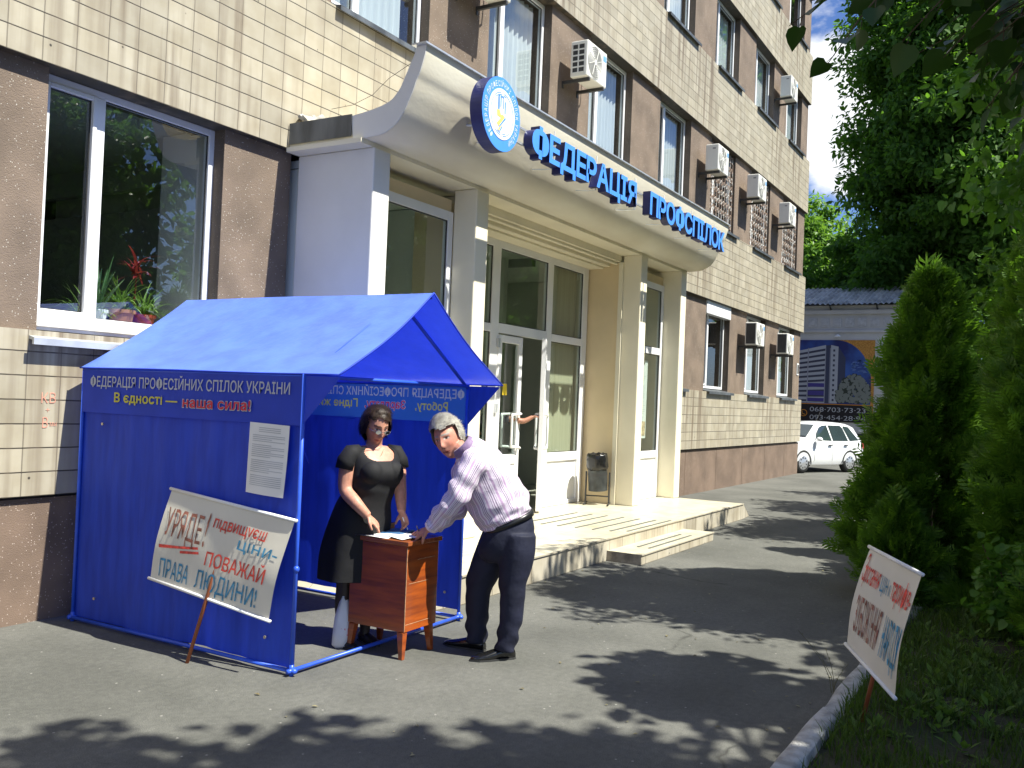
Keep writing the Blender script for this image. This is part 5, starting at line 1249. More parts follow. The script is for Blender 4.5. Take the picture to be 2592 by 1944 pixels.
def tdisp(v, t):
    # bunched cloth: soft rolls round the waist, pulls running up to the arm
    s = math.sin(t); f = .010*math.exp(-((v-.22)/.14)**2)*math.sin(5*t+v*30)+.007*math.exp(-((v-.4)/.2)**2)*math.sin(v*62+2.2*math.sin(t*2)+1.5*t)*(.5+.5*s)+.004*math.sin(v*23+t*4)
    return f
m = MB(); n = 52; rg = ringloft(m, tors, n, 7, 2.25, tdisp)
acr = []
for i, R in enumerate(rg):
    for j, p in enumerate(R):
        t = 2*pi*j/n; acr.append((((t-pi/2+pi) % (2*pi))-pi)*.165+.5)
def sleeve(m, pts, rad, ph):
    k = 8; C = cat(pts, k); r = catv(rad, k); nn = 30; pr = None; base = len(m.v); R_ = []
    for i, c in enumerate(C):
        t = (C[min(i+1, len(C)-1)]-C[max(i-1, 0)]).normalized()
        sdv = pr if pr is not None else t.cross(vec(0, 1, 0)); sdv = (sdv-t*sdv.dot(t)).normalized(); pr = sdv; bn = t.cross(sdv); v = i/(len(C)-1); ring = []
        for j in range(nn):
            a = 2*pi*j/nn; wr_ = .0075*math.sin(v*46+1.6*math.sin(a+ph)+ph)*(.35+.65*math.exp(-((v-.55)/.25)**2))+.006*math.sin(v*21-a*2+ph)+.006*math.exp(-((v-.9)/.06)**2)*math.sin(6*a)
            ring.append(c+(sdv*math.cos(a)+bn*math.sin(a))*(r[i]+wr_)); acr.append(a*.07+.2)
        R_.append(ring)
    m.rings(R_)
sleeve(m, [PM(-.01, .12, 1.27), PM(-.045, .195, 1.255), PM(-.095, .24, 1.15), PM(-.152, .262, 1.036), PM(-.225, .215, .935), PM(-.285, .168, .856), PM(-.298, .158, .842)], [.070, .088, .078, .070, .064, .050, .046], 0)
sleeve(m, [PM(-.06, -.10, 1.24), PM(-.115, -.16, 1.19), PM(-.14, -.18, 1.07), PM(-.15, -.165, .94), PM(-.215, -.105, .875), PM(-.29, -.045, .822), PM(-.303, -.035, .814)], [.07, .085, .074, .068, .062, .050, .046], 2)
shirt = m.build('shirt', MT['shirt'], man, smooth=True, fixn=True, attrs={'across': ('FLOAT', acr)})
for c, d, s_ in ((PM(-.300, .157, .840), vec(-.5, -.4, -.55), .0), (PM(-.305, -.033, .813), vec(-.75, .5, -.35), 1)):
    d = d.normalized(); mm = MB(); mm.tube([c-d*.030, c-d*.026, c+d*.018, c+d*.022], [.043, .0485, .0455, .040], 20); mm.build('cuff', MT['shirt'], man, smooth=True, attrs={'across': ('FLOAT', [.17+.03]*len(mm.v))})
mm = MB(); cdir = vec(-.62, .05, .60).normalized(); cc = PM(-.128, .01, 1.335); e1 = cdir.cross(vec(0, 1, 0)).normalized(); e2 = cdir.cross(e1); rgs = []
for h, r_ in ((-.02, .084), (.0, .088), (.030, .080), (.036, .074), (.030, .071), (-.02, .074)):
    rgs.append([cc+cdir*(h+.010*math.sin(a))+e1*r_*math.cos(a)+e2*r_*.98*math.sin(a) for a in np.linspace(0, 2*pi, 33)[:-1]])
mm.rings(rgs, cap=False); mm.build('collar', MT['shirt'], man, smooth=True, attrs={'across': ('FLOAT', [.5+.0]*len(mm.v))})
# trousers
MT['trousers'] = pmat('dark_navy_trousers', (.014, .016, .034), .7, .2, 6, .5, 9, spec=.3, bdist=.02)
m = MB()
pel = [sec((.322, .935), (.030, .798), (0, .166, 0)), sec((.345, .87), (.005, .745), (0, .180, 0)), sec((.352, .80), (-.01, .70), (0, .182, 0)), sec((.330, .71), (.0, .64), (0, .165, 0)), sec((.28, .64), (.06, .60), (0, .12, 0))]
ringloft(m, pel, 36, 4)
limb(m, [PM(.245, .085, .80), PM(.243, .092, .68), PM(.232, .098, .56), PM(.222, .105, .44), PM(.226, .105, .30), PM(.205, .10, .15), PM(.190, .10, .055)], [.118, .118, .103, .084, .077, .068, .066], 20)
limb(m, [PM(.13, -.085, .76), PM(.085, -.09, .64), PM(.035, -.095, .52), PM(.0, -.098, .41), PM(.0, -.098, .27), PM(.0, -.098, .13), PM(.004, -.10, .050)], [.120, .116, .104, .086, .078, .071, .069], 20)
q = remesh(m, .011, 3)
rr = random.Random(1)
for i, p in enumerate(q.v):
    P_ = Vector(p); z = P_.z; f = .0045*math.sin(z*55+P_.x*30+P_.y*20)*math.exp(-((z-.12)/.12)**2)+.003*math.sin(z*38+P_.y*45)*math.exp(-((z-.45)/.1)**2)
    q.v[i] = tuple(P_+AX_A*f*2)
q.build('trousers', MT['trousers'], man, smooth=True, fixn=False)
m = MB(); b0 = sec((.338, .955), (.026, .812), (0, .176, 0)); b1 = sec((.347, .920), (.028, .779), (0, .178, 0)); ringloft(m, [b0, b1], 44, 2); m.build('belt', pmat('black_leather', (.012, .012, .012), .35, .2, 30), man, smooth=True)
MT['shoe'] = pmat('black_polished_leather', (.008, .008, .008), .16, .1, 10, spec=.7)
def shoe(par, heel, toe, mat, sc=1):
    heel = Vector(heel); toe = Vector(toe); d = (toe-heel); L_ = d.length; d.normalize(); s = d.cross(AX_Z); m = MB(); rgs = []
    for t, w_, h in ((0, .020, .05), (.04, .030, .075), (.15, .034, .085), (.35, .036, .082), (.5, .041, .066), (.68, .047, .050), (.82, .043, .040), (.93, .030, .032), (1.0, .010, .022)):
        c = heel+d*L_*t; R = []
        for j in range(18):
            a = 2*pi*j/18; y = w_*math.cos(a); z = h/2+h/2*math.sin(a); z = max(z, .004); R.append(c+s*y*sc+AX_Z*z*sc)
        rgs.append(R)
    m.rings(rgs); o = m.build('shoe', mat, par, smooth=True); m = MB(); rgs = []
    for t, w_ in ((-.01, .018), (.05, .033), (.3, .036), (.6, .047), (.85, .044), (1.02, .012)):
        c = heel+d*L_*t; rgs.append([c+s*w_+AX_Z*.0, c-s*w_, c-s*w_+AX_Z*.011, c+s*w_+AX_Z*.011])
    m.rings(rgs); m.build('sole', MT['darkmetal'], o)
shoe(man, PM(.255, .065, 0), PM(-.022, .175, 0), MT['shoe']); shoe(man, PM(.06, -.075, 0), PM(-.215, -.21, 0), MT['shoe'])
pen = MB().tube([PM(-.372, .10, .752), PM(-.405, .115, .83)], .004, 6).build('pen', pmat('pen_dark', (.03, .03, .08), .3)); setprops(pen, 'dark pen held in the signing man\'s hand', 'pen')
# ---- the woman behind the cabinet
PW = frame((4.86, 3.985, 0))
wom = thing('person', 'woman in glasses and a black short-sleeved dress standing behind the cabinet', 'person', (4.86, 3.985, 0))
Fw_ = vec(.643, .766, 0); Lw_ = vec(.766, -.643, 0)
hw = Head(PW(.086, .045, 1.452), vec(.50, .72, -.42), vec(.03, .0, 1), 1.0, fem=True)
wt = [((-.035, 0, .435), .195, .215), ((-.03, 0, .62), .188, .212), ((-.005, 0, .80), .178, .200), ((.015, 0, .91), .160, .180), ((.05, .008, 1.0), .146, .166), ((.075, .02, 1.07), .145, .168), ((.090, .030, 1.135), .150, .170), ((.085, .028, 1.21), .118, .172), ((.075, .012, 1.275), .084, .158), ((.070, .0, 1.315), .062, .095)]
m = MB(); hw.mesh(m)
limb(m, [PW(.068, .0, 1.27), PW(.072, .008, 1.33), PW(.080, .03, 1.40)], [.060, .054, .054])
ringloft(m, [(PW(*c), Fw_*(d*.95), Lw_*(l*.95)) for c, d, l in wt[4:]], 36, 4)
for sg in (-1, 1):
    c = PW(.092, .032, 1.145)+Fw_*.075+Lw_*sg*.075; b = MB(); b.ball(tuple(c), .074, 16, 10); m.add(b.v, b.f)
limb(m, [PW(-.03, .105, 1.265), PW(-.062, .122, 1.235), PW(-.078, .135, 1.13), PW(-.075, .155, 1.027), PW(.0, .215, .955), PW(.082, .215, .872)], [.052, .060, .056, .047, .041, .029], 16)
limb(m, [PW(.175, -.085, 1.265), PW(.205, -.105, 1.235), PW(.228, -.085, 1.15), PW(.246, -.05, 1.065), PW(.262, -.02, .97), PW(.274, .005, .885)], [.052, .060, .054, .045, .039, .028], 16)
hand(m, PW(.078, .215, .875), vec(.72, -.15, -.66), vec(.30, .25, .9), 1, .172, (.25, .5, .6, .7), .08, tcurl=.4)
hand(m, PW(.273, .004, .888), vec(.35, .05, -.92), vec(.55, -.70, .2), -1, .17, (.6, .7, .8, .9), .03, tcurl=.9)
for sx, st in ((-.075, .055), (.055, -.055)): limb(m, [PW(.05, .0, 1.0), PW(sx*.8, st*.8, .80), PW(sx, st, .50), PW(sx, st, .38), PW(sx-.004, st-.01, .25), PW(sx, st, .10), PW(sx, st+.01, .04)], [.10, .10, .066, .056, .058, .036, .036], 14)
q = remesh(m, .0055, 3)
body_obj(q, hw, wom, (.52, .27, .185), (.10, .06, .04), (.42, .12, .10), lambda p, c: c if p.z > .52 else (.035, .026, .022))
# dress with a scooped neckline and cap sleeves
MT['dress'] = pmat('black_jersey', (.011, .011, .012), .75, .2, 5, .3, 8, spec=.3, bdist=.02)
def wdisp(v, t): return .004+.0035*math.sin(v*44+2*math.sin(t))*math.exp(-((v-.52)/.12)**2)+.010*math.sin(t*6+1)*max(0, .35-v)/.35+.004*math.sin(v*19+t*3)
m = MB(); n = 150; k = 22
secs = [(PW(*c), Fw_*(d+.006), Lw_*(l+.006)) for c, d, l in wt]
C = cat([s[0] for s in secs], k); E1 = cat([s[1] for s in secs], k); E2 = cat([s[2] for s in secs], k); V = []; F = []
bust = [PW(.092, .032, 1.145)+Fw_*.075+Lw_*sg*.075 for sg in (-1, 1)]
for i, (c, a, b) in enumerate(zip(C, E1, E2)):
    for j in range(n):
        t = 2*pi*j/n; v = a*math.cos(t)+b*math.sin(t); v = v*(1+wdisp(i/(len(C)-1), t)/v.length); p = c+v
        for bc_ in bust:
            dd = p-bc_; 
            if dd.length < .083: p = bc_+dd.normalized()*.083
        V.append(p)
for i in range(len(C)-1):
    for j in range(n):
        t = 2*pi*(j+.5)/n; td = min(t, 2*pi-t); z = (C[i].z+C[i+1].z)/2
        if i > 0 and z > 1.222+.09*min(1, (td/.85)**4) : continue
        F.append((i*n+j, i*n+(j+1) % n, (i+1)*n+(j+1) % n, (i+1)*n+j))
m.add(V, F)
m.tube([PW(-.01, .09, 1.27), PW(-.055, .118, 1.262), PW(-.082, .135, 1.215), PW(-.092, .142, 1.16)], [.056, .066, .066, .064], 22)
m.tube([PW(.155, -.075, 1.27), PW(.200, -.100, 1.262), PW(.226, -.10, 1.215), PW(.238, -.09, 1.165)], [.056, .066, .065, .063], 22)
dr = m.build('dress', MT['dress'], wom, smooth=True, fixn=False); sm = dr.modifiers.new('thick', 'SOLIDIFY'); sm.thickness = .004
sh_ = pmat('woman_shoe', (.02, .018, .016), .4)
for sx, st in ((-.075, .05), (.055, -.06)): shoe(wom, PW(sx, st, 0)-Fw_*.06, PW(sx, st, 0)+Fw_*.17, sh_, .9)
# hair: chin-length bob
MT['hair_brown'] = pmat('hair_brown', (.040, .024, .014), .5, .4, 30, .5, 50, col2=(.018, .011, .008), spec=.3)
def wtest(x, y, z):
    if y > .055: return z > .078+.02*(x/.05)
    if y > .012: return z > .045+.012*(x/.05) or (abs(x) > .066 and y < .035 and z > -.085)
    return z > -.105
wg = lambda x, y, z: (.017+.010*max(0, z)/.118+.014*max(0, -z+.02)/.12+.004*math.sin(x*70+z*40)+.003*math.sin(z*90+y*60)) if y < .045 else .013
hm, hp, hn = hairshell(hw, wtest, wg, 5)
_k = [i for i in range(len(hp)) if hw.loc(hp[i])[1] < .02 and hw.loc(hp[i])[2] > -.06]; hp = [hp[i] for i in _k][::3]; hn = [hn[i] for i in _k][::3]
_r = random.Random(12); hp = [p+Vector((_r.uniform(-.006, .006), _r.uniform(-.006, .006), _r.uniform(-.006, .006))) for p in hp for _ in range(6)]; hn = [n_ for n_ in hn for _ in range(6)]
hs = hairstrands(hp, hn, .050, .0012, random.Random(6), lambda p, n_: (-hw.u*.9+hw.r*.25*(1 if (p-hw.c).dot(hw.r) > 0 else -1)+hw.f*.1)); hm.add(hs.v, hs.f)
hm.build('hair', MT['hair_brown'], wom, smooth=True, fixn=False)
g_ = MB(); gm = pmat('spectacle_metal', (.75, .72, .66), .12, 0, metal=1)
for sg in (-1, 1):
    g_.tube([hw.w(sg*.031+.021*math.cos(a), .110-.08*abs(math.cos(a)*.021+.0)*.3, .004+.014*math.sin(a)) for a in np.linspace(0, 2*pi, 21)], .0016, 5, cap=False)
    g_.tube([hw.w(sg*.052, .104, .006), hw.w(sg*.074, .085, .008), hw.w(sg*.082, .0, .006)], .0014, 5)
g_.tube([hw.w(-.010, .110, .008), hw.w(0, .115, .010), hw.w(.010, .110, .008)], .0016, 5)
sp = g_.build('spectacle_frame', gm, wom, smooth=True)
g_ = MB()
for sg in (-1, 1): g_.add([hw.w(sg*.031+.020*math.cos(a), .1095, .004+.0135*math.sin(a)) for a in np.linspace(0, 2*pi, 17)[:-1]], [tuple(range(16))])
g_.build('lens', glass_mat('lens_glass', (.8, .8, .78), .22, 1.6), sp)
o = MB().tube([PW(.300, .01, .795), PW(.318, -.005, .765), PW(.285, .03, .85)], .004, 6).build('pen', MT['white']); setprops(o, 'white pen in the woman\'s lowered left hand', 'pen')
nk = MB().tube([PW(.03, .055, 1.285), PW(.085, .098, 1.245), PW(.118, .112, 1.238), PW(.135, .085, 1.262), PW(.14, .03, 1.30)], .0012, 4).build('necklace', pmat('gold_chain', (.6, .4, .12), .3, metal=1), wom)
# ---- the person inside the doorway, arm out to the door handle
PD = lambda x, y, z: Vector((x, y, z))
per = thing('person', 'person in a grey T-shirt inside the entrance, arm stretched to the door handle', 'person', (10.16, 6.30, .236))
hdn = Head(PD(10.14, 6.28, 1.66), (.7, -.6, -.2), (0, 0, 1), 1.0)
m = MB(); hdn.mesh(m)
limb(m, [PD(10.15, 6.3, 1.44), PD(10.145, 6.29, 1.56)], [.055, .052])
limb(m, [PD(10.15, 6.3, 1.40), PD(10.15, 6.3, 1.2)], [.09, .12])
limb(m, [PD(10.18, 6.16, 1.42), PD(10.215, 6.05, 1.42), PD(10.245, 5.95, 1.415), PD(10.30, 5.86, 1.40), PD(10.375, 5.775, 1.455)], [.05, .046, .040, .035, .027], 14)
hand(m, PD(10.37, 5.78, 1.455), (.75, -.55, .15), (.1, .2, .95), 1, .17, (.5, .6, .7, .8), .03)
limb(m, [PD(10.12, 6.46, 1.42), PD(10.10, 6.50, 1.2), PD(10.12, 6.46, 1.02)], [.05, .042, .030]); hand(m, PD(10.12, 6.46, 1.03), (.15, -.15, -1), (-.5, .6, 0), 1, .17, (.3, .35, .4, .45), .04)
q = remesh(m, .007, 3); body_obj(q, hdn, per, (.42, .22, .15), (.06, .04, .03), (.36, .12, .10))
m = MB(); X_ = Vector((.5, .86, 0)); Y_ = Vector((.86, -.5, 0))
ringloft(m, [(PD(10.16, 6.30, z), Y_*d, X_*l) for z, d, l in ((.98, .12, .17), (1.10, .12, .165), (1.25, .12, .175), (1.38, .105, .185), (1.46, .07, .13), (1.50, .055, .065))], 32, 4)
m.tube([PD(10.17, 6.2, 1.42), PD(10.20, 6.11, 1.425), PD(10.225, 6.02, 1.42)], [.075, .068, .064], 16); m.tube([PD(10.13, 6.42, 1.42), PD(10.11, 6.49, 1.32), PD(10.105, 6.50, 1.24)], [.075, .066, .062], 16)
remesh(m, .012, 3).build('tshirt', pmat('grey_tshirt', (.055, .06, .085), .85, .1, 8, .2, 9), per, smooth=True, fixn=False)
m = MB(); ringloft(m, [(PD(10.16, 6.30, z), Y_*d, X_*l) for z, d, l in ((1.02, .118, .165), (.92, .125, .172), (.84, .11, .16))], 28, 4)
for sg in (-1, 1): c = PD(10.16, 6.30, 0)+X_*.085*sg; limb(m, [c+AX_Z*.92, c+AX_Z*.70, c+AX_Z*.5, c+AX_Z*.29], [.085, .08, .065, .058])
remesh(m, .014, 3).build('trousers', MT['trousers'], per, smooth=True, fixn=False)
for sg in (-1, 1): c = PD(10.16, 6.30, .237)+X_*.085*sg; shoe(per, c-Y_*.07, c+Y_*.19, sh_)
hm, hp, hn = hairshell(hdn, lambda x, y, z: z > .05 if y > .02 else z > -.06, lambda x, y, z: .014, 9, 40, 30); hm.build('hair', MT['hair_brown'], per, smooth=True, fixn=False)
# ------------------------------------------------------------ foliage
MT['bark'] = pmat('bark', (.10, .075, .05), .9, .4, 7, .9, 26, stretch=(4, 4, .7))
MT['twig'] = pmat('twig_bark', (.09, .06, .035), .8, .2, 12)
HEART = (np.array([(0, .02, 0), (-.22, -.05, .05), (-.44, .12, .11), (-.46, .38, .10), (-.30, .68, .05), (0, 1.05, -.06), (.30, .68, .05), (.46, .38, .10), (.44, .12, .11), (.22, -.05, .05)]), [(0, 5, 4, 3, 2, 1), (0, 9, 8, 7, 6, 5)])
RHOMB = (np.array([(0, 0, 0), (-.27, .30, .06), (-.20, .68, .03), (0, 1.05, -.06), (.20, .68, .03), (.27, .30, .06)]), [(0, 3, 2, 1), (0, 5, 4, 3)])
_sv = [(0, 0, 0), (-.03, .5, .05), (0, 1, -.02), (.03, .5, .05)]; _sf = [(0, 3, 2, 1)]
for _y, _l in ((.08, .24), (.22, .34), (.38, .38), (.54, .33), (.70, .24)):
    for _s in (-1, 1):
        _b = len(_sv); _sv += [(0, _y, .02), (_s*(_l*.50-.03), _y+_l*.55, .05), (_s*_l*.80, _y+_l*.92, -.03), (_s*(_l*.58+.025), _y+_l*.42, .03)]
        _sf.append((_b, _b+1, _b+2, _b+3) if _s < 0 else (_b, _b+3, _b+2, _b+1))
SPRAY = (np.array(_sv), _sf)
def leaves(P, D, Nn, S, tmpl):
    """P positions, D leaf directions, Nn approximate normals, S sizes -> verts, faces"""
    D = D/np.linalg.norm(D, axis=1, keepdims=True); X = np.cross(D, Nn); X /= np.linalg.norm(X, axis=1, keepdims=True)+1e-9; Z = np.cross(X, D)
    T, F = tmpl; k = len(T)
    V = P[:, None, :]+S[:, None, None]*(T[None, :, 0:1]*X[:, None, :]+T[None, :, 1:2]*D[:, None, :]+T[None, :, 2:3]*Z[:, None, :])
    b = (np.arange(len(P))*k)[:, None]
    return V.reshape(-1, 3), [b+np.array([f]) for f in F]
def leafobj(name, V, F, mat, parent, smooth=False):
    """many small leaf faces written straight into one mesh"""
    me = bpy.data.meshes.new(name); org = WO[parent.name]; V = np.asarray(V, dtype=np.float32)-np.array(org, dtype=np.float32)
    loops = np.concatenate([f.ravel() for f in F]).astype(np.int32); tot = np.concatenate([np.full(len(f), f.shape[1], np.int32) for f in F]); st = np.concatenate([[0], np.cumsum(tot)[:-1]]).astype(np.int32)
    me.vertices.add(len(V)); me.vertices.foreach_set('co', V.ravel()); me.loops.add(len(loops)); me.loops.foreach_set('vertex_index', loops)
    me.polygons.add(len(tot)); me.polygons.foreach_set('loop_start', st); me.polygons.foreach_set('loop_total', tot)
    me.materials.append(mat); me.update(calc_edges=True); me.validate()
    o = bpy.data.objects.new(name, me); COL.objects.link(o); o.parent = parent; WO[o.name] = Vector(org); return o
def unit(r, n): v = r.normal(size=(n, 3)); return v/np.linalg.norm(v, axis=1, keepdims=True)
def crown_points(r, c, rad, ncl, per, cr, hollow=.55, lump=.25):
    """clumps spread through an uneven ellipsoid"""
    u = unit(r, ncl); q = hollow+(1-hollow)*r.random(ncl)**.6
    ph = r.uniform(0, 6.28, 6)
    lum = 1+lump*(np.sin(u[:, 0]*4+ph[0])*np.sin(u[:, 1]*4+ph[1])+.6*np.sin(u[:, 2]*6+ph[2])*np.sin(u[:, 0]*5+ph[3]))
    C = np.array(c)+u*np.array(rad)*(q*lum)[:, None]
    crs = cr*r.uniform(.55, 1.3, ncl)
    idx = np.repeat(np.arange(ncl), per); n = len(idx)
    off = unit(r, n)*(r.random(n)**.45)[:, None]*crs[idx][:, None]*np.array([1, 1, .62])
    P = C[idx]+off; out = (P-np.array(c))/np.array(rad); out /= np.linalg.norm(out, axis=1, keepdims=True)+1e-9
    return C, P, out, off
def tree(name, label, base, trunk_h, c, rad, ncl, per, cr, ls, mat, seed, group=None, tmpl=RHOMB, trunk_r=.16, hollow=.5, limbs=26, lump=.25, keep=None, lobes=()):
    r = np.random.default_rng(seed); t = thing(name, label, 'tree', base, group)
    C, P, out, off = crown_points(r, c, rad, ncl, per, cr, hollow, lump)
    for lc, lr, ln in lobes:
        C2, P2, o2, f2 = crown_points(r, lc, lr, ln, per, cr*.8, .15, lump); P = np.concatenate([P, P2]); out = np.concatenate([out, o2]); off = np.concatenate([off, f2]); C = np.concatenate([C, C2[:max(3, ln//8)]])
    if keep is not None: k = keep(P); P = P[k]; out = out[k]; off = off[k]
    n = len(P)
    Nn = out*.5+np.array([0, 0, .8])+r.normal(0, .45, (n, 3)); D = off/(np.linalg.norm(off, axis=1, keepdims=True)+1e-6)*.6+r.normal(0, .7, (n, 3))+np.array([0, 0, -.45])
    V, F = leaves(P, D, Nn, ls*r.uniform(.6, 1.25, n), tmpl)
    leafobj('crown', V, F, mat, t)
    b = Vector(base); top = Vector((c[0], c[1], c[2]+rad[2]*.45)); m = MB()
    kn = [b+Vector((0, 0, -.05)), b+Vector((0, 0, .15)), b.lerp(Vector((c[0], c[1], b.z)), .25)+Vector((0, 0, trunk_h*.5)), b.lerp(Vector((c[0], c[1], b.z)), .6)+Vector((0, 0, trunk_h)), top]
    m.tube(kn, [trunk_r*1.45, trunk_r*1.1, trunk_r*.95, trunk_r*.85, trunk_r*.12], 12); m.build('trunk', MT['bark'], t, smooth=True)
    m = MB(); sel = list(r.permutation(ncl)[:limbs])+list(range(ncl, len(C)))
    for i in sel:
        e = Vector(C[i]); f = r.uniform(.1, .75); s = kn[3].lerp(top, f) if e.z > kn[3].z+.3 else kn[2].lerp(kn[3], r.uniform(.6, 1))
        md = s.lerp(e, .5)+Vector((r.normal(0, .1), r.normal(0, .1), .15+.1*abs(r.normal())))*rad[0]*.3
        m.tube([s, s.lerp(md, .6), md, md.lerp(e, .55), e], [trunk_r*.36, trunk_r*.3, trunk_r*.22, trunk_r*.13, trunk_r*.05], 6)
    m.build('limbs', MT['bark'], t, smooth=True)
    return t
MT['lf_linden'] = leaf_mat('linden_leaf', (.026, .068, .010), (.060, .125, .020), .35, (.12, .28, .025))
MT['lf_near_shaded'] = leaf_mat('linden_branch_leaf_shaded', (.012, .036, .006), (.030, .072, .010), .16, (.07, .18, .012))  # copy of the linden leaf with the branch's shade put into its colour
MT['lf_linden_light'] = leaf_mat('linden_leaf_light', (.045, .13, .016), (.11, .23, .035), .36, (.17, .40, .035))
MT['lf_dark'] = leaf_mat('dark_leaf', (.028, .078, .010), (.085, .175, .024), .42, (.17, .38, .025), .7)
MT['lf_pale'] = leaf_mat('pale_leaf', (.06, .14, .02), (.12, .24, .035), .4, (.24, .46, .04))
MT['lf_conif'] = leaf_mat('conifer_leaf', (.022, .055, .018), (.06, .10, .03), .15, (.08, .16, .03))
# the linden whose low branch hangs into the picture and whose crown shades the foreground
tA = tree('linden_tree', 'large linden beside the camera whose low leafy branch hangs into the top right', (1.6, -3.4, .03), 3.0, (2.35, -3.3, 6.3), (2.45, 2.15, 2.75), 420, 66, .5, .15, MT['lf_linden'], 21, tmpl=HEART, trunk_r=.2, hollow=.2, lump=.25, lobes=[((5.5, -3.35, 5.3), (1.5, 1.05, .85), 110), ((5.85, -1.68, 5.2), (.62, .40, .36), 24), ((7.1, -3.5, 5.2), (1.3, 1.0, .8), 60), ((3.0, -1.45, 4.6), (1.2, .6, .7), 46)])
r = np.random.default_rng(77)
tw = MB(); PP = []; DD = []; NN = []; SS = []
def branchlet(s, e, nl, spread, rr, sub=2):
    s = Vector(s); e = Vector(e); L_ = (e-s).length; md = s.lerp(e, .5)+Vector((0, 0, .10*L_)); pts = [s, s.lerp(md, .55)+Vector((0, 0, .02*L_)), md, md.lerp(e, .55)+Vector((0, 0, .01)), e]
    tw.tube(pts, [rr, rr*.85, rr*.65, rr*.45, rr*.25], 5)
    for i in range(nl):
        t = (i+.5)/nl; p = pts[0].lerp(pts[2], t*2) if t < .5 else pts[2].lerp(pts[4], t*2-1)
        d = (e-s).normalized(); sd = d.cross(Vector((0, 0, 1))).normalized()*(1 if i % 2 else -1)
        dd = d*.55+sd*.8+Vector((0, 0, -.55))+Vector(r.normal(0, .35, 3)); q = p+dd.normalized()*.03
        tw.tube([p, q], [.0014, .001], 4, cap=False)
        PP.append(tuple(q)); DD.append(tuple(dd)); NN.append(tuple(Vector((0, 0, 1))+Vector(r.normal(0, .55, 3)))); SS.append(spread*r.uniform(.65, 1.15))
main = [((2.9, -1.9, 3.9), (2.80, .30, 3.02)), ((2.9, -1.9, 3.9), (3.15, .10, 2.95)), ((2.9, -1.9, 3.9), (2.6, .1, 3.2))]
for s, e in main: branchlet(s, e, 10, .10, .014)
sub = [((2.80, .0, 3.06), (2.62, .68, 2.74)), ((2.80, .25, 3.03), (2.66, .58, 2.63)), ((2.84, .10, 3.05), (2.74, .47, 2.83)), ((2.86, .0, 3.02), (2.76, .40, 2.70)), ((2.9, -.2, 3.06), (2.82, .30, 2.66)), ((2.92, -.2, 3.0), (2.84, .24, 2.86)), ((2.95, -.3, 3.0), (2.90, .18, 2.72)), ((2.95, -.3, 2.98), (2.90, .14, 2.60)), ((3.05, -.2, 2.98), (2.98, .20, 2.55)), ((3.1, -.3, 3.0), (3.1, .22, 2.78)), ((3.1, -.3, 3.0), (3.15, .15, 2.65)), ((3.2, -.3, 3.0), (3.3, .2, 2.9)), ((2.9, -.1, 3.1), (2.85, .35, 3.0)), ((3.0, -.4, 2.9), (3.0, .10, 2.46)), ((3.0, -.4, 2.95), (3.05, .06, 2.72)), ((3.3, -.4, 3.0), (3.4, .16, 2.72)), ((3.2, -.5, 2.95), (3.2, .08, 2.55)), ((3.4, -.3, 3.1), (3.5, .25, 2.98)), ((3.0, -.2, 3.1), (2.95, .28, 2.95)), ((3.3, -.3, 3.1), (3.25, .3, 3.05))]
for s, e in sub: branchlet(s, e, 10, .086, .005)
rb_ = random.Random(14)
for i in range(64):
    ex = rb_.uniform(2.72, 3.7); ey = rb_.uniform(-.1, .42)+.04*(ex-2.7); ez = rb_.uniform(2.62, 3.25) if ey > .2 else rb_.uniform(2.45, 3.2)
    if ez < 2.62+(ey-.1)*.9: ez = 2.62+(ey-.1)*.9+rb_.uniform(0, .3)
    branchlet((ex+rb_.uniform(-.05, .25), ey-rb_.uniform(.4, .7), ez+rb_.uniform(.1, .3)), (ex, ey, ez), 9, .080, .004)
V, F = leaves(np.array(PP), np.array(DD), np.array(NN), np.array(SS), HEART)
leafobj('branch_leaves', V, F, MT['lf_near_shaded'], tA); tw.build('branch', MT['twig'], tA, smooth=True)
# street lindens along the lawn, mostly out of the picture; they throw the shade bars across the pavement
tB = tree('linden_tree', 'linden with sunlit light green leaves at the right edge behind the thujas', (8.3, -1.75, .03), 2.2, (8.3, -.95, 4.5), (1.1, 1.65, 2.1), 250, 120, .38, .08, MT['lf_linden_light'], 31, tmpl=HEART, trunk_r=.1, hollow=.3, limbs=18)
tree('linden_tree', 'linden further along the lawn, throwing the second shade bar past the step', (14.0, -1.5, .03), 2.2, (13.8, -1.0, 4.5), (1.5, 1.5, 2.2), 200, 60, .40, .16, MT['lf_linden'], 32, trunk_r=.1, hollow=.3, limbs=14)
tree('linden_tree', 'linden throwing shade in front of the brown plinth beyond the platform', (17.2, -1.4, .03), 2.2, (17.0, -.8, 5.0), (1.1, 1.4, 2.1), 150, 56, .40, .16, MT['lf_linden'], 33, trunk_r=.09, hollow=.3, limbs=12)
tree('linden_tree', 'slim linden standing last along the lawn near the white car', (20.4, -1.3, .03), 2.4, (20.1, -.6, 5.6), (1.0, 1.1, 1.9), 80, 36, .36, .15, MT['lf_linden'], 34, trunk_r=.08, hollow=.3, limbs=10)
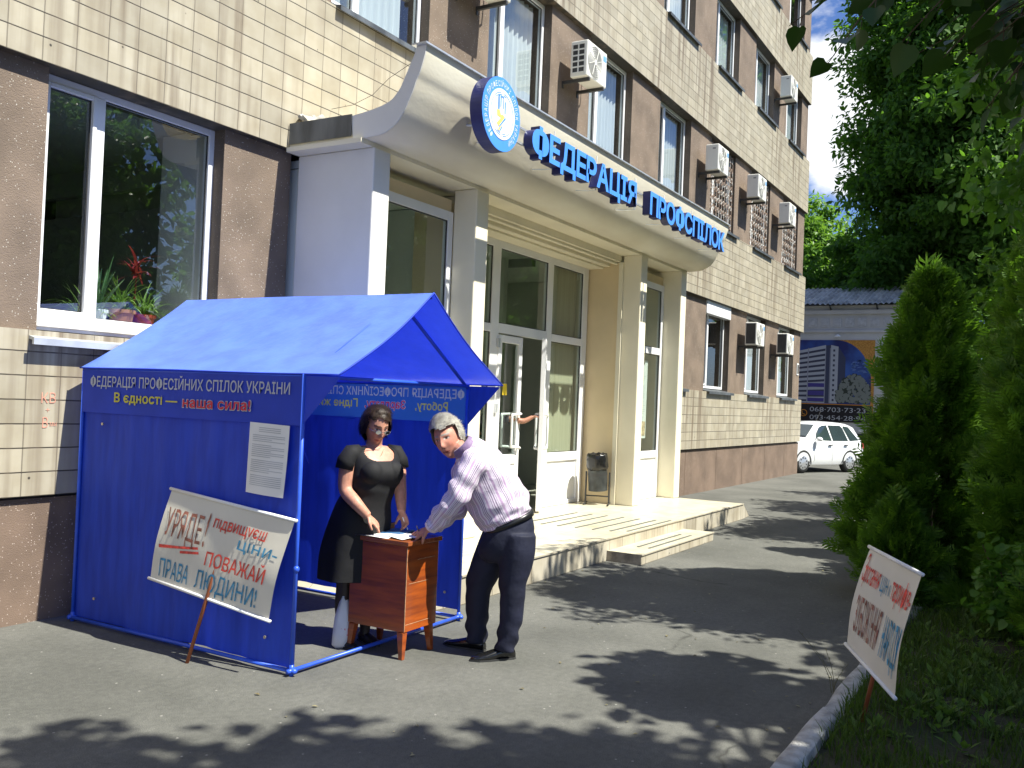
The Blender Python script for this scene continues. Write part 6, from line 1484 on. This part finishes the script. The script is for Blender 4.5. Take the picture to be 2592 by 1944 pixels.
# trees across the street, seen only in the window glass
for i, (x, y, s) in enumerate(((9.5, -10, 1.0), (15.5, -11, 1.15), (22, -10.5, .95), (25.5, -5.2, .85), (31, -6, .95), (38, -7, 1.1))):
    tree('street_tree', ['tree across the street mirrored in the big ground-floor window', 'taller tree across the street mirrored in the entrance glass', 'tree across the street mirrored in the far ground-floor windows', 'street tree past the linden row mirrored in the door transom', 'street tree further on mirrored in the entrance side panel', 'last street tree mirrored in the narrow panel right of the doors'][i], (x, y, 0), 3*s, (x, y, 6.2*s), (3.0*s, 2.8*s, 3.6*s), 150, 34, .8, .42, MT['lf_dark'], 50+i, hollow=.3, limbs=12)
# dark broad tree behind the low garage
tree('chestnut_tree', 'tall dark broad-crowned tree rising behind the right end of the garage', (39.5, 3.3, 0), 5, (39.5, 3.0, 13.2), (4.6, 4.3, 8.6), 900, 190, 1.05, .25, MT['lf_dark'], 41, trunk_r=.35, hollow=.35, limbs=30, lump=.16)
tree('chestnut_tree', 'lower dark tree filling the gap between the garage roof and the tall dark tree', (42, 7.2, 0), 3, (42, 7.0, 6.8), (2.6, 2.2, 3.2), 180, 130, .8, .25, MT['lf_dark'], 44, trunk_r=.22, hollow=.35, limbs=14)
tree('locust_tree', 'sunlit light green tree above the garage roof beside the building corner', (47, 11.4, 0), 4, (47, 11.2, 8.4), (2.6, 2.5, 4.0), 260, 120, .75, .27, MT['lf_pale'], 42, trunk_r=.25, hollow=.3, limbs=18, lump=.2)
tree('locust_tree', 'taller sunlit tree mostly hidden behind the office building corner', (52, 15.5, 0), 4, (52, 15.2, 8.0), (3.4, 3.0, 4.4), 200, 50, .9, .42, MT['lf_pale'], 43, trunk_r=.25, hollow=.3, limbs=14, lump=.2)
# thujas
MT['lf_thuja'] = leaf_mat('thuja_spray', (.036, .100, .008), (.125, .24, .02), .32, (.19, .40, .02), .5)
def thuja(name, label, base, H, R, n, seed, group, top=.35, size=.20, lump=.30):
    r = np.random.default_rng(seed); t = thing(name, label, 'conifer' if H > 1.6 else 'shrub', base, group)
    nc = n//26; hc = r.random(nc)**.9; ac = r.uniform(0, 2*pi, nc); ic = r.integers(0, nc, n)
    h = np.clip(hc[ic]+r.normal(0, .016, n)*(3.1/H), .0, .995); a = ac[ic]+r.normal(0, .05, n)/np.clip(1-h, .12, 1); dq = r.uniform(.55, 1.14, nc)[ic]*(.9+.16*np.clip((hc[ic]-h)*-12, -1, 1))
    prof_ = np.clip(1-h, 0, 1)**.66*np.where(h < .08, .85+.15*h/.08, 1)+.015
    ph = r.uniform(0, 6.28, 5)
    lm = 1+lump*np.sin(a*3+ph[0]+h*9)*np.sin(h*17+ph[1])+lump*.7*np.sin(a*5-h*13+ph[2])+r.normal(0, .05, n)
    q = np.where(r.random(n) < .16, r.uniform(.2, .6, n), dq*(1-.10*r.random(n)))
    rad = R*prof_*lm*q+.012
    o = np.stack([np.cos(a), np.sin(a), np.zeros(n)], 1)
    P = np.array(base)+o*rad[:, None]+np.array([0, 0, 1])*(h*H+.02)[:, None]
    D = o*(.62+.25*r.random(n))[:, None]+np.array([0, 0, 1])*(.35+.7*h+.25*r.random(n))[:, None]+r.normal(0, .28, (n, 3))
    Nn = np.cross(o, np.array([0, 0, 1]))*.6+np.array([0, -.25, .75])+r.normal(0, .45, (n, 3))
    V, F = leaves(P, D, Nn, size*r.uniform(.55, 1.35, n), SPRAY)
    # a few leading shoots
    k = 26; hs = r.uniform(.93, 1.0, k); P2 = np.array(base)+np.stack([r.normal(0, .05, k)*R, r.normal(0, .05, k)*R, hs*H], 1); D2 = np.stack([r.normal(0, .15, k), r.normal(0, .15, k), np.ones(k)], 1)
    V2, F2 = leaves(P2, D2, unit(r, k), size*r.uniform(1.2, 2.2, k), SPRAY); b = len(V)
    V = np.concatenate([V, V2]); F = F+[f+b for f in F2]
    leafobj('foliage', V, F, MT['lf_thuja'], t)
    m = MB(); b_ = Vector(base); m.tube([b_, b_+Vector((0, 0, H*.5)), b_+Vector((0, 0, H*.93))], [R*.09, R*.06, R*.015], 8)
    for i in range(40):
        hh = r.uniform(.06, .8)*H; aa = r.uniform(0, 6.28); rr_ = R*.6*(1-hh/H*.8); s = b_+Vector((0, 0, hh)); e = s+Vector((math.cos(aa)*rr_, math.sin(aa)*rr_, rr_*.8)); m.tube([s, e], [R*.025, R*.008], 5)
    m.build('stem', MT['bark'], t, smooth=True); return t
thuja('thuja', 'tall bushy green thuja in sunlight right of the pavement, behind the placard', (9.45, 1.02, .05), 2.80, .66, 11000, 61, 'thujas along the lawn')
thuja('thuja', 'shaded thuja cut by the right edge of the photo', (8.45, -.16, .05), 3.6, .76, 9500, 62, 'thujas along the lawn')
thuja('thuja', 'narrow dark thuja in the shade directly behind the sunlit one', (11.6, .15, .05), 3.8, .8, 8000, 63, 'thujas along the lawn')
thuja('juniper', 'low dark juniper bulging over the kerb at the foot of the thuja', (8.75, 1.18, .05), .75, .38, 2200, 64, 'low junipers at the kerb', size=.15)
thuja('juniper', 'low juniper leaning out over the kerb further back, near the platform end', (10.7, 1.28, .05), .95, .5, 2600, 65, 'low junipers at the kerb', size=.15)
thuja('juniper', 'small juniper in deep shade at the right edge of the photo', (7.3, -.45, .05), 1.3, .6, 2400, 66, 'low junipers at the kerb', size=.15)
# leafy undergrowth between and behind the thujas
def shrub(label, base, rad, n, ls, mat, seed):
    r = np.random.default_rng(seed); t = thing('leafy_shrub', label, 'shrub', base, 'leafy shrubs between the thujas')
    C, P, out, off = crown_points(r, (base[0], base[1], base[2]+rad[2]), rad, 60, n//60, rad[0]*.4, .2, .25); k = len(P)
    V, F = leaves(P, r.normal(0, .7, (k, 3))+out*.5, out*.4+np.array([0, 0, .9])+r.normal(0, .4, (k, 3)), ls*r.uniform(.6, 1.2, k), HEART); leafobj('foliage', V, F, mat, t)
    m = MB()
    for i in range(14): m.tube([Vector(base), Vector(base).lerp(Vector(C[i]), .5)+Vector((0, 0, .05)), Vector(C[i])], [.014, .010, .004], 5)
    m.build('stem', MT['twig'], t)
shrub('leafy shrub with sunlit light leaves under the right-hand thuja', (7.9, .22, .05), (.42, .32, .38), 900, .07, MT['lf_linden_light'], 71)
shrub('dark leafy shrub in the gap right of the sunlit thuja', (10.6, .15, .05), (.7, .6, 1.3), 3000, .09, MT['lf_dark'], 72)
shrub('dark tall leafy shrub closing the view beyond the thujas', (14.5, .55, .05), (1.1, .75, 1.9), 4200, .12, MT['lf_dark'], 73)
shrub('dark leafy shrub furthest along the lawn near the car', (18.5, .5, .05), (1.4, .7, 1.8), 3600, .14, MT['lf_dark'], 74)
# ------------------------------------------------------------ garage building closing the view
GX = 35.0
MT['gwall'] = pmat('garage_plaster', (.50, .50, .50), .85, .08, 1.2, .1, 20)
GB = thing('garage_building', 'low pale grey building with corrugated roof and relief frieze at the end of the pavement', 'building', (37, 8, 0))
YG0, YG1 = 4.2, 18.0
MB().box(GX, 41, YG0, YG1, 0, 5.60).build('wall', MT['gwall'], GB)
MB().box(GX-.10, GX-.001, YG0-.05, YG1, 5.28, 5.42).box(GX-.06, GX-.002, YG0-.03, YG1, 4.62, 4.70).build('cornice', MT['gwall'], GB)
m = MB()
for i in range(18):
    y = 5.1+.43*i; m.box(GX-.03, GX-.001, y, y+.30, 4.82, 5.14); m.box(GX-.05, GX-.031, y+.07, y+.23, 4.89, 5.07)
m.build('relief_frieze', pmat('relief', (.47, .48, .50), .9, .1, 10), GB)
# corrugated roof
MT['roofsheet'] = pmat('asbestos_sheet', (.42, .42, .40), .8, .3, 2.5, .2, 30)
m = MB()
def rf(u, v): y = YG0-.4+u*(YG1-YG0+.4); return (GX-.35+v*3.2, y, 5.66+v*.95+.028*math.sin(y*2*pi/.18)-.05*math.sin(u*9)*(1-v))
m.grid(620, 6, rf); m.build('roof', MT['roofsheet'], GB, smooth=True, fixn=False)
MB().box(38.05, 40.9, YG0-.3, YG1, 5.61, 6.62).build('roof_back', MT['roofsheet'], GB)
m = MB()
for y in (5.6, 7.2, 8.8): m.tube([(GX-.02, y, 5.45), (GX-.3, y, 5.58)], .03, 6)
m.build('rafter_end', MT['darkmetal'], GB)
MB().box(GX-.03, GX-.002, 6.75, 7.35, 0, 1.36).build('dark_doorway', pmat('dark_opening', (.02, .02, .022), .8), GB)
MB().box(GX-.035, GX-.004, 4.3, 6.2, .0, .98).build('dark_gate', pmat('dark_gate', (.03, .03, .035), .7), GB)
MB().box(GX-.10, GX-.003, 4.6, 6.1, 1.05, 1.13).build('ledge', MT['white'], GB)
lp_ = thing('wall_lamp', 'small white lamp above the printed banner on the garage wall', 'lamp', (GX-.1, 6.9, 4.48))
MB().tube([(GX, 6.9, 4.50), (GX-.18, 6.9, 4.50)], .02, 6).build('arm', MT['zinc'], lp_); MB().lathe([(.02, .1), (.11, .03), (.12, 0), (.02, 0)], (GX-.18, 6.9, 4.44), 14).build('shade', MT['white'], lp_, smooth=True)
# printed banner on the wall
BN = thing('printed_banner', 'large printed banner with a tower block picture and two phone numbers on the garage wall', 'banner', (GX-.05, 7.3, 2.9))
YB0, YB1, ZB0, ZB1 = 5.64, 8.95, 1.37, 4.34       # seen from the street +y is to the left
BF = lambda u, v, w: (GX-.02-w, YB1-u, v)         # u to the right
BW = YB1-YB0
flat = lambda n, c, sp=.35: pmat(n, c, .55, .0, spec=sp)
def rect(m, u0, u1, v0, v1, w, mi=0): m.add([BF(u0, v0, w), BF(u1, v0, w), BF(u1, v1, w), BF(u0, v1, w)], [(0, 1, 2, 3)], mi)
MB().box(GX-.021, GX-.003, YB0, YB1, ZB0, ZB1).build('backing', flat('banner_gold', (.50, .22, .03)), BN)
def goldm():
    m = bpy.data.materials['banner_gold']; return pmat('banner_gold_leaf', (.62, .32, .06), .5, .1, 30, col2=(.36, .14, .02))
# sky area: bounded on the right by a curve
pts = [(0, 2.02), (BW-.10, 2.02)]
for i in range(15):
    a = i/14*pi/2; pts.append((BW-.10-1.25*(1-math.cos(a)), 2.85+1.49*math.sin(a)))
pts.append((0, ZB1)); m = MB(); m.add([BF(u, v, .004) for u, v in pts], [tuple(range(len(pts)))])
m.build('picture_sky', pmat('banner_sky', (.035, .11, .40), .5, .1, .8, col2=(.012, .020, .13), lo=.4, hi=.6), BN)
m = MB(); m.add([BF(u, v, .0035) for u, v in [(BW-1.35, ZB1-.005)]+[(BW-.10-1.25*(1-math.cos(i/14*pi/2)), 2.85+1.49*math.sin(i/14*pi/2)) for i in range(14, -1, -1)]+[(BW-.10, 2.02), (BW, 2.02), (BW, ZB1-.005)]], [tuple(range(19))]); m.build('gold_corner', goldm(), BN)
# tower block picture
m = MB(); m.add([BF(u, v, .008) for u, v in ((.55, 2.04), (1.62, 2.04), (1.62, 4.16), (.55, 3.92))], [(0, 1, 2, 3)]); m.add([BF(u, v, .008) for u, v in ((1.80, 2.04), (2.06, 2.04), (2.06, 4.10), (1.80, 4.16))], [(0, 1, 2, 3)])
m.build('block_front', flat('block_pale', (.40, .42, .47)), BN)
m = MB(); m.add([BF(u, v, .0075) for u, v in ((1.62, 2.04), (1.80, 2.04), (1.80, 4.16), (1.62, 4.14))], [(0, 1, 2, 3)]); m.add([BF(u, v, .0075) for u, v in ((2.06, 2.04), (2.32, 2.3), (2.32, 3.7), (2.06, 4.1))], [(0, 1, 2, 3)]); m.build('block_side', flat('block_shade', (.05, .06, .11)), BN)
m = MB(); rows = 11
for j in range(rows):
    t0, t1 = (j+.12)/rows, (j+.55)/rows
    for (u0, u1) in ((.58, .98), (1.02, 1.60)):
        f = lambda u, t: 2.06+t*((3.90-2.06)+(u-.55)/(1.07)*.22)
        m.add([BF(u0, f(u0, t0), .0115), BF(u1, f(u1, t0), .0115), BF(u1, f(u1, t1), .0115), BF(u0, f(u0, t1), .0115)], [(0, 1, 2, 3)])
    m.add([BF(1.88, 2.12+.18*j, .0115), BF(1.95, 2.12+.18*j, .0115), BF(1.95, 2.20+.18*j, .0115), BF(1.88, 2.20+.18*j, .0115)], [(0, 1, 2, 3)])
m.build('block_windows', flat('block_window', (.05, .055, .09)), BN)
m = MB()
for z0, z1 in ((2.10, 2.22), (2.32, 2.48), (2.62, 2.76)): rect(m, 1.02, 1.6, z0, z1, .0125)
m.build('violet_balconies', flat('violet', (.06, .05, .24)), BN)
m = MB()
for c in (1.0, 1.62, 1.78): rect(m, c-.012, c+.012, 2.04, 4.05, .0135)
m.build('block_edges', flat('block_edge', (.26, .27, .33)), BN)
# pictured tree: mottled grey-green blob of many small facets
def blob(seed, n, col, w):
    r_ = random.Random(seed); m = MB()
    for i in range(n):
        a = r_.uniform(0, pi); q = r_.random()**.5; u = 2.62+.60*q*math.cos(a)+r_.uniform(-.05, .05); v = 2.10+1.0*q*math.sin(a)
        if u > BW-.12: continue
        d = r_.uniform(.03, .075); b_ = r_.uniform(0, 6.28); m.add([BF(u+d*math.cos(b_+k*1.2566), v+d*math.sin(b_+k*1.2566), w+i*1e-6) for k in range(5)], [tuple(range(5))])
    return m
blob(3, 420, 0, .012).build('tree_shade', flat('tree_dark', (.035, .045, .035)), BN); blob(4, 260, 0, .0145).build('tree_light', flat('tree_light', (.19, .21, .19)), BN)
m = MB(); rc = random.Random(6)
for i in range(26):
    u = rc.uniform(2.5, 3.1); v = rc.uniform(3.15, 3.6); m.add([BF(u, v, .006), BF(u+rc.uniform(.05, .2), v+.02, .006), BF(u+rc.uniform(.08, .2), v+.06, .006), BF(u+.02, v+.05, .006)], [(0, 1, 2, 3)])
m.build('clouds', flat('banner_cloud', (.10, .18, .42)), BN)
# black strip with the numbers
m = MB(); rect(m, .7, BW-.03, ZB0, 1.99, .009); m.add([BF(.7, ZB0, .009), BF(.7, 1.99, .009), BF(.52, 1.93, .009), BF(.35, 1.8, .009), BF(.35, ZB0, .009)], [(0, 1, 2, 3, 4)]); m.build('black_strip', flat('banner_black', (.012, .010, .014)), BN)
m = MB(); rect(m, .6, BW-.0, 1.99, 2.02, .0095); m.build('orange_line', flat('banner_orange', (.55, .22, .02)), BN)
m = MB()
text(m, '068·703·73·23', lambda u, v, w: BF(u, v, .0125), 1.12, 3.06, 1.725, .175, .0); text(m, '093·454·28·94', lambda u, v, w: BF(u, v, .0125), 1.12, 3.06, 1.435, .175, .0)
m.build('phone_numbers', flat('banner_silver', (.42, .43, .46)), BN)
m = MB(); 
for i in range(24):
    a0, a1 = 2*pi*i/24, 2*pi*(i+1)/24; m.add([BF(.90+.13*math.cos(a0), 1.66+.13*math.sin(a0), .012), BF(.90+.13*math.cos(a1), 1.66+.13*math.sin(a1), .012), BF(.90+.105*math.cos(a1), 1.66+.105*math.sin(a1), .012), BF(.90+.105*math.cos(a0), 1.66+.105*math.sin(a0), .012)], [(0, 1, 2, 3)])
m.tube([BF(.84, 1.72, .013), BF(.86, 1.63, .013), BF(.96, 1.60, .013)], .016, 6); m.build('phone_symbol', bpy.data.materials['banner_orange'], BN)
# ------------------------------------------------------------ white estate car
CAR = thing('parked_car', 'white estate car at the end of the pavement, nose hidden by the building corner', 'car', (27.0, 5.0, 0))
Pf = Vector((25.95, 5.93, 0)); Pr = Vector((27.9, 5.08, 0))   # feet of the visible front and rear wheel
fx = (Pf-Pr).normalized(); sd = Vector((fx.y, -fx.x, 0))
if sd.dot(Vector((-1, -.3, 0))) < 0: sd = -sd
WB = (Pf-Pr).length; KX = WB/2.42
def CT(x, y, z): p = Pr+fx*(x*KX)+sd*(y); return (p.x, p.y, z*.97)   # x 0 at rear axle forward, y 0 at the visible side (outward +)
MT['carw'] = pmat('car_paint', (.78, .79, .80), .25, .02, 3, spec=.5, coat=.8); MT['carg'] = pmat('car_glass', (.03, .045, .05), .05, .1, 2, spec=.8); MT['tyre'] = pmat('tyre', (.02, .02, .02), .8, .1, 20); MT['rim'] = pmat('alloy', (.55, .56, .58), .3, .1, 9, metal=.7); MT['carblk'] = pmat('car_trim', (.03, .03, .03), .6)
lowp = [(-.78, .36), (-.82, .55), (-.80, .82), (-.74, .92)]
sil = [(-.72, .24), (-.80, .34), (-.84, .60), (-.78, .90), (-.62, 1.20), (-.46, 1.38), (-.1, 1.45), (.7, 1.475), (1.15, 1.45), (1.5, 1.36), (2.02, 1.02), (2.12, .96), (2.75, .87), (3.08, .76), (3.20, .60), (3.22, .38), (3.10, .24)]
# body cross-sections: each station along x carries a low edge, belt and roof width
st_ = []
def top_z(x):
    for (x0, z0), (x1, z1) in zip(sil[3:], sil[4:]):
        if x0 <= x <= x1: return z0+(z1-z0)*(x-x0)/(x1-x0)
    return sil[3][1] if x < sil[3][0] else sil[-3][1]
Wc = 1.64
m = MB(); rg = []
xs_ = [-.84, -.80, -.72, -.6, -.45, -.2, .1, .5, .9, 1.2, 1.45, 1.7, 1.95, 2.1, 2.4, 2.75, 3.0, 3.14, 3.21]
for x in xs_:
    tz = top_z(x); e = 1.0
    if x < -.6: e = .92+.08*(x+.84)/.24
    if x > 2.8: e = 1-.16*((x-2.8)/.42)**2
    belt = min(.90, tz-.02); zb = .24 if -.7 < x < 3.1 else .34
    cabin = tz > 1.0; tw_ = (.13+.10*max(0, tz-.9)/.55) if cabin else .05
    c = -Wc/2
    half = [(Wc/2*e-.05, zb), (Wc/2*e-.005, zb+.12), (Wc/2*e, .55), (Wc/2*e-.015, belt), (Wc/2*e-.02-tw_*.85, tz-.07 if cabin else tz-.01), (Wc/2*e-.06-tw_*1.2, tz-.01 if cabin else tz), (.0, tz+.012 if cabin else tz+.02)]
    R = [(y, z) for y, z in half]+[(-y, z) for y, z in half[:-1][::-1]]
    rg.append([CT(x, c+y, z) for y, z in R])
m.rings(rg); body = m.build('body', MT['carw'], CAR, smooth=True); soft(body, 50)
def sidewin(pts, name='side_window'):
    # laid onto the cabin side a few millimetres proud
    def sidey(x, z):
        tz = top_z(x); tw_ = .13+.10*max(0, tz-.9)/.55; t = max(0, min(1, (z-.90)/max(.05, tz-.07-.90))); return -.015-(.005+tw_*.85)*t+.012
    MB().add([CT(x, sidey(x, z), z) for x, z in pts], [tuple(range(len(pts)))]).build(name, MT['carg'], CAR)
sidewin([(.98, .93), (1.78, .94), (1.62, 1.14), (1.42, 1.30), (1.24, 1.355), (1.02, 1.37)])
sidewin([(.10, .93), (.90, .93), (.93, 1.37), (.30, 1.365), (.20, 1.30)])
sidewin([(-.50, .95), (.00, .93), (.16, 1.32), (.12, 1.355), (-.14, 1.33)])
m = MB(); m.add([CT(1.50, -.30, 1.345), CT(1.50, -1.34, 1.345), CT(2.03, -1.46, 1.02), CT(2.03, -.18, 1.02)], [(0, 1, 2, 3)]); m.v = [(x, y, z+.03) for x, y, z in m.v]; m.build('windscreen', MT['carg'], CAR)
for x in (0, 2.42):
    for y, s in ((.0, 1), (-Wc, -1)):
        n = 28; w = MB(); rgs = []
        for r_, yy in ((.20, -.02), (.285, -.035), (.30, -.07), (.30, -.17), (.26, -.20)):
            rgs.append([CT(x+r_*math.cos(a)/KX, y+s*(yy+.015), .30+r_*math.sin(a)) for a in np.linspace(0, 2*pi, n+1)[:-1]])
        w.rings(rgs); wh = w.build('wheel', MT['tyre'], CAR, smooth=True)
        q = MB(); q.rings([[CT(x+r_*math.cos(a)/KX, y+s*(yy+.015), .30+r_*math.sin(a)) for a in np.linspace(0, 2*pi, n+1)[:-1]] for r_, yy in ((.20, -.018), (.185, -.012), (.06, -.012), (.02, .0))]); q.build('rim', MT['rim'], wh, smooth=True)
        q = MB()
        for k in range(9):
            a = k*2*pi/9; q.rings([[CT(x+(.14+.028*math.cos(b))*math.cos(a)/KX-.022*math.sin(b)*math.sin(a)/KX, y+s*(yy+.015), .30+(.14+.028*math.cos(b))*math.sin(a)+.022*math.sin(b)*math.cos(a)) for b in np.linspace(0, 2*pi, 9)[:-1]] for yy in (-.016, -.0095)])
        q.build('rim_hole', MT['carblk'], wh)
        if s == 1:
            q = MB(); aa = np.linspace(-.15, pi+.15, 20); q.add([CT(x+.30*math.cos(a)/KX, .003, .30+.30*math.sin(a)) for a in aa]+[CT(x+.355*math.cos(a)/KX, .003, .30+.355*math.sin(a)) for a in aa], [(i, i+1, i+21, i+20) for i in range(19)]); q.build('wheel_arch', MT['carblk'], CAR)
for x in (1.08, .25):
    MB().hexa([CT(x-.09, .004, .785), CT(x+.09, .004, .785), CT(x+.09, .03, .785), CT(x-.09, .03, .785), CT(x-.09, .004, .815), CT(x+.09, .004, .815), CT(x+.09, .03, .815), CT(x-.09, .03, .815)]).build('door_handle', MT['carblk'], CAR)
m = MB(); m.ball(CT(1.80, .10, .97), (.09, .09, .065), 10, 8); m.build('mirror', MT['carw'], CAR, smooth=True)
m = MB()
for x0, x1, z0, z1 in ((.945, .955, .35, .92), (1.86, 1.87, .35, .90), (-.02, -.01, .62, .92)): m.add([CT(x0, .002, z0), CT(x1, .002, z0), CT(x1, .002, z1), CT(x0, .002, z1)], [(0, 1, 2, 3)])
m.build('door_gap', MT['carblk'], CAR)
MB().add([CT(-.80, .0, .70), CT(-.70, .002, .70), CT(-.64, -.02, .95), CT(-.72, -.03, .95)], [(0, 1, 2, 3)]).build('tail_light', pmat('tail_red', (.4, .02, .02), .3), CAR)
MB().tube([CT(.6, -.8, 1.47), CT(.35, -.8, 1.80)], .006, 5).build('aerial', MT['carblk'], CAR)
